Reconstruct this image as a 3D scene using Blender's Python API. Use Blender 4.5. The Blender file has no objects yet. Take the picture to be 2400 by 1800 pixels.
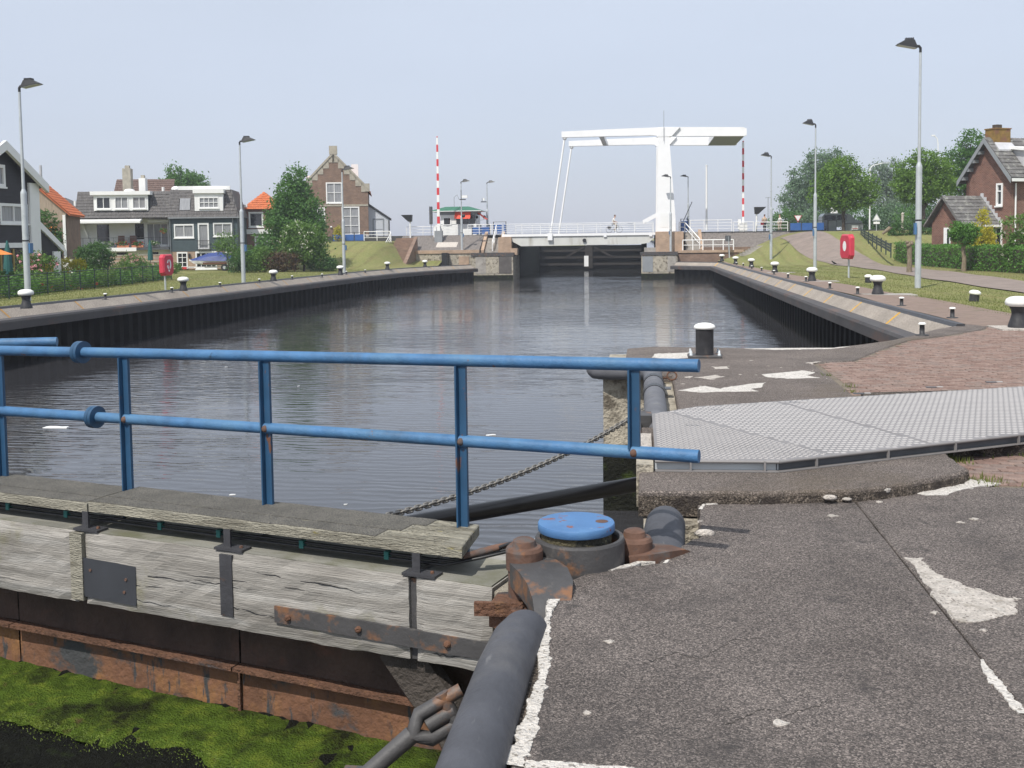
import bpy, math, random
import numpy as np
from mathutils import Vector, Matrix, Quaternion
random.seed(7); RNG = np.random.default_rng(11)
R = math.radians
scene = bpy.context.scene
COL = scene.collection

# ---------------------------------------------------------------- camera
# world: X right, Y along the basin towards the bridge, Z up; z = 0 is the top of the lock platform
EYE = 2.1; FPX = 2450.0; PITCH = R(3.6); ROLL = .013; YAW = R(7.129); SHY = -.07745
_f = Vector((-math.sin(YAW)*math.cos(PITCH), math.cos(YAW)*math.cos(PITCH), -math.sin(PITCH)))
_r = Vector((math.cos(YAW), math.sin(YAW), 0)); _u = _r.cross(_f)
CR = math.cos(ROLL)*_r - math.sin(ROLL)*_u
CU = math.sin(ROLL)*_r + math.cos(ROLL)*_u
cam = bpy.data.cameras.new('camera'); cam_o = bpy.data.objects.new('camera', cam); COL.objects.link(cam_o)
cam.sensor_width = 36; cam.lens = 36*FPX/2400; cam.shift_y = SHY; cam.clip_start = .1; cam.clip_end = 5000
mw = Matrix((CR, CU, -_f)).transposed().to_4x4(); mw.translation = (0, 0, EYE); cam_o.matrix_world = mw
scene.camera = cam_o

def ray(px, py):
    return CR*((px-1200)/FPX) + CU*((-(py-900)+SHY*2400)/FPX) + _f
def gr(px, py, z=0.0):                      # a survey point of the photograph on the level z
    d = ray(px, py); return Vector((0, 0, EYE)) + d*((z-EYE)/d.z)
def at(px, py, Y):                          # ... at the distance Y
    d = ray(px, py); return Vector((0, 0, EYE)) + d*(Y/d.y)
def zq(y, left=False):                      # the quays fall slightly towards the bridge
    return -.0058*(min(max(y, 24), 112)-24) - (.1 if left else 0)
def gq(px, py, left=False):
    a = .1392-(.1 if left else 0); d = ray(px, py); t = (a-EYE)/(d.z+.0058*d.y)
    return Vector((0, 0, EYE)) + d*t

# ---------------------------------------------------------------- sky, sun, exposure
SUN_EL, SUN_AZ = R(54), math.atan2(-.42, -.91)          # the sun stands behind the camera, slightly to the left
sun_dir = Vector((math.sin(SUN_AZ)*math.cos(SUN_EL), math.cos(SUN_AZ)*math.cos(SUN_EL), math.sin(SUN_EL)))
world = bpy.data.worlds.new('World'); scene.world = world; world.use_nodes = True
wn = world.node_tree; wn.nodes.clear()
sky = wn.nodes.new('ShaderNodeTexSky'); sky.sky_type = 'NISHITA'; sky.sun_disc = False
sky.sun_elevation = SUN_EL; sky.sun_rotation = SUN_AZ; sky.altitude = 0
sky.air_density = 1.0; sky.dust_density = 1.0; sky.ozone_density = 1.0
bg = wn.nodes.new('ShaderNodeBackground'); bg.inputs[1].default_value = .12
mixw = wn.nodes.new('ShaderNodeMix'); mixw.data_type = 'RGBA'; mixw.inputs[0].default_value = .72
# milky summer haze: slightly greyer and more lavender towards the horizon
wtc = wn.nodes.new('ShaderNodeTexCoord'); wsp = wn.nodes.new('ShaderNodeSeparateXYZ'); wrp = wn.nodes.new('ShaderNodeValToRGB')
wrp.color_ramp.elements[0].position = .0; wrp.color_ramp.elements[0].color = (.58, .615, .75, 1)
wrp.color_ramp.elements[1].position = .34; wrp.color_ramp.elements[1].color = (.76, .825, .92, 1)
wsc = wn.nodes.new('ShaderNodeVectorMath'); wsc.operation = 'SCALE'; wsc.inputs['Scale'].default_value = 10.0
wno = wn.nodes.new('ShaderNodeTexNoise'); wno.inputs['Scale'].default_value = 2.2; wno.inputs['Detail'].default_value = 5          # faint unevenness of the haze
wmp = wn.nodes.new('ShaderNodeMapping'); wmp.inputs['Scale'].default_value = (1, 1, 3.5); wn.links.new(wtc.outputs['Generated'], wmp.inputs[0]); wn.links.new(wmp.outputs[0], wno.inputs['Vector'])
wma = wn.nodes.new('ShaderNodeMapRange'); wma.inputs[1].default_value = .3; wma.inputs[2].default_value = .7; wma.inputs[3].default_value = 9.75; wma.inputs[4].default_value = 10.45
wn.links.new(wno.outputs[0], wma.inputs[0]); wn.links.new(wma.outputs[0], wsc.inputs['Scale']); wn.links.new(wtc.outputs['Generated'], wsp.inputs[0]); wn.links.new(wsp.outputs[2], wrp.inputs[0]); wn.links.new(wrp.outputs[0], wsc.inputs[0]); wn.links.new(wsc.outputs[0], mixw.inputs[7])
out = wn.nodes.new('ShaderNodeOutputWorld')
wn.links.new(sky.outputs[0], mixw.inputs[6]); wn.links.new(mixw.outputs[2], bg.inputs[0]); wn.links.new(bg.outputs[0], out.inputs[0])
sl = bpy.data.lights.new('sun', 'SUN'); sl.energy = 4.8; sl.angle = R(.6); sl.color = (1, .955, .88)
so = bpy.data.objects.new('sun', sl); COL.objects.link(so); so.location = (-20, -20, 60)
so.rotation_euler = (-sun_dir).to_track_quat('-Z', 'Y').to_euler()
scene.view_settings.view_transform = 'Standard'; scene.view_settings.look = 'None'
scene.view_settings.exposure = -.08; scene.view_settings.gamma = 1
scene.view_settings.use_curve_mapping = False

# ---------------------------------------------------------------- materials
def _ramp(nt, fac, stops):
    n = nt.nodes.new('ShaderNodeValToRGB'); e = n.color_ramp.elements
    while len(e) < len(stops): e.new(.5)
    for el, (p, c) in zip(e, stops):
        el.position = p; el.color = tuple(c)+(1,) if len(c) == 3 else c
    nt.links.new(fac, n.inputs[0]); return n.outputs[0]
def _noise(nt, vec, scale, detail=4, rough=.55):
    n = nt.nodes.new('ShaderNodeTexNoise'); n.inputs['Scale'].default_value = scale
    n.inputs['Detail'].default_value = detail; n.inputs['Roughness'].default_value = rough
    nt.links.new(vec, n.inputs['Vector']); return n.outputs['Fac']
def _mix(nt, fac, a, b, mode='MIX'):
    n = nt.nodes.new('ShaderNodeMix'); n.data_type = 'RGBA'; n.blend_type = mode
    for sock, v in ((n.inputs[0], fac), (n.inputs[6], a), (n.inputs[7], b)):
        if hasattr(v, 'is_linked'): nt.links.new(v, sock)
        else: sock.default_value = v if isinstance(v, float) else tuple(v)+(1,)
    return n.outputs[2]
MATS = {}
def mat(name, base, rough=.7, metal=0., var=.15, scale=3., stretch=(1, 1, 1), bump=.1, bscale=40., patches=(), spec=.5, grain=None, coat=0.):
    """a procedural Principled material: base colour with variation, patches = [(colour, scale, lo, hi, stretch)]"""
    if name in MATS: return MATS[name]
    m = bpy.data.materials.new(name); m.use_nodes = True; nt = m.node_tree; b = nt.nodes['Principled BSDF']
    tc = nt.nodes.new('ShaderNodeTexCoord')
    def mapped(st, off=0):
        mp = nt.nodes.new('ShaderNodeMapping'); mp.inputs['Scale'].default_value = st; mp.inputs['Location'].default_value = (off, off*.7, off*.3)
        nt.links.new(tc.outputs['Object'], mp.inputs[0]); return mp.outputs[0]
    v0 = mapped(stretch)
    f = _noise(nt, v0, scale, 6)
    lo = [max(c*(1-var), 0) for c in base]; hi = [min(c*(1+var), 1) for c in base]
    c = _ramp(nt, f, [(.3, lo), (.7, hi)])
    if grain:                                   # fine two- or three-tone speckle
        gs, cols = grain
        if gs > 30:
            vo = nt.nodes.new('ShaderNodeTexVoronoi'); vo.inputs['Scale'].default_value = gs*1.5; nt.links.new(v0, vo.inputs['Vector'])
            sx = nt.nodes.new('ShaderNodeSeparateColor'); nt.links.new(vo.outputs['Color'], sx.inputs[0]); g = sx.outputs[0]
        else: g = _noise(nt, v0, gs, 2, .6)
        gc = _ramp(nt, g, cols)
        c = _mix(nt, .85, c, gc, 'MULTIPLY')
    for i, p in enumerate(patches):
        col, ps, plo, phi = p[:4]; st = p[4] if len(p) > 4 else (1, 1, 1)
        pf = _noise(nt, mapped(st, 3.7*(i+1)), ps, 6, .62)
        pm = _ramp(nt, pf, [(plo, (0, 0, 0)), (phi, (1, 1, 1))])
        c = _mix(nt, pm, c, col)
    nt.links.new(c, b.inputs['Base Color'])
    b.inputs['Roughness'].default_value = rough; b.inputs['Metallic'].default_value = metal
    b.inputs['Specular IOR Level'].default_value = spec
    if coat: b.inputs['Coat Weight'].default_value = coat
    if bump:
        bf = _noise(nt, v0, bscale, 5)
        bn = nt.nodes.new('ShaderNodeBump'); bn.inputs['Strength'].default_value = min(1, bump*3); bn.inputs['Distance'].default_value = bump*.1
        nt.links.new(bf, bn.inputs['Height']); nt.links.new(bn.outputs[0], b.inputs['Normal'])
    MATS[name] = m; return m
def brickmat(name, c1, c2, mortar, bw=.21, bh=.065, ms=.012, rough=.85):
    """brickwork too far away to pick apart: wall plane in local x / z"""
    if name in MATS: return MATS[name]
    m = bpy.data.materials.new(name); m.use_nodes = True; nt = m.node_tree; b = nt.nodes['Principled BSDF']
    tc = nt.nodes.new('ShaderNodeTexCoord'); sp = nt.nodes.new('ShaderNodeSeparateXYZ'); cb = nt.nodes.new('ShaderNodeCombineXYZ')
    nt.links.new(tc.outputs['Object'], sp.inputs[0])
    ad = nt.nodes.new('ShaderNodeMath'); ad.operation = 'ADD'; nt.links.new(sp.outputs[0], ad.inputs[0]); nt.links.new(sp.outputs[1], ad.inputs[1])
    nt.links.new(ad.outputs[0], cb.inputs[0]); nt.links.new(sp.outputs[2], cb.inputs[1])
    br = nt.nodes.new('ShaderNodeTexBrick'); br.inputs['Scale'].default_value = 1; br.inputs['Brick Width'].default_value = bw
    br.inputs['Row Height'].default_value = bh; br.inputs['Mortar Size'].default_value = ms*.5
    br.inputs['Color1'].default_value = (*c1, 1); br.inputs['Color2'].default_value = (*c2, 1); br.inputs['Mortar'].default_value = (*mortar, 1)
    nt.links.new(cb.outputs[0], br.inputs['Vector'])
    f = _noise(nt, tc.outputs['Object'], 1.2, 6); mul = _ramp(nt, f, [(.25, (.72, .72, .72)), (.75, (1.2, 1.18, 1.15))])
    c = _mix(nt, 1., br.outputs['Color'], mul, 'MULTIPLY'); nt.links.new(c, b.inputs['Base Color']); b.inputs['Roughness'].default_value = rough
    bn = nt.nodes.new('ShaderNodeBump'); bn.inputs['Strength'].default_value = .5; bn.inputs['Distance'].default_value = .01; bn.invert = True
    nt.links.new(br.outputs['Fac'], bn.inputs['Height']); nt.links.new(bn.outputs[0], b.inputs['Normal'])
    MATS[name] = m; return m
def leafmat(name, c1, c2, trans=.35, scale=1.3):
    if name in MATS: return MATS[name]
    m = bpy.data.materials.new(name); m.use_nodes = True; nt = m.node_tree; nt.nodes.remove(nt.nodes['Principled BSDF'])
    tc = nt.nodes.new('ShaderNodeTexCoord'); f = _noise(nt, tc.outputs['Object'], scale, 6, .7)
    c = _ramp(nt, f, [(.32, c1), (.68, c2)])
    d = nt.nodes.new('ShaderNodeBsdfPrincipled'); d.inputs['Roughness'].default_value = .55; d.inputs['Specular IOR Level'].default_value = .35
    t = nt.nodes.new('ShaderNodeBsdfTranslucent'); mx = nt.nodes.new('ShaderNodeMixShader'); mx.inputs[0].default_value = trans
    nt.links.new(c, d.inputs['Base Color']); nt.links.new(c, t.inputs[0])
    nt.links.new(d.outputs[0], mx.inputs[1]); nt.links.new(t.outputs[0], mx.inputs[2]); nt.links.new(mx.outputs[0], nt.nodes['Material Output'].inputs[0])
    MATS[name] = m; return m

GRIT = [(.10, (.26, .25, .255)), (.42, (.66, .62, .60)), (.74, (1.0, .94, .90)), (.97, (1.9, 1.8, 1.72))]
m_grit = mat('grit_coating', (.208, .188, .177), .9, 0, .2, 1.2, bump=.3, bscale=130, grain=(92, GRIT),
             patches=[((.075, .068, .066), 1.3, .53, .80), ((.06, .056, .055), 4.2, .60, .76), ((.23, .215, .205), .8, .62, .85)], spec=.25)
m_grit_b = mat('grit_coating_old', (.20, .178, .164), .9, 0, .2, 1.1, bump=.28, bscale=130, grain=(92, GRIT),
             patches=[((.14, .11, .075), .45, .52, .8), ((.075, .066, .063), 1.7, .60, .78), ((.06, .055, .05), .9, .68, .76)], spec=.25)
m_aggr = mat('exposed_aggregate', (.16, .14, .12), .9, 0, .3, 14, bump=.5, bscale=70, grain=(60, GRIT), patches=[((.06, .05, .045), 5, .5, .6), ((.42, .38, .33), 22, .66, .7)], spec=.2)
m_mortar = mat('bare_concrete', (.56, .51, .46), .9, 0, .2, 14, bump=.35, bscale=60, grain=(55, [(.03, (.3, .28, .26)), (.10, (.85, .84, .83)), (.8, (1.05, 1.05, 1.05)), (.97, (1.2, 1.2, 1.2))]), patches=[((.36, .32, .27), 9, .55, .68), ((.17, .15, .13), 42, .62, .67), ((.62, .59, .54), 6, .6, .75)])
m_mortar_w = mat('white_mortar', (.64, .605, .56), .9, 0, .15, 12, bump=.35, bscale=50, grain=(50, [(.04, (.35, .33, .3)), (.12, (.9, .89, .88)), (.8, (1.05, 1.05, 1.05)), (.97, (1.15, 1.15, 1.15))]), patches=[((.42, .38, .33), 10, .62, .72), ((.24, .2, .17), 38, .66, .7)])
m_conc = mat('concrete', (.34, .315, .285), .85, 0, .22, 2.2, bump=.3, bscale=30, patches=[((.19, .17, .15), 1.4, .55, .72), ((.46, .42, .36), 4, .62, .74)])
m_conc_old = mat('old_concrete', (.40, .36, .29), .9, 0, .25, 4, bump=.5, bscale=22, patches=[((.13, .11, .085), 3.2, .52, .64), ((.30, .24, .08), 5, .64, .72), ((.55, .53, .47), 7, .66, .76)])
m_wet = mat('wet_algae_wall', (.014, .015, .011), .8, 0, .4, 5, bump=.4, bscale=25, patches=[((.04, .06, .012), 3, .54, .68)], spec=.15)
m_steel_dark = mat('dark_painted_steel', (.045, .045, .05), .5, 0, .25, 5, bump=.12, bscale=40, patches=[((.10, .05, .025), 6, .62, .70)])
m_fender = mat('black_rubber_fender', (.062, .064, .074), .6, 0, .22, 4, bump=.16, bscale=16, patches=[((.13, .13, .135), 7, .64, .72, (3, .5, 3)), ((.035, .035, .04), 5, .6, .75), ((.10, .098, .10), 2.2, .55, .78), ((.085, .06, .04), 5, .68, .78), ((.20, .2, .21), 40, .73, .76)], spec=.4)
m_fender_grey = mat('grey_fender', (.12, .122, .135), .6, 0, .16, 5, bump=.08, bscale=30, patches=[((.19, .185, .18), 3, .56, .76)], spec=.3)
m_rust = mat('rusty_steel', (.125, .06, .035), .85, 0, .3, 5, bump=.35, bscale=28, patches=[((.045, .042, .044), 2.6, .54, .62, (.5, 1, 1.6)), ((.22, .11, .045), 6, .60, .74), ((.10, .05, .03), 12, .58, .7)])
m_rustplate = mat('rusted_gate_plate', (.15, .07, .038), .85, 0, .3, 2.6, bump=.25, bscale=20, patches=[((.25, .12, .042), 2.6, .52, .72), ((.045, .047, .05), 1.5, .55, .62, (.9, 1, 1.3)), ((.045, .045, .047), 8, .58, .64, (1.4, 1, .3)), ((.07, .032, .022), 7, .58, .75), ((.15, .075, .05), 5, .62, .75)])
m_casting = mat('weathered_iron_casting', (.058, .056, .057), .6, 0, .2, 5, bump=.12, bscale=30, patches=[((.20, .095, .045), 4.5, .56, .68), ((.12, .11, .10), 9, .6, .75)])
m_pin = mat('rust_bollard_pin', (.115, .062, .043), .85, 0, .3, 8, bump=.14, bscale=35, patches=[((.09, .075, .07), 7, .5, .62), ((.20, .085, .035), 9, .58, .72)])
m_blue = mat('blue_paint', (.05, .14, .28), .55, 0, .2, 7, bump=.12, bscale=45, patches=[((.085, .19, .31), 1.6, .48, .72), ((.045, .10, .18), 3.2, .56, .74), ((.16, .08, .05), 6.5, .665, .69), ((.20, .21, .2), 30, .70, .73), ((.45, .48, .5), 22, .74, .76), ((.03, .06, .10), 5, .68, .75)], spec=.4)
m_blue_post = mat('blue_post_paint', (.022, .072, .145), .45, 0, .14, 4, bump=.05, bscale=50, patches=[((.14, .065, .04), 9, .64, .68, (1, 1, .4))])
m_bluecap = mat('blue_cap_paint', (.065, .165, .35), .6, 0, .10, 4, bump=.08, bscale=60, patches=[((.09, .21, .40), 3, .5, .7), ((.20, .075, .05), 7, .60, .63), ((.30, .36, .42), 20, .66, .70), ((.05, .08, .12), 14, .68, .72)])
m_wood = mat('weathered_oak', (.30, .283, .258), .9, 0, .30, 3.4, (.22, 2.2, 6), .2, 26, patches=[((.20, .185, .165), 1.7, .48, .72, (.5, 2, 2.2)), ((.40, .388, .365), 2.6, .52, .72, (.3, 2, 3.2)), ((.12, .108, .095), 2.2, .60, .74, (.3, 1, 3.5)), ((.105, .095, .085), 5, .66, .70, (.1, 2, 5)), ((.20, .19, .10), 1.5, .63, .80)], spec=.2)
m_wood_top = mat('darker_oak_top', (.21, .205, .18), .9, 0, .25, 3, (.3, 2, 2), .15, 20, patches=[((.13, .13, .085), 2, .5, .7), ((.30, .285, .235), 2.4, .56, .74)], spec=.2)  # beam top: oak in a darker tone than the front, olive blotches
m_wood_end = mat('pale_oak_end', (.45, .40, .32), .9, 0, .25, 9, (3, 3, .5), .4, 30, patches=[((.22, .17, .12), 12, .58, .7, (4, 4, .3))])
m_plank = mat('lichen_deck_plank', (.33, .31, .25), .9, 0, .25, 5, (.5, 3, 3), .4, 35, patches=[((.165, .15, .115), 4, .5, .66, (.4, 3, 3)), ((.36, .30, .075), 7, .64, .72, (.6, 2, 2)), ((.43, .41, .34), 9, .66, .74)])
m_strip = mat('antislip_strip', (.185, .178, .162), .95, 0, .2, 6, bump=.4, bscale=120, grain=(140, [(.35, (.5, .5, .5)), (.6, (1.25, 1.2, 1.1))]), patches=[((.30, .28, .2), 6, .68, .74, (.5, 2, 2)), ((.33, .25, .06), 9, .72, .76)])
m_moss = mat('moss', (.085, .135, .018), .95, 0, .4, 9, bump=.8, bscale=60, patches=[((.17, .225, .03), 7, .5, .66), ((.022, .026, .010), 2.4, .5, .66), ((.11, .075, .035), 5, .62, .72)], spec=.1)
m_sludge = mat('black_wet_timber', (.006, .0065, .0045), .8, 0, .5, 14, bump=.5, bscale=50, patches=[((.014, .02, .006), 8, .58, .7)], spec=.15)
m_alu = mat('aluminium_tread_plate', (.215, .203, .20), .5, .1, .08, 3, bump=.05, bscale=60, patches=[((.155, .145, .142), 2, .55, .8)])
m_alu_tear = mat('polished_tread', (.44, .415, .40), .42, .12, .05, 5, bump=0)
m_chan = mat('dark_channel', (.10, .105, .115), .5, .3, .15, 4, bump=.05)
m_galv = mat('galvanised_steel', (.47, .50, .52), .5, .25, .08, 2, bump=.03, patches=[((.36, .40, .41), 3, .55, .75)])
m_chain = mat('chain_steel', (.20, .19, .175), .6, .4, .2, 30, bump=.1, patches=[((.16, .10, .06), 14, .56, .68)])
m_white = mat('white_paint', (.80, .80, .79), .45, 0, .03, 2, bump=.02, patches=[((.66, .65, .62), 3, .66, .85)])
m_white_b = mat('white_bridge_paint', (.82, .82, .825), .4, 0, .03, 1, bump=.01, patches=[((.72, .72, .71), .9, .62, .85)])
m_girder = mat('stained_white_girder', (.58, .58, .55), .5, 0, .08, .7, bump=.02, patches=[((.36, .34, .29), 1.2, .56, .75, (1, 1, .25)), ((.30, .20, .10), 1.6, .70, .76, (1, 1, .2))])
m_black = mat('black_paint', (.018, .018, .02), .4, 0, .2, 6, bump=.05)
m_lampglass = mat('lamp_lens', (.55, .56, .58), .2, 0, .05, 5, bump=0)
m_bollard = mat('bollard_black', (.028, .028, .031), .55, 0, .3, 8, bump=.15, bscale=30, patches=[((.075, .07, .066), 5, .58, .72)])
m_capwhite = mat('bollard_white', (.80, .80, .76), .5, 0, .04, 6, bump=.05, patches=[((.6, .57, .5), 8, .68, .76)])
m_red = mat('red_plastic', (.52, .035, .065), .4, 0, .08, 3, bump=.02, patches=[((.62, .16, .19), 3, .6, .8)])
m_redw = mat('barrier_red', (.60, .04, .05), .45, 0, .05, 3, bump=0)
m_yellow = mat('yellow_joint', (.60, .33, .03), .8, 0, .15, 5, bump=.1, patches=[((.40, .30, .2), 5, .6, .7)])
m_rustjoint = mat('rust_joint', (.42, .23, .06), .8, 0, .2, 5, bump=.1)
m_slope = mat('quay_slope_concrete', (.315, .28, .245), .9, 0, .16, .9, bump=.3, bscale=18, grain=(26, [(.35, (.68, .66, .64)), (.62, (1.2, 1.17, 1.13))]), patches=[((.27, .235, .20), 1.2, .58, .74), ((.30, .17, .085), 2.2, .70, .78, (.6, .6, .3))])
m_fbeam = mat('quay_fender_beam', (.065, .06, .06), .7, 0, .25, 1.5, (1, .3, 1), .15, 25, patches=[((.13, .075, .055), 1.1, .54, .72, (1, .4, 2)), ((.11, .105, .10), 1.4, .6, .75)])
m_pile = mat('sheet_pile', (.008, .0075, .007), .85, 0, .3, 2, bump=.2, patches=[((.018, .028, .009), 1.5, .58, .68, (1, 1, .4)), ((.03, .022, .016), 2, .64, .72, (1, 1, .3))], spec=.15)
m_soil = mat('soil', (.12, .09, .065), .95, 0, .25, 3, bump=.4)
m_glass = mat('window_glass', (.018, .022, .026), .06, 0, .2, 1, bump=0, spec=.8)
m_curtain = mat('curtained_glass', (.27, .275, .29), .12, 0, .25, 2.5, (6, 1, .4), 0, spec=.7)
m_blackboard = mat('black_tarred_boards', (.012, .011, .016), .65, 0, .3, 2, bump=.1)
m_greenboard = mat('green_grey_boards', (.045, .07, .078), .6, 0, .15, 2, bump=.1)
m_render = mat('white_render', (.78, .78, .76), .8, 0, .04, 2, bump=.05)
m_tile_grey = mat('grey_roof_tile', (.105, .098, .096), .75, 0, .22, 3, bump=.1, patches=[((.19, .18, .165), 2, .58, .75)])
m_tile_old = mat('lichened_slate_tile', (.13, .125, .122), .85, 0, .3, 1.6, bump=.2, patches=[((.26, .26, .235), 2.4, .52, .66), ((.09, .07, .055), 3, .6, .75)])
m_tile_orange = mat('orange_roof_tile', (.50, .135, .045), .7, 0, .2, 2.5, bump=.1, patches=[((.32, .085, .035), 3, .58, .75)])
m_boards = mat('raw_timber_boards', (.36, .29, .225), .85, 0, .2, 3, (6, 6, .4), .2)
m_lead = mat('lead_flashing', (.55, .55, .57), .5, .1, .08, 3, bump=.05)
m_stone = mat('sandstone_coping', (.37, .34, .28), .85, 0, .18, 3, bump=.2)
m_cob = mat('basalt_slope_paving', (.17, .155, .145), .9, 0, .25, 6, bump=.4, bscale=14, grain=(9, [(.38, (.62, .6, .58)), (.6, (1.25, 1.2, 1.18))]))
m_brickwall = brickmat('brick_red', (.145, .055, .04), (.215, .095, .068), (.27, .22, .18), .23, .085, .02)
m_brickbrown = brickmat('brick_brown', (.175, .105, .075), (.235, .145, .105), (.26, .22, .18))
m_brickpale = brickmat('brick_pale', (.38, .255, .175), (.45, .31, .22), (.42, .36, .29))
m_brickpiece = [mat('paving_brick_%d' % i, c, .9, 0, .2, 9, bump=.3, bscale=60, patches=[((.12, .085, .065), 8, .6, .75)], spec=.2)
                for i, c in enumerate([(.265, .185, .155), (.23, .155, .13), (.29, .21, .178), (.25, .19, .165)])]
m_brickbed = mat('brick_joint_sand', (.17, .14, .105), .95, 0, .25, 6, bump=.3, patches=[((.14, .14, .05), 2.2, .62, .74)])
m_brickpave = mat('worn_brick_paving', (.24, .175, .142), .95, 0, .22, 2.2, (1, 3.2, 1), .3, 30, patches=[((.14, .125, .06), 1.2, .60, .72), ((.27, .205, .165), 3, .56, .7)])
m_path = mat('clinker_path', (.225, .18, .155), .95, 0, .16, 1.4, bump=.2, patches=[((.165, .135, .115), .8, .55, .72), ((.17, .16, .08), 1.6, .7, .78)])
m_asph = mat('road_asphalt', (.06, .06, .062), .9, 0, .15, 3, bump=.1)
m_orange = mat('orange_canvas', (.75, .23, .04), .8, 0, .08, 3, bump=.03)
m_redcanvas = mat('red_canvas', (.72, .085, .045), .8, 0, .06, 3, bump=.03)
m_teal = mat('teal_canvas', (.018, .10, .095), .85, 0, .2, 4, (3, 3, .5), .15)
m_tarp = mat('blue_tarpaulin', (.02, .045, .19), .55, 0, .2, 3, bump=.25, bscale=8)
m_hull = mat('boat_gelcoat', (.80, .80, .80), .3, 0, .03, 2, bump=0)
m_wood_dk = mat('varnished_wood', (.13, .055, .03), .5, 0, .2, 6, bump=.05)
m_greenroof = mat('green_roof_sheet', (.03, .14, .085), .6, 0, .1, 2, bump=.03)
m_fence = mat('dark_green_fence', (.02, .04, .035), .6, 0, .15, 3, bump=.05)
m_skin = mat('skin', (.52, .31, .22), .6, 0, .05, 5, bump=0)
m_cloth_w = mat('white_cloth', (.72, .70, .66), .9, 0, .06, 5, bump=.05)
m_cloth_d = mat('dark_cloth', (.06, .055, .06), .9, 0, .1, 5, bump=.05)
m_cloth_t = mat('sand_cloth', (.45, .36, .27), .9, 0, .1, 5, bump=.05)
m_hair = mat('hair', (.10, .055, .035), .7, 0, .2, 20, bump=.05)
m_van = mat('van_paint', (.07, .085, .085), .3, .2, .05, 1, bump=0, coat=.4)
m_grey = mat('grey_paint', (.24, .255, .27), .5, 0, .08, 2, bump=.03)
m_bark = mat('bark', (.085, .066, .05), .95, 0, .3, 5, (3, 3, .6), .5, 20)
m_bark_w = mat('willow_bark', (.25, .20, .14), .95, 0, .3, 7, (3, 3, .7), .6, 22)
m_plastic_g = mat('terracotta', (.42, .16, .085), .8, 0, .1, 4, bump=.05)
L_linden = leafmat('leaf_linden', (0.076, 0.159, 0.021), (0.189, 0.325, 0.046))
L_broad = leafmat('leaf_broad', (0.050, 0.134, 0.029), (0.125, 0.260, 0.054))
L_dark = leafmat('leaf_dark', (0.035, 0.095, 0.025), (0.095, 0.199, 0.044))
L_poplar = leafmat('leaf_poplar', (0.095, 0.162, 0.085), (0.190, 0.296, 0.162))
L_pale = leafmat('leaf_pale', (0.143, 0.209, 0.133), (0.248, 0.333, 0.228))
L_hedge = leafmat('leaf_hedge', (0.050, 0.143, 0.020), (0.125, 0.269, 0.043), .25)
L_shrub = leafmat('leaf_shrub', (0.067, 0.143, 0.025), (0.168, 0.293, 0.059))
L_yellow = leafmat('leaf_golden', (.30, .29, .02), (.62, .55, .05))
L_bronze = leafmat('leaf_bronze', (.075, .045, .03), (.13, .09, .045))
L_bloom = leafmat('petal_white', (.62, .62, .5), (.82, .80, .70), .2)
L_pink = leafmat('petal_pink', (.62, .22, .27), (.80, .45, .46), .2)
L_red = leafmat('petal_red', (.55, .03, .04), (.7, .1, .08), .2)
L_grass = leafmat('grass_blade', (.075, .11, .018), (.19, .21, .055), .3, .8)

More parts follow.
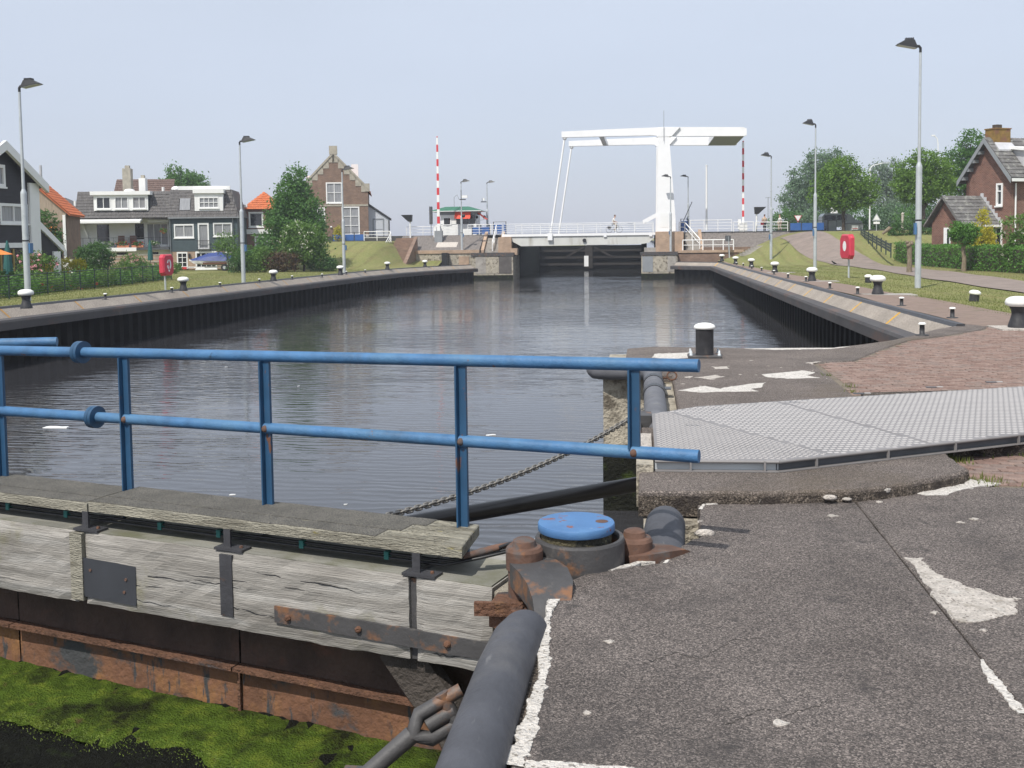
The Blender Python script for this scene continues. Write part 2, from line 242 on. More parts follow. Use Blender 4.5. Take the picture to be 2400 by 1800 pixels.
# ---------------------------------------------------------------- mesh helpers
class MB:
    def __init__(s): s.v = []; s.f = []; s.sm = []
    def add(s, vs, fs, smooth=False):
        n = len(s.v); s.v += [tuple(v) for v in vs]; s.f += [tuple(i+n for i in f) for f in fs]; s.sm += [smooth]*len(fs); return s
    def hexa(s, p):                       # bottom 4 (ccw), top 4
        return s.add(p, [(3, 2, 1, 0), (4, 5, 6, 7), (0, 1, 5, 4), (1, 2, 6, 5), (2, 3, 7, 6), (3, 0, 4, 7)])
    def box(s, x0, x1, y0, y1, z0, z1):
        return s.hexa([(x0, y0, z0), (x1, y0, z0), (x1, y1, z0), (x0, y1, z0), (x0, y0, z1), (x1, y0, z1), (x1, y1, z1), (x0, y1, z1)])
    def bbox(s, x0, x1, y0, y1, z0, z1, b=.01):     # box with chamfered upper and vertical edges
        o = [(x0+b, y0), (x1-b, y0), (x1, y0+b), (x1, y1-b), (x1-b, y1), (x0+b, y1), (x0, y1-b), (x0, y0+b)]
        i = [(x0+b, y0+b), (x1-b, y0+b), (x1-b, y0+b), (x1-b, y1-b), (x1-b, y1-b), (x0+b, y1-b), (x0+b, y1-b), (x0+b, y0+b)]
        vs = [(*p, z0) for p in o]+[(*p, z1-b) for p in o]+[(*p, z1) for p in i]
        fs = [(7, 6, 5, 4, 3, 2, 1, 0)]
        for k in range(8):
            j = (k+1) % 8; fs += [(k, j, 8+j, 8+k), (8+k, 8+j, 16+j, 16+k)]
        fs += [(16, 18, 20, 22)]
        return s.add(vs, fs)
    def bar(s, p, q, w, h, up=(0, 0, 1)):           # rectangular bar from p to q
        p, q = Vector(p), Vector(q); d = (q-p).normalized(); up = Vector(up)
        if abs(d.dot(up)) > .99: up = Vector((0, 1, 0))
        a = d.cross(up).normalized(); b = a.cross(d); a *= w/2; b *= h/2
        return s.hexa([p-a-b, p+a-b, q+a-b, q-a-b, p-a+b, p+a+b, q+a+b, q-a+b])
    def tube(s, pts, r, seg=10, cap=True, smooth=True):
        pts = [Vector(p) for p in pts]; n = len(pts); rs = r if isinstance(r, (list, tuple)) else [r]*n
        vs, fs = [], []; ref = None
        for i, p in enumerate(pts):
            d = ((pts[i]-pts[i-1]).normalized() if i else Vector((0, 0, 0)))+((pts[i+1]-pts[i]).normalized() if i < n-1 else Vector((0, 0, 0)))
            d = d.normalized() if d.length > 1e-6 else Vector((0, 0, 1))
            if ref is None: ref = Vector((0, 0, 1)) if abs(d.z) < .9 else Vector((1, 0, 0))
            a = d.cross(ref).normalized(); b = a.cross(d).normalized(); ref = b
            for k in range(seg):
                t = 2*math.pi*k/seg; vs.append(p+(a*math.cos(t)+b*math.sin(t))*rs[i])
        for i in range(n-1):
            for k in range(seg):
                j = (k+1) % seg; fs.append((i*seg+k, i*seg+j, (i+1)*seg+j, (i+1)*seg+k))
        s.add(vs, fs, smooth)
        if cap: s.add([vs[k] for k in range(seg)], [tuple(range(seg))]); s.add([vs[(n-1)*seg+k] for k in range(seg)], [tuple(reversed(range(seg)))])
        return s
    def lathe(s, prof, c=(0, 0, 0), seg=16, smooth=True, closed=True):    # prof: [(r,z)]
        vs, fs = [], []; m = len(prof)
        for (r, z) in prof:
            for k in range(seg):
                t = 2*math.pi*k/seg; vs.append((c[0]+r*math.cos(t), c[1]+r*math.sin(t), c[2]+z))
        for i in range(m-1):
            for k in range(seg):
                j = (k+1) % seg; fs.append((i*seg+k, i*seg+j, (i+1)*seg+j, (i+1)*seg+k))
        s.add(vs, fs, smooth)
        if closed:
            s.add(vs[:seg], [tuple(reversed(range(seg)))]); s.add(vs[-seg:], [tuple(range(seg))])
        return s
    def prism(s, poly, z0, z1, bevel=0.0):          # poly: ccw list of (x,y); z1 may be a list
        n = len(poly); z1s = z1 if isinstance(z1, (list, tuple)) else [z1]*n
        if not bevel:
            vs = [(x, y, z0) for x, y in poly]+[(x, y, z) for (x, y), z in zip(poly, z1s)]
            fs = [tuple(reversed(range(n))), tuple(range(n, 2*n))]+[(i, (i+1) % n, n+(i+1) % n, n+i) for i in range(n)]
            return s.add(vs, fs)
        cx = [];
        for i in range(n):
            a, b, c = Vector(poly[i-1]), Vector(poly[i]), Vector(poly[(i+1) % n])
            d1, d2 = (b-a).normalized(), (c-b).normalized(); nn = Vector((-d1.y-d2.y, d1.x+d2.x))
            l = nn.length; nn = nn/l if l > 1e-6 else Vector((0, 0)); cx.append(b+nn*bevel*min(1.5, 2/max(l, .5)))
        vs = [(x, y, z0) for x, y in poly]+[(x, y, z-bevel) for (x, y), z in zip(poly, z1s)]+[(p.x, p.y, z) for p, z in zip(cx, z1s)]
        fs = [tuple(reversed(range(n))), tuple(range(2*n, 3*n))]
        for i in range(n):
            j = (i+1) % n; fs += [(i, j, n+j, n+i), (n+i, n+j, 2*n+j, 2*n+i)]
        return s.add(vs, fs)
    def sphere(s, c, r, seg=12, rings=8, sq=(1, 1, 1)):
        pr = []
        vs, fs = [], []
        for i in range(rings+1):
            ph = math.pi*i/rings
            for k in range(seg):
                t = 2*math.pi*k/seg; vs.append((c[0]+r*sq[0]*math.sin(ph)*math.cos(t), c[1]+r*sq[1]*math.sin(ph)*math.sin(t), c[2]-r*sq[2]*math.cos(ph)))
        for i in range(rings):
            for k in range(seg):
                j = (k+1) % seg; fs.append((i*seg+k, i*seg+j, (i+1)*seg+j, (i+1)*seg+k))
        return s.add(vs, fs, True)
    def mesh(s, name):
        me = bpy.data.meshes.new(name); me.from_pydata(s.v, [], s.f); me.validate(); me.update()
        if len(me.polygons) == len(s.sm): me.polygons.foreach_set('use_smooth', s.sm)
        return me
    def build(s, name, m, parent=None, loc=None, rotz=None):
        me = s.mesh(name); me.materials.append(m)
        return link(name, me, parent, loc, rotz)
def link(name, me, parent=None, loc=None, rotz=None):
    o = bpy.data.objects.new(name, me); COL.objects.link(o)
    if parent is not None: o.parent = parent
    if loc is not None: o.location = loc
    if rotz is not None: o.rotation_euler = (0, 0, rotz)
    return o
def tag(o, label=None, cat=None, group=None, kind=None):
    if label: o['label'] = label
    if cat: o['category'] = cat
    if group: o['group'] = group
    if kind: o['kind'] = kind
    return o
def thing(name, label, cat, loc=(0, 0, 0), rotz=0, group=None):
    o = bpy.data.objects.new(name, None); o.empty_display_size = .2; COL.objects.link(o)
    o.location = loc; o.rotation_euler = (0, 0, rotz); return tag(o, label, cat, group)
def copy_tree(o, parent=None):
    c = o.copy(); COL.objects.link(c)
    if parent is not None: c.parent = parent
    for ch in list(o.children): copy_tree(ch, c)
    return c
def structure(o): o['kind'] = 'structure'; return o
def rough_edge(pts, amp=.02, sub=4, seed=0):        # irregular outline through the given points (open or closed polygon)
    rr = random.Random(seed); o = []
    for i in range(len(pts)):
        a, b = Vector(pts[i]), Vector(pts[(i+1) % len(pts)])
        for k in range(sub):
            t = k/sub; p = a.lerp(b, t); o.append((p.x+rr.uniform(-amp, amp), p.y+rr.uniform(-amp, amp)))
    return o
def xy(l, z=0): return [tuple(gr(a, b, z)[:2]) for a, b in l]

# ================================================================= water and terrain
def watermat():
    m = bpy.data.materials.new('canal_water'); m.use_nodes = True; nt = m.node_tree; b = nt.nodes['Principled BSDF']
    b.inputs['Base Color'].default_value = (.036, .036, .040, 1); b.inputs['Roughness'].default_value = .05; b.inputs['IOR'].default_value = 1.33
    b.inputs['Specular IOR Level'].default_value = .8
    tc = nt.nodes.new('ShaderNodeTexCoord')
    mp = nt.nodes.new('ShaderNodeMapping'); mp.inputs['Scale'].default_value = (.55, 1, 1); mp.inputs['Rotation'].default_value = (0, 0, .1); nt.links.new(tc.outputs['Object'], mp.inputs[0])
    w = nt.nodes.new('ShaderNodeTexWave'); w.inputs['Scale'].default_value = 1.1; w.inputs['Distortion'].default_value = 9; w.inputs['Detail'].default_value = 2.5
    w.bands_direction = 'Y'; w.inputs['Detail Scale'].default_value = 1.1; nt.links.new(mp.outputs[0], w.inputs['Vector'])
    n1 = _noise(nt, mp.outputs[0], 2.2, 3, .5); n2 = _noise(nt, mp.outputs[0], 7.5, 3, .55)
    a = nt.nodes.new('ShaderNodeMath'); a.operation = 'MULTIPLY_ADD'; a.inputs[1].default_value = .35; nt.links.new(w.outputs['Fac'], a.inputs[0]); nt.links.new(n1, a.inputs[2])
    a2 = nt.nodes.new('ShaderNodeMath'); a2.operation = 'MULTIPLY_ADD'; a2.inputs[1].default_value = .30; nt.links.new(n2, a2.inputs[0]); nt.links.new(a.outputs[0], a2.inputs[2])
    calm = _ramp(nt, _noise(nt, tc.outputs['Object'], .12, 2), [(.38, (.35, .35, .35)), (.62, (1, 1, 1))])
    bn = nt.nodes.new('ShaderNodeBump'); bn.inputs['Distance'].default_value = .028; nt.links.new(a2.outputs[0], bn.inputs['Height'])
    ms = nt.nodes.new('ShaderNodeMath'); ms.operation = 'MULTIPLY'; ms.inputs[1].default_value = .62; nt.links.new(calm, ms.inputs[0]); nt.links.new(ms.outputs[0], bn.inputs['Strength'])
    nt.links.new(bn.outputs[0], b.inputs['Normal']); return m
WZ = -2.2
m_water = watermat()
structure(MB().add([(-1500, -60, WZ), (1500, -60, WZ), (1500, 3000, WZ), (-1500, 3000, WZ)], [(0, 1, 2, 3)]).build('water', m_water))

def sstep(a, b, x):
    t = min(max((x-a)/(b-a), 0), 1); return t*t*(3-2*t)
def h_right(x, y):
    z = zq(y)-.02
    if y > 150: return z+2.2*(1-sstep(150, 175, y))
    k = sstep(12.5, 18.5, x); up = (sstep(84, 106, y)*k+sstep(92+(16-min(x, 16))*.3, 107, y)*(1-k))*sstep(6.5, 17, x)*(2.45-z)
    hs = sstep(19, 26, x)*.7*(1-sstep(84, 106, y))*sstep(20, 50, y)
    return z+up+hs+.03*math.sin(x*.9+y*.35)*math.sin(y*.21)
def h_left(x, y):
    z = zq(y, True)-.02
    if y > 150: return z+2.2*(1-sstep(150, 175, y))
    up = sstep(91, 108, y)*sstep(-41, -34.5, x)*(1-sstep(-27.4, -23.6, x))*(2.05-z)
    if y > 108: up = max(up, sstep(-120, -40, x)*sstep(108, 113, y)*(2.0-z)*.4)
    return z+up+.03*math.sin(x*.8+y*.3)*math.sin(y*.23)
def grassmat(name, stripes):
    m = bpy.data.materials.new(name); m.use_nodes = True; nt = m.node_tree; b = nt.nodes['Principled BSDF']; b.inputs['Roughness'].default_value = .95; b.inputs['Specular IOR Level'].default_value = .15
    tc = nt.nodes.new('ShaderNodeTexCoord'); v = tc.outputs['Object']
    c = _ramp(nt, _noise(nt, v, 5.5, 8, .75), [(.30, (.115, .13, .04)), (.50, (.21, .21, .08)), (.72, (.31, .285, .14))])
    big = _ramp(nt, _noise(nt, v, .35, 6, .6), [(.40, (0, 0, 0)), (.75, (.55, .55, .55))]); c = _mix(nt, big, c, (.145, .18, .05))
    mp = nt.nodes.new('ShaderNodeMapping'); mp.inputs['Scale'].default_value = (1, .035, 1); nt.links.new(v, mp.inputs[0])
    st = _ramp(nt, _noise(nt, mp.outputs[0], stripes, 2, .5), [(.50, (0, 0, 0)), (.66, (.6, .6, .6))])      # rows of cut hay left by the mower
    sn = _noise(nt, v, 3, 4, .7); st = _mix(nt, 1., st, _ramp(nt, sn, [(.35, (.2, .2, .2)), (.65, (1, 1, 1))]), 'MULTIPLY')
    c = _mix(nt, st, c, (.205, .16, .08))
    wv = nt.nodes.new('ShaderNodeTexWave'); wv.bands_direction = 'X'; wv.inputs['Scale'].default_value = .21; wv.inputs['Distortion'].default_value = 1.6; wv.inputs['Detail'].default_value = 3; wv.inputs['Detail Scale'].default_value = .6; nt.links.new(v, wv.inputs['Vector'])
    ws = _ramp(nt, wv.outputs['Fac'], [(.80, (0, 0, 0)), (.97, (.4, .4, .4))]); ws = _mix(nt, 1., ws, _ramp(nt, sn, [(.35, (.15, .15, .15)), (.6, (1, 1, 1))]), 'MULTIPLY'); c = _mix(nt, ws, c, (.10, .085, .038)); nt.links.new(c, b.inputs['Base Color'])
    bn = nt.nodes.new('ShaderNodeBump'); bn.inputs['Strength'].default_value = .7; bn.inputs['Distance'].default_value = .06
    nt.links.new(_noise(nt, v, 9, 6, .75), bn.inputs['Height']); nt.links.new(bn.outputs[0], b.inputs['Normal']); return m
m_lawn = grassmat('mown_grass', 1.6)

def terrain(name, hf, xs_of_y, ys, m):
    vs, fs = [], []; nx = None
    for y in ys:
        xs = xs_of_y(y); nx = len(xs)
        for x in xs: vs.append((x, y, hf(x, y)))
    for j in range(len(ys)-1):
        for i in range(nx-1): a = j*nx+i; fs.append((a, a+1, a+nx+1, a+nx))
    me = bpy.data.meshes.new(name); me.from_pydata(vs, [], fs); me.update(); me.materials.append(m)
    me.polygons.foreach_set('use_smooth', [True]*len(fs)); return structure(link(name, me))
# quay lines (upper inner edge of the coping)
RQ = [(7.05, 24.6), (7.1, 40), (7.25, 70), (7.4, 103.5), (3.5, 108.6)]
LQ = [(-23.0, 20), (-23.0, 60), (-22.9, 84), (-22.3, 93), (-20.8, 101.5), (-17.9, 108.8)]
def xof(line, y):
    for (x0, y0), (x1, y1) in zip(line, line[1:]):
        if y <= y1: return x0+(x1-x0)*(y-y0)/(y1-y0)
    return line[-1][0]
ys_r = [24.2+i*1.4 for i in range(57)]+[105, 106.5, 108, 110, 113, 118, 126, 140, 150, 165, 180, 230, 400, 900, 2500]
def xs_r(y):
    x0 = xof(RQ[:4], y)+.34 if y < 104 else 7.74
    return [x0]+[x0+.8*i for i in range(1, 31)]+[36, 42, 55, 80, 150, 400, 1500]
terrain('lawn', h_right, xs_r, ys_r, m_lawn)
ys_l = [10, 16]+[20+i*1.4 for i in range(64)]+[110, 113, 118, 126, 140, 150, 165, 180, 230, 400, 900, 2500]
def xs_l(y):
    x0 = (xof(LQ, y) if y < 108.8 else -19.0)-.34
    if y > 100: x0 = min(x0, -21.3)
    return [-1500, -400, -150, -90, -70, -60]+[x0-.8*i for i in range(44, 0, -1)]+[x0]
terrain('lawn', h_left, xs_l, ys_l, m_lawn)
# brick strip behind the right coping and the grey edge of the left one are laid on the lawn as sheets
def strip(name, pts_a, pts_b, hf, dz, m, n=40):
    vs, fs = [], []
    def resample(p):
        L = [0]
        for a, b in zip(p, p[1:]): L.append(L[-1]+math.dist(a, b))
        o = []
        for k in range(n+1):
            t = L[-1]*k/n
            for i in range(len(p)-1):
                if t <= L[i+1]+1e-9: f = (t-L[i])/(L[i+1]-L[i]); o.append((p[i][0]+(p[i+1][0]-p[i][0])*f, p[i][1]+(p[i+1][1]-p[i][1])*f)); break
        return o
    A, B = resample(pts_a), resample(pts_b); nc = 8
    for a, b in zip(A, B):
        for k in range(nc+1):
            t = k/nc; x, y = a[0]+(b[0]-a[0])*t, a[1]+(b[1]-a[1])*t; vs.append((x, y, hf(x, y)+dz))
    for j in range(n):
        for k in range(nc): i = j*(nc+1)+k; fs.append((i, i+1, i+nc+2, i+nc+1))
    me = bpy.data.meshes.new(name); me.from_pydata(vs, [], fs); me.update(); me.materials.append(m)
    return structure(link(name, me))
strip('quay_paving', [(x+.36, y) for x, y in RQ[:4]], [(9.7, 24.6), (9.3, 40), (8.9, 60), (8.4, 84), (7.9, 103.5)], h_right, .03, m_brickpave, 60)
PATHC = [(15.0, 26), (15.3, 40), (16.0, 54), (17.0, 68), (17.4, 80), (16.9, 90), (15.9, 99), (15.4, 108)]
strip('path', [(x-1.75, y-.3) for x, y in PATHC], [(x+1.75, y+.3) for x, y in PATHC], h_right, .04, m_path, 160)

# ================================================================= quay walls
def offset(line, d):
    o = []
    for i, p in enumerate(line):
        a = Vector(line[max(i-1, 0)]); b = Vector(line[min(i+1, len(line)-1)])
        t1 = (Vector(p)-a).normalized() if i else (b-Vector(p)).normalized(); t2 = (b-Vector(p)).normalized() if i < len(line)-1 else t1
        nn = Vector((-(t1+t2).y, (t1+t2).x)); l = nn.length; nn /= l; o.append((p[0]+nn.x*d/(l/2), p[1]+nn.y*d/(l/2)))
    return o
def walk(line, step):
    """(x, y, angle, length) of pieces of about that length along the line"""
    o = []
    for (x0, y0), (x1, y1) in zip(line, line[1:]):
        L = math.dist((x0, y0), (x1, y1)); n = max(1, round(L/step))
        for k in range(n):
            o.append((x0+(x1-x0)*k/n, y0+(y1-y0)*k/n, math.atan2(y1-y0, x1-x0), L/n))
    return o
# cross sections: local x along the quay, local y = towards the water (positive)
def quay(name, label, line, side, left, slab, jm):
    root = thing(name, label, 'quay', (line[0][0], line[0][1], 0))
    sgn = 1 if side == 'R' else -1         # water lies to the left of the right quay line
    ox, oy = line[0]
    def P(x, y, a, d, z): return Vector((x-ox-math.sin(a)*d*sgn, y-oy+math.cos(a)*d*sgn, z))
    L0 = line
    def cornered(d): return offset(L0, d*sgn)
    dens = []                               # dense line
    for i, (x, y, a, l) in enumerate(walk(L0, slab)): dens.append((x, y))
    dens.append(L0[-1])
    offs = {d: offset(dens, d*sgn) for d in (-.36, -.16, 0, .05, .42, .46, .80, .84, .30)}
    def piece(prof, i, gap):
        q = []
        for e in (0, 1):
            for d, z in prof:
                p0, p1 = Vector(offs[d][i]), Vector(offs[d][i+1]); t = gap if e == 0 else 1-gap; p = p0.lerp(p1, t)
                q.append((p.x-ox, p.y-oy, z+zq(p.y, left)))
        n = len(prof); m = MB()
        fs = [tuple(range(n)), tuple(reversed(range(n, 2*n)))]+[(k, n+k, n+(k+1) % n, (k+1) % n) for k in range(n)]
        m.add(q, fs); return m
    for i in range(len(dens)-1):
        g = .012
        b = piece([(-.36, -.5), (-.16, .06), (0, .06), (.05, -.03), (.05, -.5)], i, 0); b.build('edge_beam', m_steel_dark, root)
        b = piece([(.05, -.5), (.05, -.02), (.42, -.34), (.42, -.5)], i, g); b.build('coping_slab', m_slope, root)
        b = piece([(.42, -.62), (.42, -.33), (.80, -.36), (.84, -.44), (.84, -.72)], i, .001); b.build('fender_beam', m_fbeam, root)
        if i:
            p = Vector(offs[.05][i]); q = Vector(offs[.42][i]); a = Vector((dens[i+1][0]-dens[i][0], dens[i+1][1]-dens[i][1], 0)).normalized()
            z0 = zq(p.y, left); w = .085 if jm is m_yellow else .05
            A = Vector((p.x-ox, p.y-oy, z0-.016)); B = Vector((q.x-ox, q.y-oy, z0-.336))
            MB().add([A-a*w, B-a*w, B+a*w, A+a*w], [(0, 1, 2, 3)] if sgn > 0 else [(3, 2, 1, 0)]).build('joint_strip', jm, root)
    # sheet piles, one object each, sharing one mesh
    pm = MB(); pr = [(0, 0), (.12, 0), (.24, .2), (.62, .2), (.74, 0), (.9, 0)]
    for (a0, b0), (a1, b1) in zip(pr, pr[1:]): pm.add([(a0, b0, -2.9), (a1, b1, -2.9), (a1, b1, -.5), (a0, b0, -.5)], [(0, 1, 2, 3)] if sgn < 0 else [(3, 2, 1, 0)])
    if sgn < 0: pm.v = [(x, -y, z) for x, y, z in pm.v]
    me = pm.mesh('sheet_pile'); me.materials.append(m_pile)
    pl = [(x, y) for x, y in offset(dens, .30*sgn)]
    for (x, y, a, l) in walk(pl, .9):
        o = link('sheet_pile', me, root, (x-ox, y-oy, zq(y, left)), a); o.scale = (l/.9, 1, 1)
    return root
quay('quay_wall', 'right quay wall with pale sloped coping, yellow joints and dark sheet piles', RQ, 'R', False, 5.0, m_yellow)
quay('quay_wall', 'left quay wall curving to the bridge, rust-stained coping over dark sheet piles', LQ, 'L', True, 5.0, m_rustjoint)

# ================================================================= lock platform (foreground)
pav = structure(thing('pavement', None, None))
del_keys = [k for k in ('label', 'category') if k in pav.keys()]
EDGE = [(1206, 1777), (1238, 1700), (1252, 1675), (1268, 1590), (1277, 1512), (1288, 1444), (1336, 1359), (1382, 1342), (1466, 1328), (1545, 1319), (1579, 1302), (1602, 1274), (1641, 1257), (1640, 1196)]
edge = xy(EDGE)
JX = 1.66
def mesh_poly(name, m, poly, z0, z1, bevel=.0, parent=pav): 
    a = sum(poly[i][0]*poly[(i+1) % len(poly)][1]-poly[(i+1) % len(poly)][0]*poly[i][1] for i in range(len(poly)))
    if a < 0: poly = list(reversed(poly))
    return MB().prism(poly, z0, z1, bevel).build(name, m, parent)
# near slab with the uneven broken edge towards the gate
rr = random.Random(3)
e2 = []
for i in range(len(edge)-1):
    for k in range(5):
        t = k/5; x = edge[i][0]+(edge[i+1][0]-edge[i][0])*t; y = edge[i][1]+(edge[i+1][1]-edge[i][1])*t
        e2.append((x+rr.uniform(-.012, .012), y+rr.uniform(-.012, .012)))
e2.append(edge[-1])
near = [(JX-.006, 1.0), (JX-.006, 4.35)]+[(JX-.006+rr.uniform(-.006, .002), 4.35+.27*i) for i in range(1, 15)]+[(JX-.01, 8.42), (.42, 8.2)]+list(reversed(e2))+[(-.53, 4.0), (-.55, 1.0)]
mesh_poly('concrete_slab', m_grit, near, -.22, 0, .008)
mesh_poly('concrete_slab', m_grit, [(JX+.004, 1.0), (9.2, 1.0), (9.2, 8.9), (4.0, 8.92), (2.76, 8.98), (2.4, 8.96), (1.72, 8.65), (JX+.004, 8.5)], -.22, -.003, .008)
# walls of the platform below (concrete mass), lock wall and gate recess
mass = MB()
mass.prism([(-.66, -3), (9.2, -3), (9.2, 8.9), (.45, 8.9), (.45, 7.35), (.15, 7.0), (-.30, 6.55), (-.60, 6.2)], -4.0, -.222)
mass.build('retaining_wall', m_conc_old, pav)
# coarse aggregate kerb strip that carries the near fender
k = [(-.62, 1.0), (-.545, 1.0), (-.545, 4.0)]+[(x-.015, y) for x, y in edge[:6]]+[(-.58, 5.6)]
mesh_poly('kerb_strip', m_aggr, [(-.80, 1.0), (-.50, 1.0), (-.50, 4.0), (-.50, 5.55), (-.56, 5.7), (-.80, 5.5)], -.25, -.02, .012)
# upper slab step
up = xy([(1496, 1152), (1620, 1151), (1760, 1152), (1900, 1150), (1985, 1148), (2059, 1141), (2150, 1127), (2225, 1113), (2258, 1106), (2270, 1098)], .1)+[(2.73, 9.8), (2.2, 11.0), (-.02, 11.0)]
up_r = rough_edge(up, .014, 5, 5)
mesh_poly('concrete_slab', m_grit_b, up_r, .060, .10, .018); mesh_poly('slab_edge', m_aggr, [(x+.004*(1 if x > 1.2 else -1), y-.004) for x, y in up_r], -.10, .0605)
mass2 = MB(); mass2.prism([(.0, 7.9), (2.6, 8.9), (9.5, 8.9), (9.5, 24.3), (6.9, 24.3), (3.5, 19.9), (-.62, 19.9), (-.62, 16.35), (.18, 16.35), (.18, 11.0), (0, 11.0)], -4.0, -.12)
mass2.build('retaining_wall', m_conc_old, pav)
# wet lower band of the pier head, proud of the wall
MB().box(-.63, .16, 16.338, 16.352, -2.6, -1.15).build('algae_band', m_wet, pav)
# far slab (old coating) round the ramp to the basin edge
far = xy([(1470, 817), (1530, 812), (1640, 814), (1760, 816), (1950, 815), (2020, 807), (2090, 797), (2140, 786), (2190, 772), (2262, 760)])
far_poly = [(.42, 11.0), (.44, 16.0), (-.30, 16.42)]+far+[(7.45, 25.1), (7.75, 24.6)]+list(reversed(xy([(1908, 850), (2000, 845), (2060, 820), (2130, 797), (2200, 788), (2300, 772)])))+[(2.78, 17.2), (2.74, 14.19), (2.76, 10.9)]
mesh_poly('concrete_slab', m_grit_b, far_poly, -.12, .0, .02)
# ---- worn patches where the coating has come off
def patch(l, m=m_mortar, z=0., seed=0, amp=.012, sub=5):
    pts = rough_edge(rough_edge(xy(l, z), amp*1.6, 3, seed), amp*.55, 4, seed+50)
    mesh_poly('worn_patch', m, pts, z-.01, z+.0025)
    rr = random.Random(seed); cx = sum(p[0] for p in pts)/len(pts); cy = sum(p[1] for p in pts)/len(pts)
    for k in range(5):                                   # crumbs of bare concrete round the patch
        p = pts[rr.randrange(len(pts))]; x = p[0]+(p[0]-cx)*rr.uniform(.05, .3); y = p[1]+(p[1]-cy)*rr.uniform(.05, .3); s = rr.uniform(.006, .022)
        mesh_poly('worn_patch', m, rough_edge([(x-s, y), (x, y-s), (x+s*1.5, y), (x, y+s)], s*.4, 2, seed*7+k), z-.01, z+.0028)
patch([(2126, 1308), (2162, 1309), (2166, 1325), (2200, 1347), (2262, 1372), (2330, 1392), (2368, 1403), (2384, 1425), (2372, 1440), (2302, 1457), (2255, 1458), (2232, 1450), (2190, 1395), (2158, 1355)], seed=1)
patch([(2130, 1153), (2235, 1118), (2262, 1122), (2315, 1130), (2345, 1133), (2270, 1145), (2215, 1160), (2170, 1161)], m=m_mortar_w, z=-.003, seed=3, amp=.008)
patch([(1590, 915), (1650, 905), (1690, 911), (1740, 902), (1790, 897), (1785, 908), (1755, 912), (1778, 917), (1700, 918), (1640, 920)], m=m_mortar_w, seed=4)
patch([(1785, 878), (1850, 872), (1880, 868), (1912, 873), (1890, 879), (1920, 886), (1850, 888), (1800, 884)], m=m_mortar_w, seed=5)
patch([(1670, 860), (1705, 859), (1708, 864), (1675, 865)], seed=6); patch([(1630, 884), (1680, 879), (1700, 883), (1665, 890)], seed=7, amp=.02)
patch([(1535, 830), (1620, 826), (1630, 838), (1560, 842), (1530, 838)], m=m_mortar_w, seed=8)
patch([(1745, 817), (1950, 815), (1990, 812), (1950, 818), (1820, 820)], m=m_mortar_w, seed=9, amp=.02)
patch([(1890, 850), (1925, 847), (1900, 853)], seed=10); patch([(1604, 883), (1624, 882), (1618, 886)], seed=12)
# white mortar line along the broken edge near the gate
def ribbon(l, ws, z, seed, m=m_mortar_w, name='mortar_edge', zt=.006):
    rr = random.Random(seed); p = xy(l, z); A, B = [], []; ja = jb = 0
    for i in range(len(p)-1):
        K = max(6, int(math.dist(p[i], p[i+1])/.012))
        for k in range(K):
            t = k/K; w = ws[i]+(ws[i+1]-ws[i])*t; c = Vector(p[i]).lerp(Vector(p[i+1]), t); d = (Vector(p[i+1])-Vector(p[i])).normalized(); nn = Vector((-d.y, d.x))
            ja = ja*.75+rr.uniform(-.3, .3); jb = jb*.75+rr.uniform(-.3, .3)
            A.append(tuple(c+nn*(w*(.4+.55*ja)))); B.append(tuple(c-nn*(w*(.6+.55*jb))))
    m_ = MB(); n = len(A)
    vs = [(x, y, z+zt) for x, y in A]+[(x, y, z+zt) for x, y in B]+[(x, y, z-.1) for x, y in A]+[(x, y, z-.1) for x, y in B]
    fs = []
    for i in range(n-1): fs += [(i, n+i, n+i+1, i+1), (i, i+1, 2*n+i+1, 2*n+i), (n+i+1, n+i, 3*n+i, 3*n+i+1)]
    m_.add(vs, fs); return m_.build(name, m, pav)
ribbon([(1190, 1795), (1225, 1740), (1246, 1672), (1268, 1590), (1272, 1512), (1284, 1440), (1300, 1400), (1338, 1355)], [.10, .10, .05, .06, .055, .03, .07, .03], 0, 1)
ribbon([(1380, 1343), (1425, 1337), (1466, 1328), (1500, 1318), (1540, 1319)], [.015, .03, .03, .03, .02], 0, 2)
ribbon([(1232, 1792), (1300, 1796), (1420, 1804), (1600, 1815)], [.07, .05, .03, .02], 0, 3, zt=.009)
ribbon([(2302, 1548), (2318, 1578), (2345, 1612), (2372, 1642), (2400, 1678)], [.012, .04, .05, .045, .03], 0, 6)
ribbon([(1556, 1322), (1568, 1312)], [.03, .02], 0, 4); ribbon([(1640, 1195), (1650, 1183), (1690, 1180)], [.02, .025, .01], 0, 5)
for i, (a, b) in enumerate([(1374, 1672), (1429, 1505), (1826, 1696), (2190, 1437), (1655, 1246), (1640, 1222), (2060, 1177), (1610, 885), (1735, 878), (1600, 900), (1830, 862), (1760, 845), (1950, 1210), (2250, 1225), (2283, 1217), (1800, 858)]):
    p = gr(a, b); s = .018+.02*((i*37) % 5)/5; mesh_poly('paint_fleck', m_mortar, rough_edge([(p.x-s, p.y), (p.x, p.y-s), (p.x+s*1.3, p.y), (p.x, p.y+s*1.2)], s*.3, 2, i), -.01, .005)
for i, (a, b, z, s) in enumerate([(2062, 1148, .06, .07), (1945, 1166, .05, .045), (1652, 1250, .01, .06), (1985, 1170, .03, .03)]):
    p = gr(a, b, z); MB().sphere((p.x, p.y, z), s, 8, 5, (1.3, .7, .5)).build('mortar_lump', m_mortar, pav)
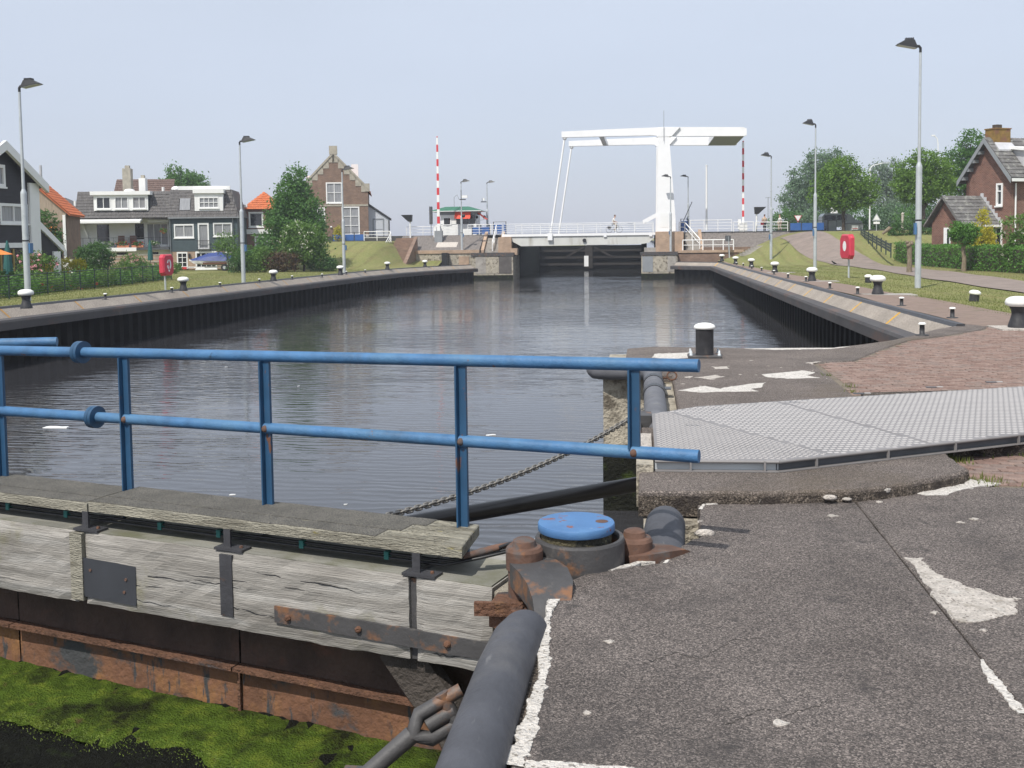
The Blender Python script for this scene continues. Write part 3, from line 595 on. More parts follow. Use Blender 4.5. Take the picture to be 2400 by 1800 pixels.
# ---- brick paving: the bricks nearest the camera one by one, the rest as one mass
def in_poly(p, poly):
    x, y = p; r = False
    for i in range(len(poly)):
        (x0, y0), (x1, y1) = poly[i-1], poly[i]
        if (y0 > y) != (y1 > y) and x < (x1-x0)*(y-y0)/(y1-y0)+x0: r = not r
    return r
bed1 = [(2.74, 14.1), (9.6, 14.1), (9.6, 24.55), (7.6, 24.5)]+list(reversed(xy([(1908, 850), (2000, 845), (2060, 820), (2130, 797), (2200, 788), (2300, 772)])))+[(2.78, 17.2)]
bed2 = [(2.72, 9.0), (2.73, 9.9), (2.72, 10.9), (6.2, 13.2), (9.2, 13.6), (9.2, 8.92), (4.0, 8.92)]
mesh_poly('brick_bed', m_brickbed, bed1, -.12, -.022); mesh_poly('brick_bed', m_brickbed, bed2, -.12, -.022)
bricks = []
for poly in (bed2, bed1):
    y = min(p[1] for p in poly)
    row = 0
    while y < max(p[1] for p in poly):
        x = min(p[0] for p in poly)+(.105 if row % 2 else 0)
        while x < min(max(p[0] for p in poly), 4+y*.38):
            if all(in_poly((x+dx, y+dy), poly) for dx in (-.095, .095) for dy in (-.045, .045)): bricks.append((x, y))
            x += .21
        y += .105; row += 1
vis = [b for b in bricks]
vis.sort(key=lambda b: b[0]**2+b[1]**2)
bm_ = MB().bbox(-.1, .1, -.047, .047, -.06, 0, .006)
bmes = []
for m in m_brickpiece:
    me = bm_.mesh('brick'); me.materials.append(m); bmes.append(me)
for i, (x, y) in enumerate(vis[:300]):
    o = link('brick', bmes[rr.randrange(4)], pav, (x, y, rr.uniform(-.012, -.002)), rr.gauss(0, .012)); o.rotation_euler = (rr.gauss(0, .012), rr.gauss(0, .012), rr.gauss(0, .015))
rest = vis[300:]; V = np.array(bm_.v); nf = len(bm_.f)
RV = np.concatenate([V+np.array([x+rr.gauss(0, .004), y+rr.gauss(0, .003), rr.uniform(-.013, -.002)]) for x, y in rest])
RF = [tuple(i+len(V)*k for i in f) for k in range(len(rest)) for f in bm_.f]
me = bpy.data.meshes.new('brick_rows'); me.from_pydata(RV.tolist(), [], RF)
for m in m_brickpiece: me.materials.append(m)
mi = np.repeat(np.array([rr.randrange(4) for _ in rest]), nf)
me.polygons.foreach_set('material_index', mi.astype(np.int32)); me.update(); tag(link('brick_rows', me, pav), kind='stuff')

# hairline cracks in the coating
for i, (pts, seed) in enumerate([([(1500, 1560), (1580, 1530), (1640, 1545), (1720, 1500), (1800, 1495)], 3), ([(1700, 1700), (1790, 1660), (1850, 1675), (1960, 1640)], 4), ([(2240, 1250), (2300, 1262), (2395, 1248)], 5), ([(1640, 935), (1720, 930), (1800, 938), (1880, 928)], 6)]):
    rr = random.Random(seed); P = xy(pts); A, B = [], []
    for a, b in zip(P, P[1:]):
        n = max(4, int(math.dist(a, b)/.02))
        for k in range(n):
            t = k/n; x = a[0]+(b[0]-a[0])*t+rr.gauss(0, .006); y = a[1]+(b[1]-a[1])*t+rr.gauss(0, .006); w = .0012+.0016*rr.random(); A.append((x, y-w, .0012)); B.append((x, y+w, .0012))
    n = len(A); MB().add(A+B, [(k, k+1, n+k+1, n+k) for k in range(n-1)]).build('crack', m_sludge, pav)

# ================================================================= fender tubes on the lock walls
def fender(name, label, pts, r, m, seg=20, round_ends=True):
    root = thing(name, label, 'fender', pts[0])
    o = Vector(pts[0]); P = [Vector(p)-o for p in pts]; rs = [r]*len(P)
    if round_ends:
        def cap(a, b):
            d = (a-b).normalized(); return [(a+d*r*f, r*math.sqrt(max(1-f*f, .0))) for f in (.97, .8, .5, .25)]
        c0 = cap(P[0], P[1]); c1 = cap(P[-1], P[-2])
        P = [c for c, _ in c0]+P+[c for c, _ in reversed(c1)]; rs = [q for _, q in c0]+rs+[q for _, q in reversed(c1)]
    MB().tube(P, rs, seg).build('tube', m, root); return root
fender('fender_tube', 'thick black rubber fender tube along the platform edge in the foreground', [(-.69, 2.6, .0), (-.685, 4.0, 0), (-.68, 4.9, -.003), (-.665, 5.3, -.015), (-.645, 5.52, -.05)], .135, m_fender, 28)
fender('fender_tube', 'short slightly kinked black fender tube just behind the blue hinge cap', [(.16, 7.72, -.04), (.145, 7.45, -.03), (.14, 7.3, -.05), (.15, 7.0, -.12)], .148, m_fender, 24)
f3 = fender('fender_tube', 'grey fender tube with two black straps wrapping the pier head', [(.15, 11.3, .03), (.15, 15.2, .03), (.15, 15.8, .03), (.10, 16.08, .03), (-.02, 16.2, .03), (-.5, 16.22, .03), (-.66, 16.28, .03), (-.74, 16.42, .03), (-.765, 16.75, .0), (-.77, 17.3, -.1)], .14, m_fender_grey, 20)
for y in (13.75, 14.75):
    MB().tube([(0, y-11.3-.11, 0), (0, y-11.3+.11, 0)], .148, 20).build('strap', m_black, f3)

# ================================================================= lock gate leaf in the foreground
GA = math.atan2(-.292, .956); GO = Vector((-.43, 6.8, 0))
gate = thing('lock_gate', 'weathered timber lock gate leaf over rusty plating with mossy ledge', 'lock gate', GO, GA)
def G3(s, w, z): return (-s, -w, z)
def gbox(m, s0, s1, w0, w1, z0, z1): return m.box(-s1, -s0, -w1, -w0, z0, z1)
def rough_block(s0, s1, w0, w1, z0, z1, nx, nz, amp, seed):
    """timber balk whose face towards the camera is gently uneven"""
    rr = random.Random(seed); m = MB(); vs = []; fs = []
    for j in range(nz+1):
        for i in range(nx+1):
            e = (i in (0, nx)) or (j in (0, nz)); s = s0+(s1-s0)*i/nx; z = z0+(z1-z0)*j/nz
            vs.append(G3(s+(0 if i in (0, nx) else rr.uniform(-.01, .01)), w1-(.018 if e else 0)+rr.uniform(-amp, amp), z+rr.uniform(-amp, amp)*.7))
    for j in range(nz):
        for i in range(nx): a = j*(nx+1)+i; fs.append((a+1, a, a+nx+1, a+nx+2))
    n = len(vs)
    top = [nz*(nx+1)+i for i in range(nx+1)]; bot = list(range(nx+1))
    vs += [G3(s0+(s1-s0)*i/nx, w0, z1+rr.uniform(-amp, amp)) for i in range(nx+1)]+[G3(s0+(s1-s0)*i/nx, w0, z0) for i in range(nx+1)]
    for i in range(nx):
        fs += [(top[i+1], top[i], n+i, n+i+1), (bot[i], bot[i+1], n+nx+1+i+1, n+nx+1+i), (n+i, n+i+1, n+nx+2+i, n+nx+1+i)][:2]
    c0 = [j*(nx+1) for j in range(nz+1)]; c1 = [j*(nx+1)+nx for j in range(nz+1)]
    fs.append(tuple(c0+[n, n+nx+1])); fs.append(tuple(reversed(c1+[n+nx, n+2*nx+1])))
    m.add(vs, fs); return m
for k, (a, b) in enumerate([(.43, .985), (1.045, 3.93), (4.02, 7.0)]):
    o = rough_block(a, b, -.28, .45, -.70, -.135, max(8, int((b-a)*9)), 8, .006, k).build('beam', m_wood, gate)
    tp = MB(); gbox(tp, a+.01, b-.01, -.1, .42, -.1355, -.126); tp.build('beam_top', m_wood_top, o)
    rr = random.Random(40+k)                 # drying cracks along the grain
    for c in range(2 if b-a < 1 else 8):
        s = rr.uniform(a+.05, b-.3); L = min(rr.uniform(.35, 1.6), b-.04-s); z = rr.uniform(-.62, -.27); dz = rr.uniform(-.05, .05); n = 16; vs = []; fs = []
        for i in range(n+1):
            t = i/n; h = (.0022+.003*rr.random()**2)*math.sin(math.pi*min(max(t, .06), .94)); zz = z+dz*t+rr.uniform(-.008, .008)
            vs += [G3(s+L*t, .4535, zz-h), G3(s+L*t, .4535, zz+h)]
        for i in range(n): fs.append((2*i+2, 2*i, 2*i+1, 2*i+3))
        MB().add(vs, fs).build('crack', m_black, o)
rough_block(.20, .42, -.2, .44, -.62, -.16, 4, 5, .004, 9).build('beam_end', m_wood_end, gate)
m = MB(); gbox(m, .99, 1.04, -.2, .41, -.70, -.15); m.build('rusty_tie', m_casting, gate)
m = MB(); gbox(m, 3.935, 4.06, -.2, .468, -.67, -.14); m.build('filler_board', m_plank, gate)
# walkway planks
for k, (s0, s1, dz) in enumerate([(.66, 3.915, 0.0), (3.935, 7.0, -.012)]):
    for j in range(3):
        w0 = -.13+j*.1775
        sk = .12*(2-j)/2 if k == 0 else 0
        m = MB(); z0, z1 = .022+dz, .098+dz+(.002 if j == 1 else 0); b = .006
        p = [(-s1, -w0-.1765), (-(s0+sk*.0+(.13*(2-j)/3 if k == 0 else 0)), -w0-.174), (-(s0+(.13*(3-j)/3 if k == 0 else 0)), -w0), (-s1, -w0)]
        pl = m.prism(p, z0, z1, b).build('plank', m_plank, gate)
        st = MB(); a = 1.12+.1*((j*7) % 3) if k == 0 else s0+.02
        nst = 5
        q0, q1 = -w0-.174, -w0-.001
        top = [(-(a+(s1-.015-a)*i/24), q0+(random.uniform(0, .02) if j == 2 else .002)) for i in range(25)]; bot_ = [(-(a+(s1-.015-a)*i/24), q1-(random.uniform(0, .014) if j == 0 else .001)) for i in range(25)]
        st.prism(list(reversed(top))+bot_, z1-.002, z1+.0045).build('antislip_strip', m_strip, pl)
        if k == 0:                           # grooves of the bare plank end
            g = MB()
            for gi in range(5):
                y = -w0-.02-gi*.033; g.box(-a+.02, -(s0+.16), y-.006, y, z1-.001, z1+.0035)
            g.build('groove_rib', m_plank, pl)
# brackets that carry the walkway
for s in (1.0, 2.57, 3.95, 5.7):
    m = MB(); m.box(-s-.03, -s+.03, -.408, -.392, -.115, .02); m.box(-s-.09, -s+.16, -.445, -.33, -.1265, -.108)
    m.box(-s-.028, -s+.028, -.405, .2, .006, .019)
    b = m.build('bracket', m_steel_dark, gate); n = MB(); n.lathe([(.014, 0), (.014, .012), (.006, .016)], (-s+.11, -.385, -.108), 6); n.build('bolt', m_rust, b)
m = MB(); gbox(m, 2.49, 2.60, .44, .462, -.60, -.15); m.build('strap_plate', m_steel_dark, gate)
m = MB(); m.add([G3(3.40, .458, -.34), G3(3.97, .458, -.325), G3(3.96, .458, -.635), G3(3.41, .458, -.645)], [(0, 3, 2, 1)]); gbox(m, 3.405, 3.955, .43, .457, -.63, -.345)
pl = m.build('cover_plate', mat('blue_grey_plate', (.04, .043, .05), .5, 0, .15, 3, bump=.05, patches=[((.2, .1, .06), 9, .68, .72), ((.5, .48, .45), 16, .74, .76)]), gate)
m = MB(); m.hexa([G3(2.12, .45, -.583), G3(.45, .45, -.606), G3(.45, .45, -.606+.0), G3(2.12, .45, -.583)] if False else [(-2.12, -.468, -.585), (-.44, -.468, -.605), (-.44, -.44, -.605), (-2.12, -.44, -.585), (-2.12, -.468, -.466), (-.44, -.468, -.486), (-.44, -.44, -.486), (-2.12, -.44, -.466)])
sp = m.build('strap_plate', m_casting, gate)
for s_, z_ in ((3.50, -.45), (3.52, -.55), (3.86, -.42)): MB().tube([(-s_, -.455, z_), (-s_, -.466, z_)], .012, 8).build('rivet', m_pin, pl)
for s in (2.0, 1.42, .74):
    n = MB(); n.tube([(-s, -.466, -.535), (-s, -.487, -.535), (-s, -.492, -.535)], [.024, .022, .012], 10); n.build('bolt', m_rust, sp)
# conduits under the walkway
for dz, w in ((-.02, .30), (-.048, .31)):
    MB().tube([G3(7.0, w, -.02+dz), G3(1.02, w, -.02+dz), G3(.85, w-.01, -.025+dz), G3(.62, w-.10, .0+dz*.5), G3(.46, w-.22, .03+dz*.5)], .011, 8).build('conduit', m_black, gate)
for s in (1.28, 1.98, 2.72, 3.28, 4.25, 4.9):
    m = MB(); gbox(m, s-.018, s+.018, .285, .325, -.078, -.022); m.build('conduit_clip', mat('teal_clip', (.02, .14, .13), .6, 0, .1, 4, bump=0), gate)
for i, (a, b) in enumerate([((.72, .26, -.01), (.52, .13, .035)), ((.66, .16, .0), (.44, .06, .05))]):
    m = MB(); A, B = Vector(G3(*a)), Vector(G3(*b)); m.tube([A, A.lerp(B, .5), B], [.02, .024, .018], 8); o = m.build('hose_coupling', m_pin, gate)
    MB().tube([B, B+Vector((.06, .06, .02)), B+Vector((.14, .1, .01))], .012, 8).build('hose', m_galv if i else m_black, o)
# rusty plating, flange, seams
def plated(s0, s1, z0, z1, seed):
    m = MB(); rr = random.Random(seed); vs = []; fs = []; nx, nz = 20, 6
    for j in range(nz+1):
        for i in range(nx+1): vs.append(G3(s0+(s1-s0)*i/nx, .08+.012*math.sin(math.pi*i/nx)+rr.uniform(-.003, .003), z0+(z1-z0)*j/nz))
    for j in range(nz):
        for i in range(nx): a = j*(nx+1)+i; fs.append((a+1, a, a+nx+1, a+nx+2))
    m.add(vs, fs, True); return m
m_upper = mat('dark_rust_painted_shade', (.06, .038, .029), .85, 0, .35, 3, bump=.3, bscale=20, patches=[((.10, .05, .035), 3, .56, .72)])  # dark rust, its colour also deepens the shadow under the beam
for k, (a, b) in enumerate([(.35, 2.74), (2.755, 5.1), (5.115, 7.0)]):
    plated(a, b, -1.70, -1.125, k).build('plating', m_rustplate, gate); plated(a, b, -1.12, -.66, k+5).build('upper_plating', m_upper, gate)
    m = MB(); s0 = max(a, 1.12); gbox(m, s0, b, .08, .185, -1.142, -1.124); gbox(m, s0, b, .176, .186, -1.152, -1.141); m.build('flange', m_rust, gate)
m = MB(); gbox(m, 2.735, 2.76, .09, .11, -1.6, -1.17); m.build('weld_seam', m_rust, gate)
m = MB(); m.bar(G3(1.22, .30, -.66), G3(.52, .32, -1.45), .30, .10, (0, 1, 0)); m.build('brace', mat('dark_wet_oak', (.055, .045, .038), .85, 0, .4, 4, (1, 1, 1), .4, 24), gate)
MB().box(-7, .3, .12, .30, -2.9, -.70).build('skin_panel', m_sludge, gate)
# mossy ledge at the foot of the leaf
def ledge():
    m = MB(); rr = random.Random(5); vs = []; fs = []; prof = [(.05, -1.49), (.16, -1.515), (.30, -1.525), (.46, -1.53), (.62, -1.535), (.80, -1.545), (.98, -1.55), (1.10, -1.57), (1.15, -1.63), (1.17, -1.77), (1.17, -2.6)]; n = 90; c = len(prof)
    for i in range(n+1):
        s = .05+7.0*i/n
        for k, (w, z) in enumerate(prof):
            am = .022 if k < 6 else .008; vs.append(G3(s, w+rr.uniform(-.008, .008), z+rr.uniform(-am, am)+.02*math.sin(s*3+k)))
    for i in range(n):
        for k in range(c-1): a = i*c+k; fs.append((a+c, a, a+1, a+c+1))
    return m.add(vs, fs, True)
led = ledge().build('mossy_ledge', m_sludge, gate)
mv, mf = [], []; rr = random.Random(8)
for i in range(70000):                       # moss fronds
    s = rr.uniform(.1, 7.0); w = .08+1.0*rr.random()
    dens = .5+.5*math.sin(s*2.1+w*6)*math.sin(s*.8-w*3)
    if w > .80+.08*math.sin(s*1.7)+.05*math.sin(s*4.1)+.24*rr.random()**2-.03*(s-3) or rr.random() > .35+.6*dens: continue
    z = -1.525; a = rr.uniform(0, 6.28); l = rr.uniform(.006, .017); hh = rr.uniform(.004, .016); c, d = math.cos(a)*l, math.sin(a)*l
    x, y, _ = G3(s, w, 0); n = len(mv); mv += [(x-c*.25, y-d*.25, z), (x+d*.3, y-c*.3, z+.004), (x+c, y+d, z+hh)]; mf.append((n, n+1, n+2))
tag(MB().add(mv, mf).build('moss', leafmat('moss_frond', (.06, .10, .012), (.21, .28, .035), .2, 6), gate), kind='stuff')
def mossbed():
    rr = random.Random(6); n = 80; vs = []; fs = []
    for i in range(n+1):
        s = .08+6.9*i/n; we = .84+.08*math.sin(s*1.7)+.05*math.sin(s*4.1)+.06*rr.random()-.03*(s-3)
        for k in range(6): w = .07+(we-.07)*k/5; vs.append(G3(s, w, -1.50-.03*(w-.14)+.022*rr.random()-(.03 if k == 5 else 0)))
    for i in range(n):
        for k in range(5): a = i*6+k; fs.append((a+6, a, a+1, a+7))
    return MB().add(vs, fs, True)
mossbed().build('moss_bed', m_moss, led)
m = MB(); gbox(m, .1, 7.2, 1.1, 1.7, -2.05, -1.93); m.build('sill_timber', m_sludge, gate)
# railing of the leaf
rail = thing('gate_railing', 'blue pipe railing with flanged joints on the near lock gate', 'railing', GO, GA)
def zr(s, a, b): return a+(b-a)*(s+.8)/6.15
TR = lambda s: G3(s, -.05, zr(s, 1.291, 1.192)); LR = lambda s: G3(s, -.05, zr(s, .715, .663))
for (fn, sj, nm) in ((TR, 4.41, 'top_rail'), (LR, 4.28, 'lower_rail')):
    a = MB().tube([fn(-.80), fn(1.5), fn(sj)], .042, 18).build(nm, m_blue, rail); MB().tube([fn(sj+.002), fn(6.9)], .042, 18).build(nm, m_blue, rail)
    for ds in (-.017, .017):
        p = Vector(fn(sj+ds)); f = MB().tube([p+Vector((-.0155, 0, 0)), p+Vector((.0155, 0, 0))], .092, 24).build('flange', m_blue_post, a)
        for q in range(6):
            t = q*math.pi/3; c = p+Vector((0, .07*math.cos(t), .07*math.sin(t))); MB().tube([c+Vector((-.028, 0, 0)), c+Vector((.028, 0, 0))], .009, 6).build('bolt', m_blue_post, f) if ds > 0 else None
for s in (.868, 2.53, 3.93, 5.36):
    x, y, z = TR(s); m = MB(); m.box(x-.034, x+.034, y-.0125, y+.0125, -.3, z-.03); m.box(x-.034, x-.022, y-.05, y-.0125, -.3, z-.035); m.build('post', m_blue_post, rail)
x, y, z = TR(-.38); m = MB(); m.box(x-.034, x+.034, y-.0125, y+.0125, LR(-.38)[2]+.02, z-.03); m.box(x-.034, x-.022, y-.05, y-.0125, LR(-.38)[2]+.025, z-.035); m.build('post', m_blue_post, rail)
for s in (-.38, .868, 2.53, 3.93, 5.36):
    x, y, z = LR(s); MB().sphere((x, y-.03, z), .028, 8, 6).build('weld', m_pin, rail)
# the other leaf, only the end of its railing in view
G2 = Vector((-13.1, 6.8, 0)); gl = thing('lock_gate', 'other lock gate leaf, cut off by the left frame edge', 'lock gate', G2, -GA)
MB().box(.4, 7.0, -.45, .28, -.70, -.20).build('beam', m_wood, gl); MB().box(.6, 7.0, -.40, .13, .02, .098).build('plank', m_plank, gl)
MB().box(0.2, 7.0, -.15, .3, -2.9, -.7).build('plating', m_rustplate, gl)
r2 = thing('gate_railing', 'blue rail end of the other gate leaf at the left frame edge', 'railing', G2, -GA)
MB().tube([(1.0, .05, 1.21), (8.0, .05, 1.19)], .045, 16).build('top_rail', m_blue, r2); MB().tube([(1.0, .05, .68), (6.7, .05, .66)], .045, 16).build('lower_rail', m_blue, r2)
for x in (1.4, 3.2, 5.0, 6.6): MB().box(x-.03, x+.03, .03, .07, -.2, 1.18).build('post', m_blue_post, r2)

# ================================================================= hinge of the gate
hin = thing('hinge_post', 'lock gate hinge post with round blue cap between two rusty anchor pins', 'hinge', (-.435, 6.70, 0))
MB().lathe([(.246, .205), (.250, .209), (.250, .250), (.246, .258)], seg=48, closed=False).lathe([(.246, .258), (.0, .259)], seg=48, smooth=False, closed=False).build('cap', m_bluecap, hin)
m = MB(); m.lathe([(.228, -.9), (.228, .204)], (0, 0, 0), 40, closed=False); m.build('post_head', mat('wet_post_wood', (.10, .085, .045), .8, 0, .4, 6, bump=.4, patches=[((.03, .028, .02), 6, .5, .6), ((.28, .26, .16), 8, .66, .72)]), hin)
m = MB(); m.lathe([(.292, -.9), (.292, .145)], (.02, .02, 0), 44, closed=False); m.lathe([(.292, .145), (.286, .16), (.262, .16), (.255, .145)], (.02, .02, 0), 44, smooth=False, closed=False); m.lathe([(.255, .145), (.255, -.9)], (.02, .02, 0), 44, closed=False); m.build('collar', m_casting, hin)
for (x, y, z1, nm) in ((-.315, -.245, .16, 0), (.375, .16, .12, 1)):
    m = MB()
    for q in ([(.105, -.35), (.105, z1-.15)], [(.105, z1-.15), (.117, z1-.14)], [(.117, z1-.14), (.119, z1-.02)], [(.119, z1-.02), (.108, z1)], [(.108, z1), (.078, z1+.004)], [(.078, z1+.004), (.07, z1+.04)], [(.07, z1+.04), (.05, z1+.052), (0, z1+.054)]): m.lathe(q, (x, y, 0), 22, smooth=True, closed=False)
    m.build('anchor_pin', m_pin, hin)
def strapbar(path, w, t, mm, nm):
    m = MB(); vs = []; fs = []; P = [Vector(p) for p in path]
    for i, p in enumerate(P):
        d = (P[min(i+1, len(P)-1)]-P[max(i-1, 0)]).normalized(); a = d.cross(Vector((0, 0, 1))).normalized(); b = a.cross(d); ww = w[i]/2
        vs += [p-a*ww-b*t/2, p+a*ww-b*t/2, p+a*ww+b*t/2, p-a*ww+b*t/2]
    for i in range(len(P)-1):
        k = 4*i; fs += [(k, k+4, k+5, k+1), (k+1, k+5, k+6, k+2), (k+2, k+6, k+7, k+3), (k+3, k+7, k+4, k)]
    fs += [(0, 1, 2, 3), (len(vs)-1, len(vs)-2, len(vs)-3, len(vs)-4)]
    m.add(vs, fs); return m.build(nm, mm, hin)
strapbar([(-.30, -.25, .0), (-.24, -.34, .012), (-.175, -.45, .005), (-.125, -.58, -.02), (-.10, -.72, -.06), (-.09, -.86, -.13), (-.085, -1.0, -.24)], [.24, .30, .31, .28, .23, .18, .14], .15, m_casting, 'anchor_strap')
strapbar([(.33, .10, -.03), (.44, .12, -.015), (.54, .17, -.01), (.64, .26, -.03), (.72, .34, -.08)], [.2, .23, .22, .17, .13], .12, m_pin, 'anchor_strap')
m = MB(); m.prism([(-.52, -.42), (-.20, -.60), (-.06, -.48), (-.26, -.12), (-.50, -.20)], -.30, -.155, .01); m.build('base_plate', m_rust, hin)
m = MB(); m.box(-.60, -.30, -.50, -.47, -.205, -.12); m.build('base_rim', m_rust, hin)
m = MB(); m.box(-.12, .22, .52, .62, -.02, .075); m.build('backing_block', m_mortar, hin)
m = MB(); m.box(.40, .47, .55, .60, -.3, .0); m.build('guide_plate', m_galv, hin)
MB().lathe([(.042, .2592), (0, .2605)], (.165, .02, 0), 16, closed=False).build('rust_spot', m_pin, hin)
# operating strut behind the gate
st = thing('operating_strut', 'black strut running from lock gate to recess wall above the water', 'strut', (0, 11.0, -.52))
MB().tube([(.1, .18, 0), (-2.0, -1.53, 0), (-3.5, -2.76, -.02)], .08, 20).build('rod', mat('wet_black_steel', (.005, .005, .006), .3, 0, .2, 4, bump=.03), st)
# clevis and rod under the near fender
cl = thing('tie_rod', 'rusty tie rod with shackle hanging below the black fender tube', 'tie rod', (-1.0, 5.0, -.9))
A = at(1095, 1645, 5.05)-Vector((-1, 5, -.9)); B = at(965, 1722, 4.95)-Vector((-1, 5, -.9)); Cc = at(862, 1812, 4.85)-Vector((-1, 5, -.9))
d = (B-A).normalized(); sd = d.cross(Vector((.3, -1, .2))).normalized()*.068
m = MB().tube([B, Cc, Cc+(Cc-B)*.6], [.046, .042, .04], 14); m.build('rod', m_casting, cl)
MB().tube([A+sd, A.lerp(B, .75)+sd, B, A.lerp(B, .75)-sd, A-sd], [.034, .038, .05, .038, .034], 12).build('shackle', m_casting, cl)
MB().tube([A.lerp(B, .3)+sd*1.5, A.lerp(B, .3)-sd*1.5], .036, 12).build('shackle_pin', m_casting, cl)
MB().tube([A.lerp(B, .25), A.lerp(B, .72)], .04, 10).build('eye_bar', m_casting, cl)
MB().prism([(Cc.x-.12, Cc.y-.03), (Cc.x-.02, Cc.y-.03), (Cc.x-.02, Cc.y+.03), (Cc.x-.12, Cc.y+.03)], Cc.z-.12, Cc.z+.02).build('lug', m_casting, cl)

# ================================================================= safety chain
ch0 = Vector((.02, 12.4, 2.1-(958-555)*12.4/2450)); ch1 = at(903, 1210, 8.3)
chn = thing('safety_chain', 'steel chain slung from the fender to the lock gate', 'chain', ch0)
lm = MB(); K = 12
pts = []
for i in range(K):
    t = 2*math.pi*i/K; pts.append(Vector(((.0235 if math.cos(t) > 0 else -.0235)+.0165*math.cos(t) if abs(math.cos(t)) > .2 else .025*math.cos(t)/.2*.9, .0165*math.sin(t)*1.15, 0)))
vs, fs = [], []; SG = 5
for i, p in enumerate(pts):
    d = (pts[(i+1) % K]-pts[i-1]).normalized(); a = d.cross(Vector((0, 0, 1)))
    for k in range(SG): t = 2*math.pi*k/SG; vs.append(p*1.15+(a*math.cos(t)+Vector((0, 0, 1))*math.sin(t))*.0098)
for i in range(K):
    for k in range(SG): fs.append((i*SG+k, i*SG+(k+1) % SG, ((i+1) % K)*SG+(k+1) % SG, ((i+1) % K)*SG+k))
lme = MB().add(vs, fs, True).mesh('link'); lme.materials.append(m_chain)
D = ch1-ch0; NL = int(D.length/.060)
for i in range(NL):
    t = i/(NL-1); sag = -.13*4*t*(1-t); p = D*t+Vector((0, 0, sag)); t2 = t+.01; dd = (D*.01+Vector((0, 0, -.13*4*(t2*(1-t2)-t*(1-t))))).normalized()
    o = link('link', lme, chn, p); q = dd.to_track_quat('X', 'Z'); o.rotation_mode = 'QUATERNION'; o.rotation_quaternion = q @ Quaternion((1, 0, 0), math.pi/2*(i % 2)+.6)

# ================================================================= tread plate ramp
ramp = thing('tread_plate_ramp', 'aluminium tread plate walkway laid across the lock platform', 'walkway', (0, 9, 0))
S1a, S1b = (.25, 11.45), (1.64, 9.22); S2a, S2b = (1.52, 12.215), (2.60, 9.76)
plates = [[(.10, 8.92), (1.14, 8.95), S1b, S1a, (.09, 11.3)], [S1b, S2b, S2a, (.59, 11.8), S1a], [S2b, (3.82, 10.46), (7.6, 12.6), (9.4, 13.2), (9.4, 15.45), (5.0, 13.67), S2a]]
def slope_z(x): return .168
tv, tf = [], []
for pi, poly in enumerate(plates):
    c = Vector((sum(p[0] for p in poly)/len(poly), sum(p[1] for p in poly)/len(poly)))
    pl = [tuple(Vector(p)+(c-Vector(p)).normalized()*.008) for p in poly]
    MB().prism([(x, y-9) for x, y in pl], .185, .198, .004).build('tread_plate', m_alu, ramp)
    if pi == 0: px_, py_, hl, hw = .05, .05, .018, .005
    else: px_, py_, hl, hw = .058, .092, .0215, .019
    x0, x1 = min(p[0] for p in pl), min(max(p[0] for p in pl), 7.0); y0, y1 = min(p[1] for p in pl), max(p[1] for p in pl)
    row = 0; y = y0
    while y < y1:
        x = x0+(px_/2 if row % 2 else 0)
        while x < x1:
            if in_poly((x-.03, y), pl) and in_poly((x+.03, y), pl) and in_poly((x, y+.03), pl) and in_poly((x, y-.03), pl):
                n = len(tv); a = .25 if pi else (.7 if row % 2 else -.7); ca, sa = math.cos(a), math.sin(a)
                def Q(u, v, z): return (x+u*ca-v*sa, y+u*sa+v*ca-9, z)
                tv += [Q(-hl, -hw, .1975), Q(hl, -hw, .1975), Q(hl, hw, .1975), Q(-hl, hw, .1975), Q(-hl*.75, -hw*.5, .2025), Q(hl*.75, -hw*.5, .2025), Q(hl*.75, hw*.5, .2025), Q(-hl*.75, hw*.5, .2025)]
                tf += [(n+4, n+5, n+6, n+7), (n, n+1, n+5, n+4), (n+1, n+2, n+6, n+5), (n+2, n+3, n+7, n+6), (n+3, n, n+4, n+7)]
            x += px_
        y += py_; row += 1
tag(MB().add(tv, tf).build('raised_tears', m_alu_tear, ramp), kind='stuff')
front = [(.10, 8.92), (1.14, 8.95), (3.82, 10.46), (7.6, 12.6)]
for a, b in zip(front, front[1:]):
    A = Vector((a[0], a[1]-9, 0)); B = Vector((b[0], b[1]-9, 0)); d = (B-A).normalized(); nn = Vector((d.y, -d.x, 0))
    MB().tube([A+Vector((0, 0, .187))+nn*.004, B+Vector((0, 0, .187))+nn*.004], .0135, 10).build('rounded_edge', m_alu, ramp)
    MB().bar(A+Vector((0, 0, .145))-nn*.045, B+Vector((0, 0, .145))-nn*.045, .012, .085).build('side_channel', m_chan if a[0] > 1 else m_galv, ramp)
    MB().bar(A+Vector((0, 0, .106))-nn*.01, B+Vector((0, 0, .106))-nn*.01, .075, .008).build('bottom_flange', m_alu, ramp)
    L = (B-A).length; s = .3 if a[0] < 1 else .38
    while s < L:
        p = A+d*s; MB().bar(p+nn*.012+Vector((0, 0, .108)), p+nn*.012+Vector((0, 0, .196)), .02, .016, d).build('clip', m_alu, ramp); s += .62 if a[0] < 1 else .78
for (a, b) in ((1690, 967), (1870, 948), (2020, 927), (2190, 912), (2330, 900)):
    p = gr(a, b, .17); MB().box(p.x-.10, p.x+.02, p.y-9-.03, p.y-9+.03, .19, .1995).build('lifting_slot', m_chan, ramp); MB().box(p.x+.03, p.x+.10, p.y-9-.02, p.y-9+.02, .196, .204).build('slot_plate', m_alu_tear, ramp)
p = gr(1624, 1003, .17); MB().box(p.x-.085, p.x+.085, p.y-9-.02, p.y-9+.02, .195, .1995).build('lifting_slot', m_chan, ramp); MB().box(p.x-.095, p.x+.095, p.y-9+.021, p.y-9+.031, .166, .2025).build('slot_plate', m_alu_tear, ramp)
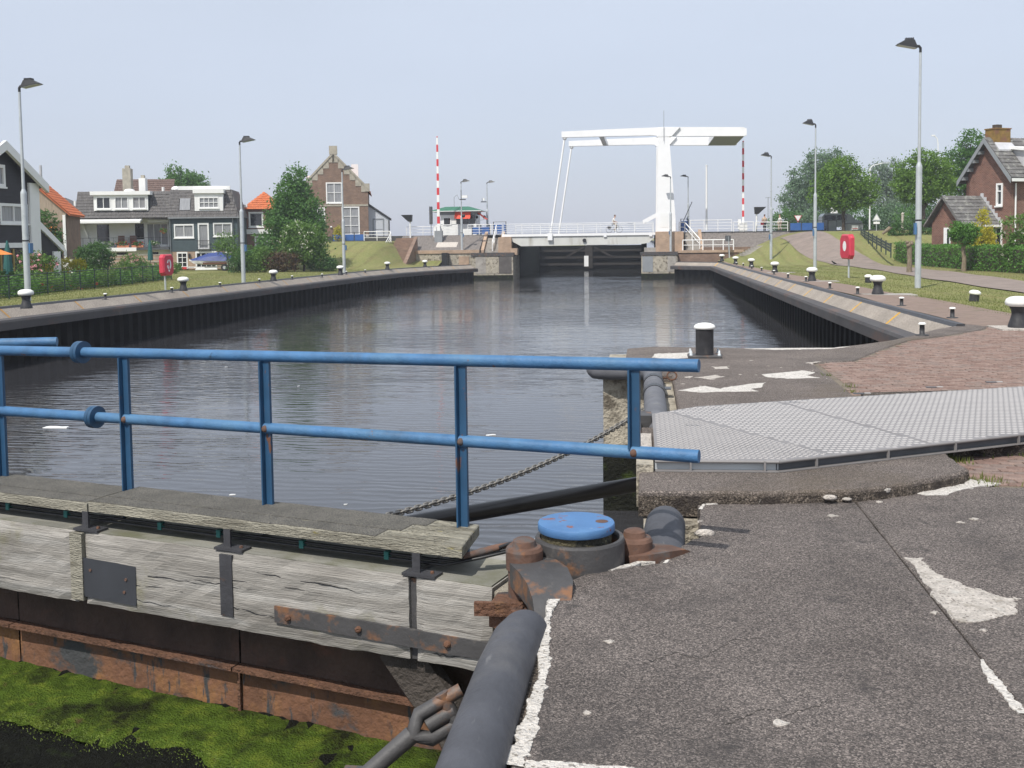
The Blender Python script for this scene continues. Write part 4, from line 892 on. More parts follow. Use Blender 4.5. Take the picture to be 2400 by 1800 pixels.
# concrete lip and hinge plate at the left end of the ramp
MB().box(-.06, .085, -.12, .62, -.2, .165).build('end_kerb', m_conc_old, ramp); MB().box(-.055, .08, .66, 1.5, -.2, .13).build('end_kerb', m_mortar, ramp)
m = MB(); m.box(-.04, .09, 2.2, 2.5, .05, .19); m.box(-.05, -.02, 1.5, 2.4, -.1, .12); m.build('hinge_bracket', m_casting, ramp)
MB().prism([(4.6, 1.45), (9.4, 4.05), (9.4, 6.0), (2.74, 4.6), (2.74, 1.9), (2.9, 1.2)], -.12, .10, .01).build('support_kerb', m_aggr, ramp)
# ================================================================= near bollard and small fittings
b = thing('round_bollard', 'black cylindrical mooring bollard with white domed top bolted to platform', 'bollard', (1.07, 18.4, 0))
MB().lathe([(.155, .03), (.155, .49), (.16, .50)], seg=28, closed=False).build('post', m_bollard, b)
MB().lathe([(.165, .495), (.185, .51), (.185, .535), (.165, .565), (.11, .59), (.05, .60), (0, .602)], seg=28, closed=False).build('cap', m_capwhite, b)
MB().bbox(-.29, .29, -.22, .22, 0.002, .045, .012).build('base_plate', m_casting, b)
for x in (-.24, .24):
    for y in (-.17, .17):
        MB().lathe([(.03, .045), (.03, .075), (.018, .078), (.018, .13), (.008, .135)], (x, y, 0), 8).build('bolt', m_galv, b)
r = thing('mooring_ring', 'rusty ring bolt lying beside the strapped grey fender', 'ring', gr(1578, 890, 0))
tpts = [(.07*math.cos(t)-.02, .0+.02*math.sin(t), .06+.06*math.sin(t)) for t in [i*math.pi/8 for i in range(17)]]
MB().tube(tpts, .012, 8, cap=False).build('ring', m_rust, r); MB().tube([(-.07, 0, .03), (-.16, -.05, .03), (-.24, -.12, .02)], .014, 8).build('eye_bolt', m_rust, r)
MB().box(-.2, -.06, -1.05, -.85, 0.003, .02).build('cover_plate', m_chan, r)
for i, (px, py, s) in enumerate([(130, 1002, .30), (545, 1160, .05), (1150, 1020, .11), (810, 1183, .035), (530, 860, .05), (1080, 1088, .06), (700, 905, .05)]):
    p = gr(px, py, WZ); a = .2*i
    m = MB(); q = rough_edge([(-s, -s*.35), (s, -s*.2), (s*.9, s*.3), (-s*.8, s*.35)], s*.12, 3, i); m.prism(q, -.01, .012)
    tag(m.build('floating_debris', m_white, loc=(p.x, p.y, WZ), rotz=a), ['white strip of litter floating near the left gate rail', 'small white scrap floating behind the gate walkway', 'thin white sliver floating behind the middle rail', 'tiny white fleck floating just behind the gate walkway', 'small white fleck floating below the left quay', 'small pale scrap floating near the chain', 'pale fleck floating in mid basin'][i], 'litter')

# ================================================================= bridge, abutments, lock behind
YN, YF = 112.0, 123.0
def bx(px, Y=YN): return (px-1505)/FPX*Y
br = thing('drawbridge', 'white double-beam drawbridge with tower over the lock entrance', 'bridge', (2.4, YN, 2.7))
BO = Vector((2.4, YN, 2.7))
class BB(MB):                                   # bridge parts are given in world coordinates
    def build(s, name, m, parent=br, **k):
        s.v = [(x-BO.x, y-BO.y, z-BO.z) for x, y, z in s.v]; return MB.build(s, name, m, parent, **k)
for y in (YN-.35, YF-.35):
    g = BB(); prof = [(-14.4, 2.30), (-13.9, 1.85), (-12.9, 1.30), (-.2, 1.38), (.7, 1.5), (1.15, 1.95), (1.2, 2.32)]
    n = len(prof); vs = [(x, y, z) for x, z in prof]+[(x, y+.25, z) for x, z in prof]
    g.add(vs, [tuple(range(n)), tuple(reversed(range(n, 2*n)))]+[(i+1 if i < n-1 else 0, i, n+i, n+(i+1 if i < n-1 else 0)) for i in range(n)])
    g.build('girder', m_girder)
    BB().box(-14.95, 1.38, y-.12, y+.3, 2.33, 2.60).build('deck_edge', m_white_b)
    for x in (-9.75, -3.9, .9):
        BB().box(x-.16, x+.16, y-.14, y-.122, 2.18, 2.58).build('bracket', m_white_b)
BB().box(-14.9, 1.35, YN-.05, YF-.1, 2.40, 2.62).build('deck', m_asph)
for k in range(9): BB().box(-14+k*1.8, -13.8+k*1.8, YN-.1, YF-.35, 1.75, 2.39).build('cross_girder', m_steel_dark)
BB().tube([(-6.1, YN-.36, 1.85), (-6.1, YN-.52, 1.85)], .2, 14).build('sheave', m_black)
for y in (YN+.1, YF+.1):
    t = BB(); w = .45                            # tower leg, wider at the foot
    t.hexa([(1.55, y-w, 2.7), (3.6, y-w, 2.7), (3.6, y+w, 2.7), (1.55, y+w, 2.7), (1.70, y-w, 12.75), (2.85, y-w, 12.75), (2.85, y+w, 12.75), (1.70, y+w, 12.75)]); t.build('tower_leg', m_white_b)
    BB().hexa([(1.55, y-w-.03, 12.6), (3.1, y-w-.03, 12.6), (3.1, y+w+.03, 12.6), (1.55, y+w+.03, 12.6), (1.95, y-w-.03, 13.55), (4.0, y-w-.03, 13.55), (4.0, y+w+.03, 13.55), (1.95, y+w+.03, 13.55)]).build('tower_head', m_white_b)
    b = BB(); prof = [(-8.45, 12.80), (-8.45, 13.42), (-3, 13.55), (2.4, 13.62), (7, 13.50), (10.5, 13.40), (10.85, 13.25), (10.85, 12.55), (10.6, 12.48), (4, 12.62), (1.0, 12.78), (-3, 12.80)]
    n = len(prof); vs = [(x, y-.25, z) for x, z in prof]+[(x, y+.25, z) for x, z in prof]
    b.add(vs, [tuple(reversed(range(n))), tuple(range(n, 2*n))]+[(i, (i+1) % n, n+(i+1) % n, n+i) for i in range(n)]); b.build('balance_beam', m_white_b)
    BB().tube([(-8.12, y, 12.9), (-9.75, y, 2.5)], .105, 12).build('hanger_rod', m_white_b); BB().sphere((-8.13, y, 12.72), .22, 10, 8).build('rod_joint', m_white_b)
    BB().box(-10.0, -9.5, y-.75, y-.2, 1.9, 2.66).build('rod_lug', m_white_b)
    BB().bar((1.75, y-.2, 4.6), (.1, y-.2, 3.75), .3, .3).build('stay', m_white_b)
BB().box(7.6, 10.6, YN+.36, YF-.16, 12.56, 13.3).build('counterweight', m_white_b)
BB().box(7.55, 10.65, YN+.36, YF-.16, 12.50, 12.56).build('counterweight_shade', m_grey)  # grey sheet paints the shade on the counterweight's underside
BB().box(-4.5, -4.0, YN+.36, YF-.16, 12.85, 13.4).build('cross_beam', m_white_b)
BB().box(1.8, 2.9, YN+.56, YF-.36, 11.7, 12.5).build('cross_beam', m_white_b)
BB().tube([(2.3, YN-.5, 12.1), (2.32, YN-.5, 15.3)], .025, 6).build('antenna', m_grey)
BB().box(1.9, 2.7, YN-.37, YN-.355, 3.1, 4.6).build('inspection_door', m_white)
def railing(name, label, pts, h, nb, step, r=.024, m=m_white, top=True, group=None, cat='railing', rz=None):
    o = Vector(pts[0]); root = thing(name, label, cat, o, group=group); P = [Vector(p)-o for p in pts]
    up = Vector((0, 0, 1))
    for k in range(nb):
        z = h*(k+1)/nb
        MB().tube([p+up*z for p in P], r*(1.25 if k == nb-1 else .8), 6).build('rail', m, root)
    for a, b in zip(P, P[1:]):
        L = (b-a).length; n = max(1, round(L/step))
        for i in range(n+1):
            if i == 0 and a is not P[0]: continue
            p = a.lerp(b, i/n); MB().tube([p, p+up*h], r*1.3, 6).build('post', m, root)
    return root
railing('railing', 'long white five-bar railing on the near edge of the bridge deck', [(-14.8, YN-.2, 2.6), (1.2, YN-.2, 2.6)], 1.08, 5, 2.0)
railing('railing', 'white railing on the far edge of the bridge deck', [(-14.8, YF-.2, 2.6), (1.2, YF-.2, 2.6)], 1.08, 4, 2.0)

# abutments
def stonewall(root, o, x0, x1, y0, y1, z0, z1, m, name='wall'):
    return MB().box(x0-o.x, x1-o.x, y0-o.y, y1-o.y, z0-o.z, z1-o.z).build(name, m, root)
o = Vector((-18.0, 110, -.6)); la = thing('bridge_abutment', 'left bridge abutment with stone pier, sloped paving and stairs', 'abutment', o)
stonewall(la, o, -18.0, -13.6, 110.0, 116, -3.2, .28, m_conc_old, 'pier')
stonewall(la, o, -18.1, -13.5, 109.93, 112.2, .28, .66, m_steel_dark if False else m_casting, 'capstone')
for (a, b, mm) in ((-17.6, -16.5, m_conc), (-16.4, -15.2, m_conc_old), (-15.1, -13.75, mat('dark_stone', (.10, .09, .085), .85, 0, .25, 2, bump=.3))):
    stonewall(la, o, a, b, 109.96, 110.0, -1.55, .2, mm, 'stone_panel')
stonewall(la, o, -18.0, -13.6, 109.955, 110.0, -3.0, -1.72, m_wet, 'algae_band')
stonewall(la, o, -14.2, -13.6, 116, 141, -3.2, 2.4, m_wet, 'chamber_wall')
stonewall(la, o, -15.3, -13.9, 111.2, 124, .66, 2.3, m_brickpale, 'bearing_wall'); stonewall(la, o, -13.9, -13.2, 110.6, 111.6, .4, 1.1, m_brickpale, 'bearing_block')
stonewall(la, o, -27.4, -18.0, 110.6, 111.2, -1, .62, m_conc_old, 'wing_wall'); stonewall(la, o, -27.4, -17.3, 110.5, 111.3, .62, .98, m_brickpale, 'wing_coping')
stonewall(la, o, -21.2, -20.6, 109.6, 110.6, -.9, .7, m_black, 'fender_pile'); stonewall(la, o, -19.5, -18.4, 110.5, 110.6, -.75, .3, m_brickpale, 'brick_infill')
def slope(root, o, x0, x1, ya, za, yb, zb, m, zf=-1, name='slope_paving'):
    return MB().hexa([(x0-o.x, ya-o.y, zf-o.z), (x1-o.x, ya-o.y, zf-o.z), (x1-o.x, yb-o.y, zf-o.z), (x0-o.x, yb-o.y, zf-o.z), (x0-o.x, ya-o.y, za-o.z), (x1-o.x, ya-o.y, za-o.z), (x1-o.x, yb-o.y, zb-o.z), (x0-o.x, yb-o.y, zb-o.z)]).build(name, m, root)
slope(la, o, -26.6, -17.4, 111.3, .98, 115.0, 2.58, m_cob)
slope(la, o, -22.3, -20.0, 112.0, 1.31, 113.2, 1.83, m_mortar, .9, 'pale_slab')
def stairs(root, o, x0, x1, ya, za, yb, zb, n, m):
    for i in range(n):
        y0 = ya+(yb-ya)*i/n; z1 = za+(zb-za)*(i+1)/n
        MB().box(x0-o.x, x1-o.x, y0-o.y, ya+(yb-ya)*(i+1)/n+.03-o.y, za-.6-o.z, z1-o.z).build('step', m, root)
stairs(la, o, -16.95, -15.45, 112.3, .66, 115.6, 2.6, 11, m_conc)
for x in (-17.35, -15.45):
    slope(la, o, x, x+.34, 112.0, .95, 115.5, 2.95, m_brickpale, .3, 'stair_wall')
stairs(la, o, -26.5, -24.6, 105.6, -.6, 111.6, 2.35, 14, m_brickbrown); slope(la, o, -24.6, -24.2, 105.6, -.45, 111.6, 2.45, m_brickbrown, -1, 'stair_wall')
railing('stair_railing', 'white stair railing beside the left abutment stairs under the cabin', [(-16.1, 112.3, .8), (-16.1, 115.6, 2.65)], 1.0, 2, 1.6, .045)
railing('stair_railing', 'white stair railing at the foot of the far left grass slope', [(-26.75, 105.4, -.5), (-26.75, 107.4, .6)], 1.0, 2, 1.2, .04)
railing('railing', 'white railing beside the brick gable house turning down the stairs', [(-30.2, 111.8, 2.1), (-27.3, 111.8, 2.1), (-26.9, 110.6, 1.9), (-26.9, 108.2, .9)], 1.0, 3, 1.9, .035)
o = Vector((3.6, 110, -.5)); ra = thing('bridge_abutment', 'right bridge abutment under the white tower with brick pedestal', 'abutment', o)
stonewall(ra, o, -.1, 3.62, 109.7, 116, -3.2, .22, m_conc_old, 'pier'); stonewall(ra, o, -.2, 3.66, 109.62, 111.2, .22, .56, m_casting, 'capstone')
for (a, b, mm) in ((.02, 1.1, m_grey), (1.2, 2.5, m_conc_old), (2.6, 3.5, m_conc)): stonewall(ra, o, a, b, 109.66, 109.7, -1.5, .1, mm, 'stone_panel')
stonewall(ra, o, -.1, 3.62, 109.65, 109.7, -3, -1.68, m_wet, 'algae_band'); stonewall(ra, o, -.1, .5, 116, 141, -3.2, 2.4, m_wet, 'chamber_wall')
stonewall(ra, o, 1.4, 4.3, 110.95, 124, .56, 2.66, m_brickpale, 'pedestal'); stonewall(ra, o, .2, 1.4, 110.9, 112, .56, 1.0, m_conc, 'bearing_block')
stonewall(ra, o, 3.66, 9.9, 110.3, 111.0, -1.2, .42, m_brickbrown, 'wing_wall'); stonewall(ra, o, 3.66, 10.4, 110.2, 111.1, .42, .68, m_brickpale, 'wing_coping')
stonewall(ra, o, 6.0, 14.5, 112.2, 112.8, -.6, .95, m_brickbrown, 'upper_wall'); slope(ra, o, 6.2, 17.0, 112.8, .95, 115.5, 2.58, m_cob, 0)
stairs(ra, o, 4.55, 6.0, 111.6, .56, 115.2, 2.6, 11, m_conc); slope(ra, o, 6.0, 6.35, 111.6, .8, 115.3, 2.85, m_brickpale, .2, 'stair_wall')
rw = railing('railing', 'low white two-bar railing on the wall right of the bridge tower', [(4.2, 110.6, .68), (9.4, 110.6, .68)], 1.05, 2, 1.15, .05)
railing('stair_railing', 'white stair railing climbing beside the bridge tower', [(6.0, 111.7, .8), (4.6, 115.2, 2.6), (4.0, 115.2, 2.62)], 1.05, 2, 1.7, .05)
for i in range(6):
    y = 104.2+i*.62; z = h_right(10.4+i*.28, y); tag(MB().bbox(-.85, .85, -.12, .16, -.2, .06, .02).build('log_step', m_conc, loc=(10.3+i*.32, y, z+.03), rotz=.12), 'pale step %s of the short flight up the right bank' % ['one, the lowest', 'two', 'three', 'four', 'five', 'six, the highest'][i], 'step', 'steps up the right bank')
# road on the dike
structure(MB().box(-36, -14.95, 115.0, 124, -1, 2.6).build('road', m_asph)); structure(MB().box(1.4, 90, 115.3, 124, -1, 2.6).build('road', m_asph))
structure(MB().box(-23.9, -14.9, 111.3, 115.0, -1, .55).build('foundation', m_conc_old))
# far lock gate under the bridge
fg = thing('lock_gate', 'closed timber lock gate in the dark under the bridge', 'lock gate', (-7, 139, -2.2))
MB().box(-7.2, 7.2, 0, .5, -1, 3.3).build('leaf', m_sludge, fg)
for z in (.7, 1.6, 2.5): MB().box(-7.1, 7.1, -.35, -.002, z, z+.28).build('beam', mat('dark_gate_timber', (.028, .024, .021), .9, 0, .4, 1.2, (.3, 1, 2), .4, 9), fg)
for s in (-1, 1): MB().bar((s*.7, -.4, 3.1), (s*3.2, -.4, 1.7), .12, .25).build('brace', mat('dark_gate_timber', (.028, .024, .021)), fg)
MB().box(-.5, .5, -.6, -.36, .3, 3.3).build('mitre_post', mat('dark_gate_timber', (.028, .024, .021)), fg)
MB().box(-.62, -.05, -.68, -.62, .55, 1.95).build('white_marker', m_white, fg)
# railings along the road
railing('railing', 'white three-bar railing between gable house and bridge cabin', [(-26.2, 115.2, 2.6), (-20.6, 115.2, 2.6)], 1.0, 3, 1.8, .03)
railing('railing', 'white four-bar railing in front of the bridge cabin', [(-19.2, 114.9, 2.6), (-15.2, 113.9, 2.6)], 1.12, 4, 1.3, .032)
railing('railing', 'white railing right of the bridge tower along the road', [(5.2, 115.1, 2.6), (9.6, 115.1, 2.6)], 1.25, 4, 1.45, .032)
railing('railing', 'white railing on the road right of the flagpole', [(9.8, 115.2, 2.55), (11.9, 115.2, 2.55)], 1.05, 3, 1.3, .032)
railing('railing', 'white railing in front of the two pedestrians', [(12.1, 115.2, 2.55), (15.5, 115.2, 2.55)], 1.0, 3, 1.6, .035)
def panel_fence(label, x0, x1, y, z0, h, n):
    r = thing('blue_panel_fence', label, 'fence', (x0, y, z0))
    w = (x1-x0)/n
    for i in range(n): MB().box(i*w+.03, (i+1)*w-.03, 0, .05, .12, h).build('panel', mat('blue_board', (.03, .105, .33), .5, 0, .1, 1, bump=.02), r)
    for i in range(n+1): MB().box(i*w-.04, i*w+.04, -.03, .09, 0, h+.25).build('post', m_steel_dark, r)
    MB().tube([(0, .02, h+.22), (x1-x0, .02, h+.22)], .025, 6).build('rail', m_steel_dark, r); return r
panel_fence('blue panel fence on the road beside the right trees', 15.7, 19.3, 115.1, 2.5, .9, 3)
panel_fence('blue panel wall in front of the stepped gable house', -34.0, -30.3, 112.6, 2.02, .8, 3)
panel_fence('small blue panel between cabin and bridge deck', -16.5, -15.1, 116.2, 2.6, 1.2, 1)
panel_fence('blue panels below the cabin window', -18.9, -16.9, 116.0, 2.6, .9, 2)
panel_fence('small blue gate at the foot of the bridge tower', 4.2, 5.0, 115.8, 2.6, 1.2, 1)

# bridge keeper's cabin
c = thing('bridge_cabin', 'white bridge keeper cabin with green roof and red awnings', 'cabin', (-23.2, 117.2, 2.6))
MB().box(.35, 4.6, 0, 3.2, 0, 1.25).build('lower_wall', m_render, c); MB().box(.5, 2.3, -.05, 3.1, 1.25, 2.3).build('wall', m_render, c); MB().box(2.3, 4.55, .12, 3.1, 1.25, 2.3).build('window_band', m_glass, c)
for x in (2.3, 3.0, 3.75, 4.5): MB().box(x-.04, x+.04, .02, .12, 1.25, 2.3).build('mullion', m_grey, c)
MB().box(.3, 4.65, -.08, 3.2, 2.3, 2.75).build('fascia', m_grey, c)
MB().box(.75, 1.75, -.09, -.05, 1.15, 2.2).build('window', m_white, c); MB().box(.9, 1.6, -.1, -.09, 1.25, 1.95).build('pane', m_glass, c)
MB().hexa([(-.7, -.7, 2.75), (5.2, -.7, 2.75), (5.2, 3.9, 2.75), (-.7, 3.9, 2.75), (1.0, .6, 3.25), (3.6, .6, 3.25), (3.6, 2.4, 3.25), (1.0, 2.4, 3.25)]).build('roof', m_greenroof, c)
MB().box(-.72, 5.22, -.72, 3.92, 2.68, 2.75).build('eaves', m_white, c)
MB().hexa([(2.2, -.75, 1.85), (4.0, -.75, 1.85), (4.0, -.1, 2.55), (2.2, -.1, 2.55), (2.2, -.72, 1.88), (4.0, -.72, 1.88), (4.0, -.08, 2.6), (2.2, -.08, 2.6)]).build('awning', m_redcanvas, c)
MB().hexa([(4.66, .2, 2.5), (4.66, 2.2, 2.5), (5.6, 2.2, 1.75), (5.6, .2, 1.75), (4.66, .2, 2.54), (4.66, 2.2, 2.54), (5.6, 2.2, 1.79), (5.6, .2, 1.79)]).build('awning', m_redcanvas, c)
MB().tube([(4.6, .25, 1.6), (5.58, .25, 1.76)], .03, 6).build('awning_arm', m_white, c)
MB().box(.0, .45, -.6, .2, 0, 1.2).build('switch_box', m_render, c)
MB().tube([(2.0, .5, 3.2), (2.0, .5, 4.3)], .03, 6).build('antenna', m_grey, c); MB().tube([(2.0, .5, 4.3), (2.35, .5, 4.6), (2.6, .5, 4.0)], .025, 6).build('antenna', m_grey, c)
# barriers
def barrier(label, x, y, z0, h, thin):
    r = thing('road_barrier', label, 'barrier', (x, y, z0)); n = 13; s = h/n
    MB().box(-.42, .42, -.35, .35, -.9, .9).build('housing', m_grey if not thin else m_white, r)
    for i in range(n):
        a = .16-.07*i/n if not thin else .11
        MB().box(-a, a, -.05, .05, .9+(h-.9)*i/n, .9+(h-.9)*(i+1)/n-.002).build('band', (m_redw if i % 2 == 1 else m_white), r)
    MB().box(-.55, -.25, -.2, .2, .2, 1.3).build('counterweight', m_white, r)
    MB().sphere((0, 0, h+.05), .09, 8, 6).build('tip_lamp', m_redw, r); return r
barrier('raised red and white road barrier left of the cabin', bx(1027, 114.0), 113.6, 2.2, 11.1, False)
barrier('raised red and white road barrier below the counterweight', 10.85, 115.7, 2.6, 9.6, True)
# ================================================================= street lamps
def lamp_proto():
    r = thing('street_lamp', '', 'street lamp')
    MB().lathe([(.125, 0), (.125, 4.75), (.12, 4.85), (.07, 4.98), (.068, 5.0)], seg=14, closed=False).build('lower_pole', m_galv, r)
    MB().tube([(0, 0, 4.9), (0, 0, 9.35)], [.066, .05], 12).build('upper_pole', m_galv, r)
    MB().tube([(0, 0, 9.25), (0, 0, 9.42), (-.06, 0, 9.5), (-.16, 0, 9.5)], .055, 8).build('elbow', m_black, r)
    h = MB(); h.hexa([(-.14, -.2, 9.42), (-.14, .2, 9.42), (-.95, .22, 9.58), (-.95, -.22, 9.58), (-.26, -.14, 9.74), (-.26, .14, 9.74), (-.55, .14, 9.78), (-.55, -.14, 9.78)])
    hd = h.build('lamp_head', m_black, r)
    f = MB()
    for i in range(5): f.box(-.30-.07*i-.012, -.30-.07*i+.012, -.12, .12, 9.72, 9.83)
    f.build('cooling_fins', m_black, hd)
    MB().hexa([(-.2, -.17, 9.405), (-.2, .17, 9.405), (-.9, .19, 9.55), (-.9, -.19, 9.55), (-.2, -.17, 9.425), (-.2, .17, 9.425), (-.9, .19, 9.565), (-.9, -.19, 9.565)]).build('lens', m_lampglass, hd)
    MB().box(-.19, -.12, -.22, .02, 2.15, 2.6).build('number_sign', mat('blue_sign', (.06, .16, .32), .5, 0, .05, 2, bump=0), r)
    MB().tube([(0, 0, 2.68), (0, 0, 2.74)], .132, 12).build('band', m_black, r)
    MB().box(-.04, .04, -.128, -.11, .6, 1.0).build('hatch', m_galv, r)
    return r
lp = lamp_proto(); first = True
for (label, base, top, Y, flip) in [
    ('tall grey street lamp standing nearest on the right lawn', (2151, 674), (2151, 90), None, 0),
    ('second street lamp along the right quay, before the red lifebuoy box', (1910, 627), (1911, 280), None, 0),
    ('third street lamp along the right quay, by the grass bank', (1807, 617), (1809, 357), None, 0),
    ('street lamp standing in front of the white bridge tower', (1572, 588), (1571, 408), 110.3, 0),
    ('thin street lamp behind the stairs right of the bridge tower', (1613, 545), (1608, 409), 126, 0),
    ('tall street lamp at the left frame edge before the black house', (66, 704), (38, 186), None, 1),
    ('street lamp beside the boat on the left lawn', (571, 662), (563, 320), None, 1),
    ('street lamp in front of the stepped gable house', (807, 640), (801, 389), None, 1),
    ('street lamp with cameras in front of the bridge cabin', (1083, 592), (1080, 420), 110.9, 1),
    ('street lamp behind the stairs right of the bridge cabin', (1143, 560), (1138, 423), 121, 1)]:
    b = gq(*base, left=bool(flip)) if Y is None else at(*base, Y)
    h = at(*top, b.y).z-b.z
    o = lp if first else copy_tree(lp); first = False
    o.location = b-Vector((0, 0, .05)); o.scale = (1 if not flip else -1, 1, h/9.75) if False else (1, 1, h/9.75)
    o.rotation_euler = (0, 0, R(0 if not flip else 180)); tag(o, label, 'street lamp', 'street lamps round the lock basin')
# cameras and horn on the two bridge lamps
for (px, py, Y, lab) in ((1085, 462, 110.6, 'white camera and loudspeaker on the lamp before the cabin'), (1134, 468, 120.6, 'white camera on the lamp right of the cabin')):
    p = at(px, py, Y); r = thing('camera_mount', lab, 'camera', p); MB().box(-.1, .5 if px < 1100 else .1, -.15, .1, -.1, .18).build('camera_body', m_white, r); MB().box(-.35, .3, -.05, .05, -.3, -.2).build('bracket', m_black, r); MB().tube([(-.2, 0, -.2), (-.2, 0, .8 if px < 1100 else .2)], .025, 6).build('stem', m_black, r)
    MB().sphere((.02, 0, -2.0), .2, 10, 8).build('horn', m_black, r)
def wedge_light(label, px, pb, pt, Y, s):
    b = at(px, pb, Y); h = at(px, pt, Y).z-b.z; r = thing('signal_light', label, 'signal light', b)
    MB().tube([(0, 0, 0), (0, 0, h-.3)], .09, 8).build('pole', m_white, r)
    MB().hexa([(-.2*s, -.2, h-.35), (.2*s, -.2, h-.35), (.2*s, .2, h-.35), (-.2*s, .2, h-.35), (-1.0*s, -.25, h+.4), (.25*s, -.25, h+.4), (.25*s, .25, h+.4), (-1.0*s, .25, h+.4)]).build('lamp_head', m_black, r)
wedge_light('black wedge-shaped signal light on white post left of the cabin', 962, 560, 512, 114.5, 1)
wedge_light('black wedge-shaped signal light on post beside the pedestrians', 1773, 545, 494, 115.6, -1)
# sign board seen edge-on, flagpole, angled pole
r = thing('sign_post', 'dark narrow sign board on a pole left of the cabin', 'sign', at(1011, 560, 113.5)); MB().tube([(0, 0, 0), (0, 0, 2.4)], .04, 6).build('pole', m_grey, r); MB().box(-.13, .13, -.3, .3, 1.6, 3.55).build('board', m_chan, r)
r = thing('flagpole', 'plain white flagpole on the road right of the tower', 'flagpole', at(1656, 540, 118)); h = at(1655, 388, 118).z-r.location.z; MB().tube([(0, 0, 0), (0, 0, h)], [.12, .09], 8).build('pole', m_white, r); MB().sphere((0, 0, h), .14, 8, 6, (1, 1, .5)).build('truck', m_white, r)
r = thing('leaning_pole', 'thin dark pole leaning right beside the bridge tower', 'pole', at(1597, 520, 117)); MB().tube([(0, 0, -.4), at(1622, 473, 117)-at(1597, 520, 117)], .045, 6).build('pole', m_chan, r)
MB().sphere((0, 0, -.35), .12, 8, 6).build('foot', m_chan, r)
r = thing('small_sign', 'small grey sign post on the grass edge below the right wall', 'sign', at(1710, 600, 109.4)); MB().tube([(0, 0, -.3), (-.12, 0, 2.0)], .07, 6).build('post', m_galv, r); MB().box(-.45, .12, -.06, .06, 1.5, 2.1).build('board', m_chan, r)

# ================================================================= bollards and mooring pins
def boll():
    r = thing('mooring_bollard', '', 'bollard')
    MB().lathe([(.21, 0), (.205, .06), (.16, .2), (.135, .3), (.15, .4), (.2, .48)], seg=20, closed=False).build('body', m_bollard, r)
    MB().lathe([(.2, .47), (.265, .5), (.275, .56), (.25, .63), (.17, .675), (.07, .69), (0, .692)], seg=20, closed=False).build('cap', m_capwhite, r); return r
b0 = boll(); fst = True
ordn = ['nearest', 'second', 'third', 'fourth', 'fifth', 'sixth', 'seventh']
for side, lst in (('right', [(2386, 769), (2057, 692), (1903, 658), (1816, 639), (1761, 628), (1724, 620), (1692, 615)]), ('left', [(62, 722), (430, 682), (641, 660), (798, 646), (908, 632), (996, 626)])):
    for i, (px, py) in enumerate(lst):
        p = gq(px, py, side == 'left'); p.z = (h_right if side == 'right' else h_left)(p.x, p.y)+.03
        o = b0 if fst else copy_tree(b0); fst = False; o.location = p; o.rotation_euler = (0, 0, i*.7)
        tag(o, '%s white-capped waisted bollard along the %s quay' % (ordn[i], side), 'bollard', 'white-capped bollards along the quays')
        if side == 'right' and i < 4: structure(MB().prism([(p.x-.5, p.y-.55), (p.x+1.25, p.y-.55), (p.x+1.25, p.y+.5), (p.x-.5, p.y+.5)], p.z-.2, p.z+.006).build('concrete_pad', m_mortar if i == 0 else m_conc))
for (px, py, lab, s, tilt) in [(2282, 706, 'squat tilted white-topped bollard in the right lawn', 1.0, .12), (2035, 661, 'squat white-topped bollard half hidden behind the second right bollard', 1.0, 0), (1776, 615, 'squat white-topped bollard by the right bank steps', .8, 0)]:
    p = gq(px, py); r = thing('squat_bollard', lab, 'bollard', p-Vector((0, 0, .03)), 0, 'squat bollards in the right lawn'); r.rotation_euler = (tilt*.3, tilt, 0)
    MB().lathe([(.15*s, 0), (.145*s, .26*s)], seg=16, closed=False).build('body', m_bollard, r); MB().lathe([(.16*s, .25*s), (.185*s, .28*s), (.17*s, .34*s), (.09*s, .385*s), (0, .39*s)], seg=16, closed=False).build('cap', m_capwhite, r)
def pin():
    r = thing('mooring_pin', '', 'mooring pin'); MB().lathe([(.14, 0), (.14, .015), (.055, .02), (.05, .22), (.07, .23)], seg=12, closed=False).build('post', m_bollard, r); MB().lathe([(.075, .225), (.08, .25), (.05, .268), (0, .27)], seg=12, closed=False).build('cap', m_capwhite, r); return r
p0 = pin(); fst = True; ords = 'first second third fourth fifth sixth seventh eighth ninth tenth eleventh twelfth'.split()
RP = [(2161, 786), (2232, 747), (2113, 717), (2010, 692), (1945, 677), (1889, 660), (1847, 652), (1814, 643), (1785, 636), (1762, 631), (1742, 625), (1726, 622)]
LP = [(247, 703), (403, 686), (516, 674), (608, 664), (685, 657), (755, 651), (812, 645), (856, 640)]
for side, lst in (('right', RP), ('left', LP)):
    for i, (px, py) in enumerate(lst):
        p = gq(px, py, side == 'left'); 
        if i or side == 'left': p.z = (h_right if side == 'right' else h_left)(p.x, p.y)+.03
        else: p = gr(px, py, 0.0); 
        o = p0 if fst else copy_tree(p0); fst = False; o.location = p
        tag(o, '%s small black mooring pin along the %s quay, counted from the camera' % (ords[i], side), 'mooring pin', 'small mooring pins along the quays')
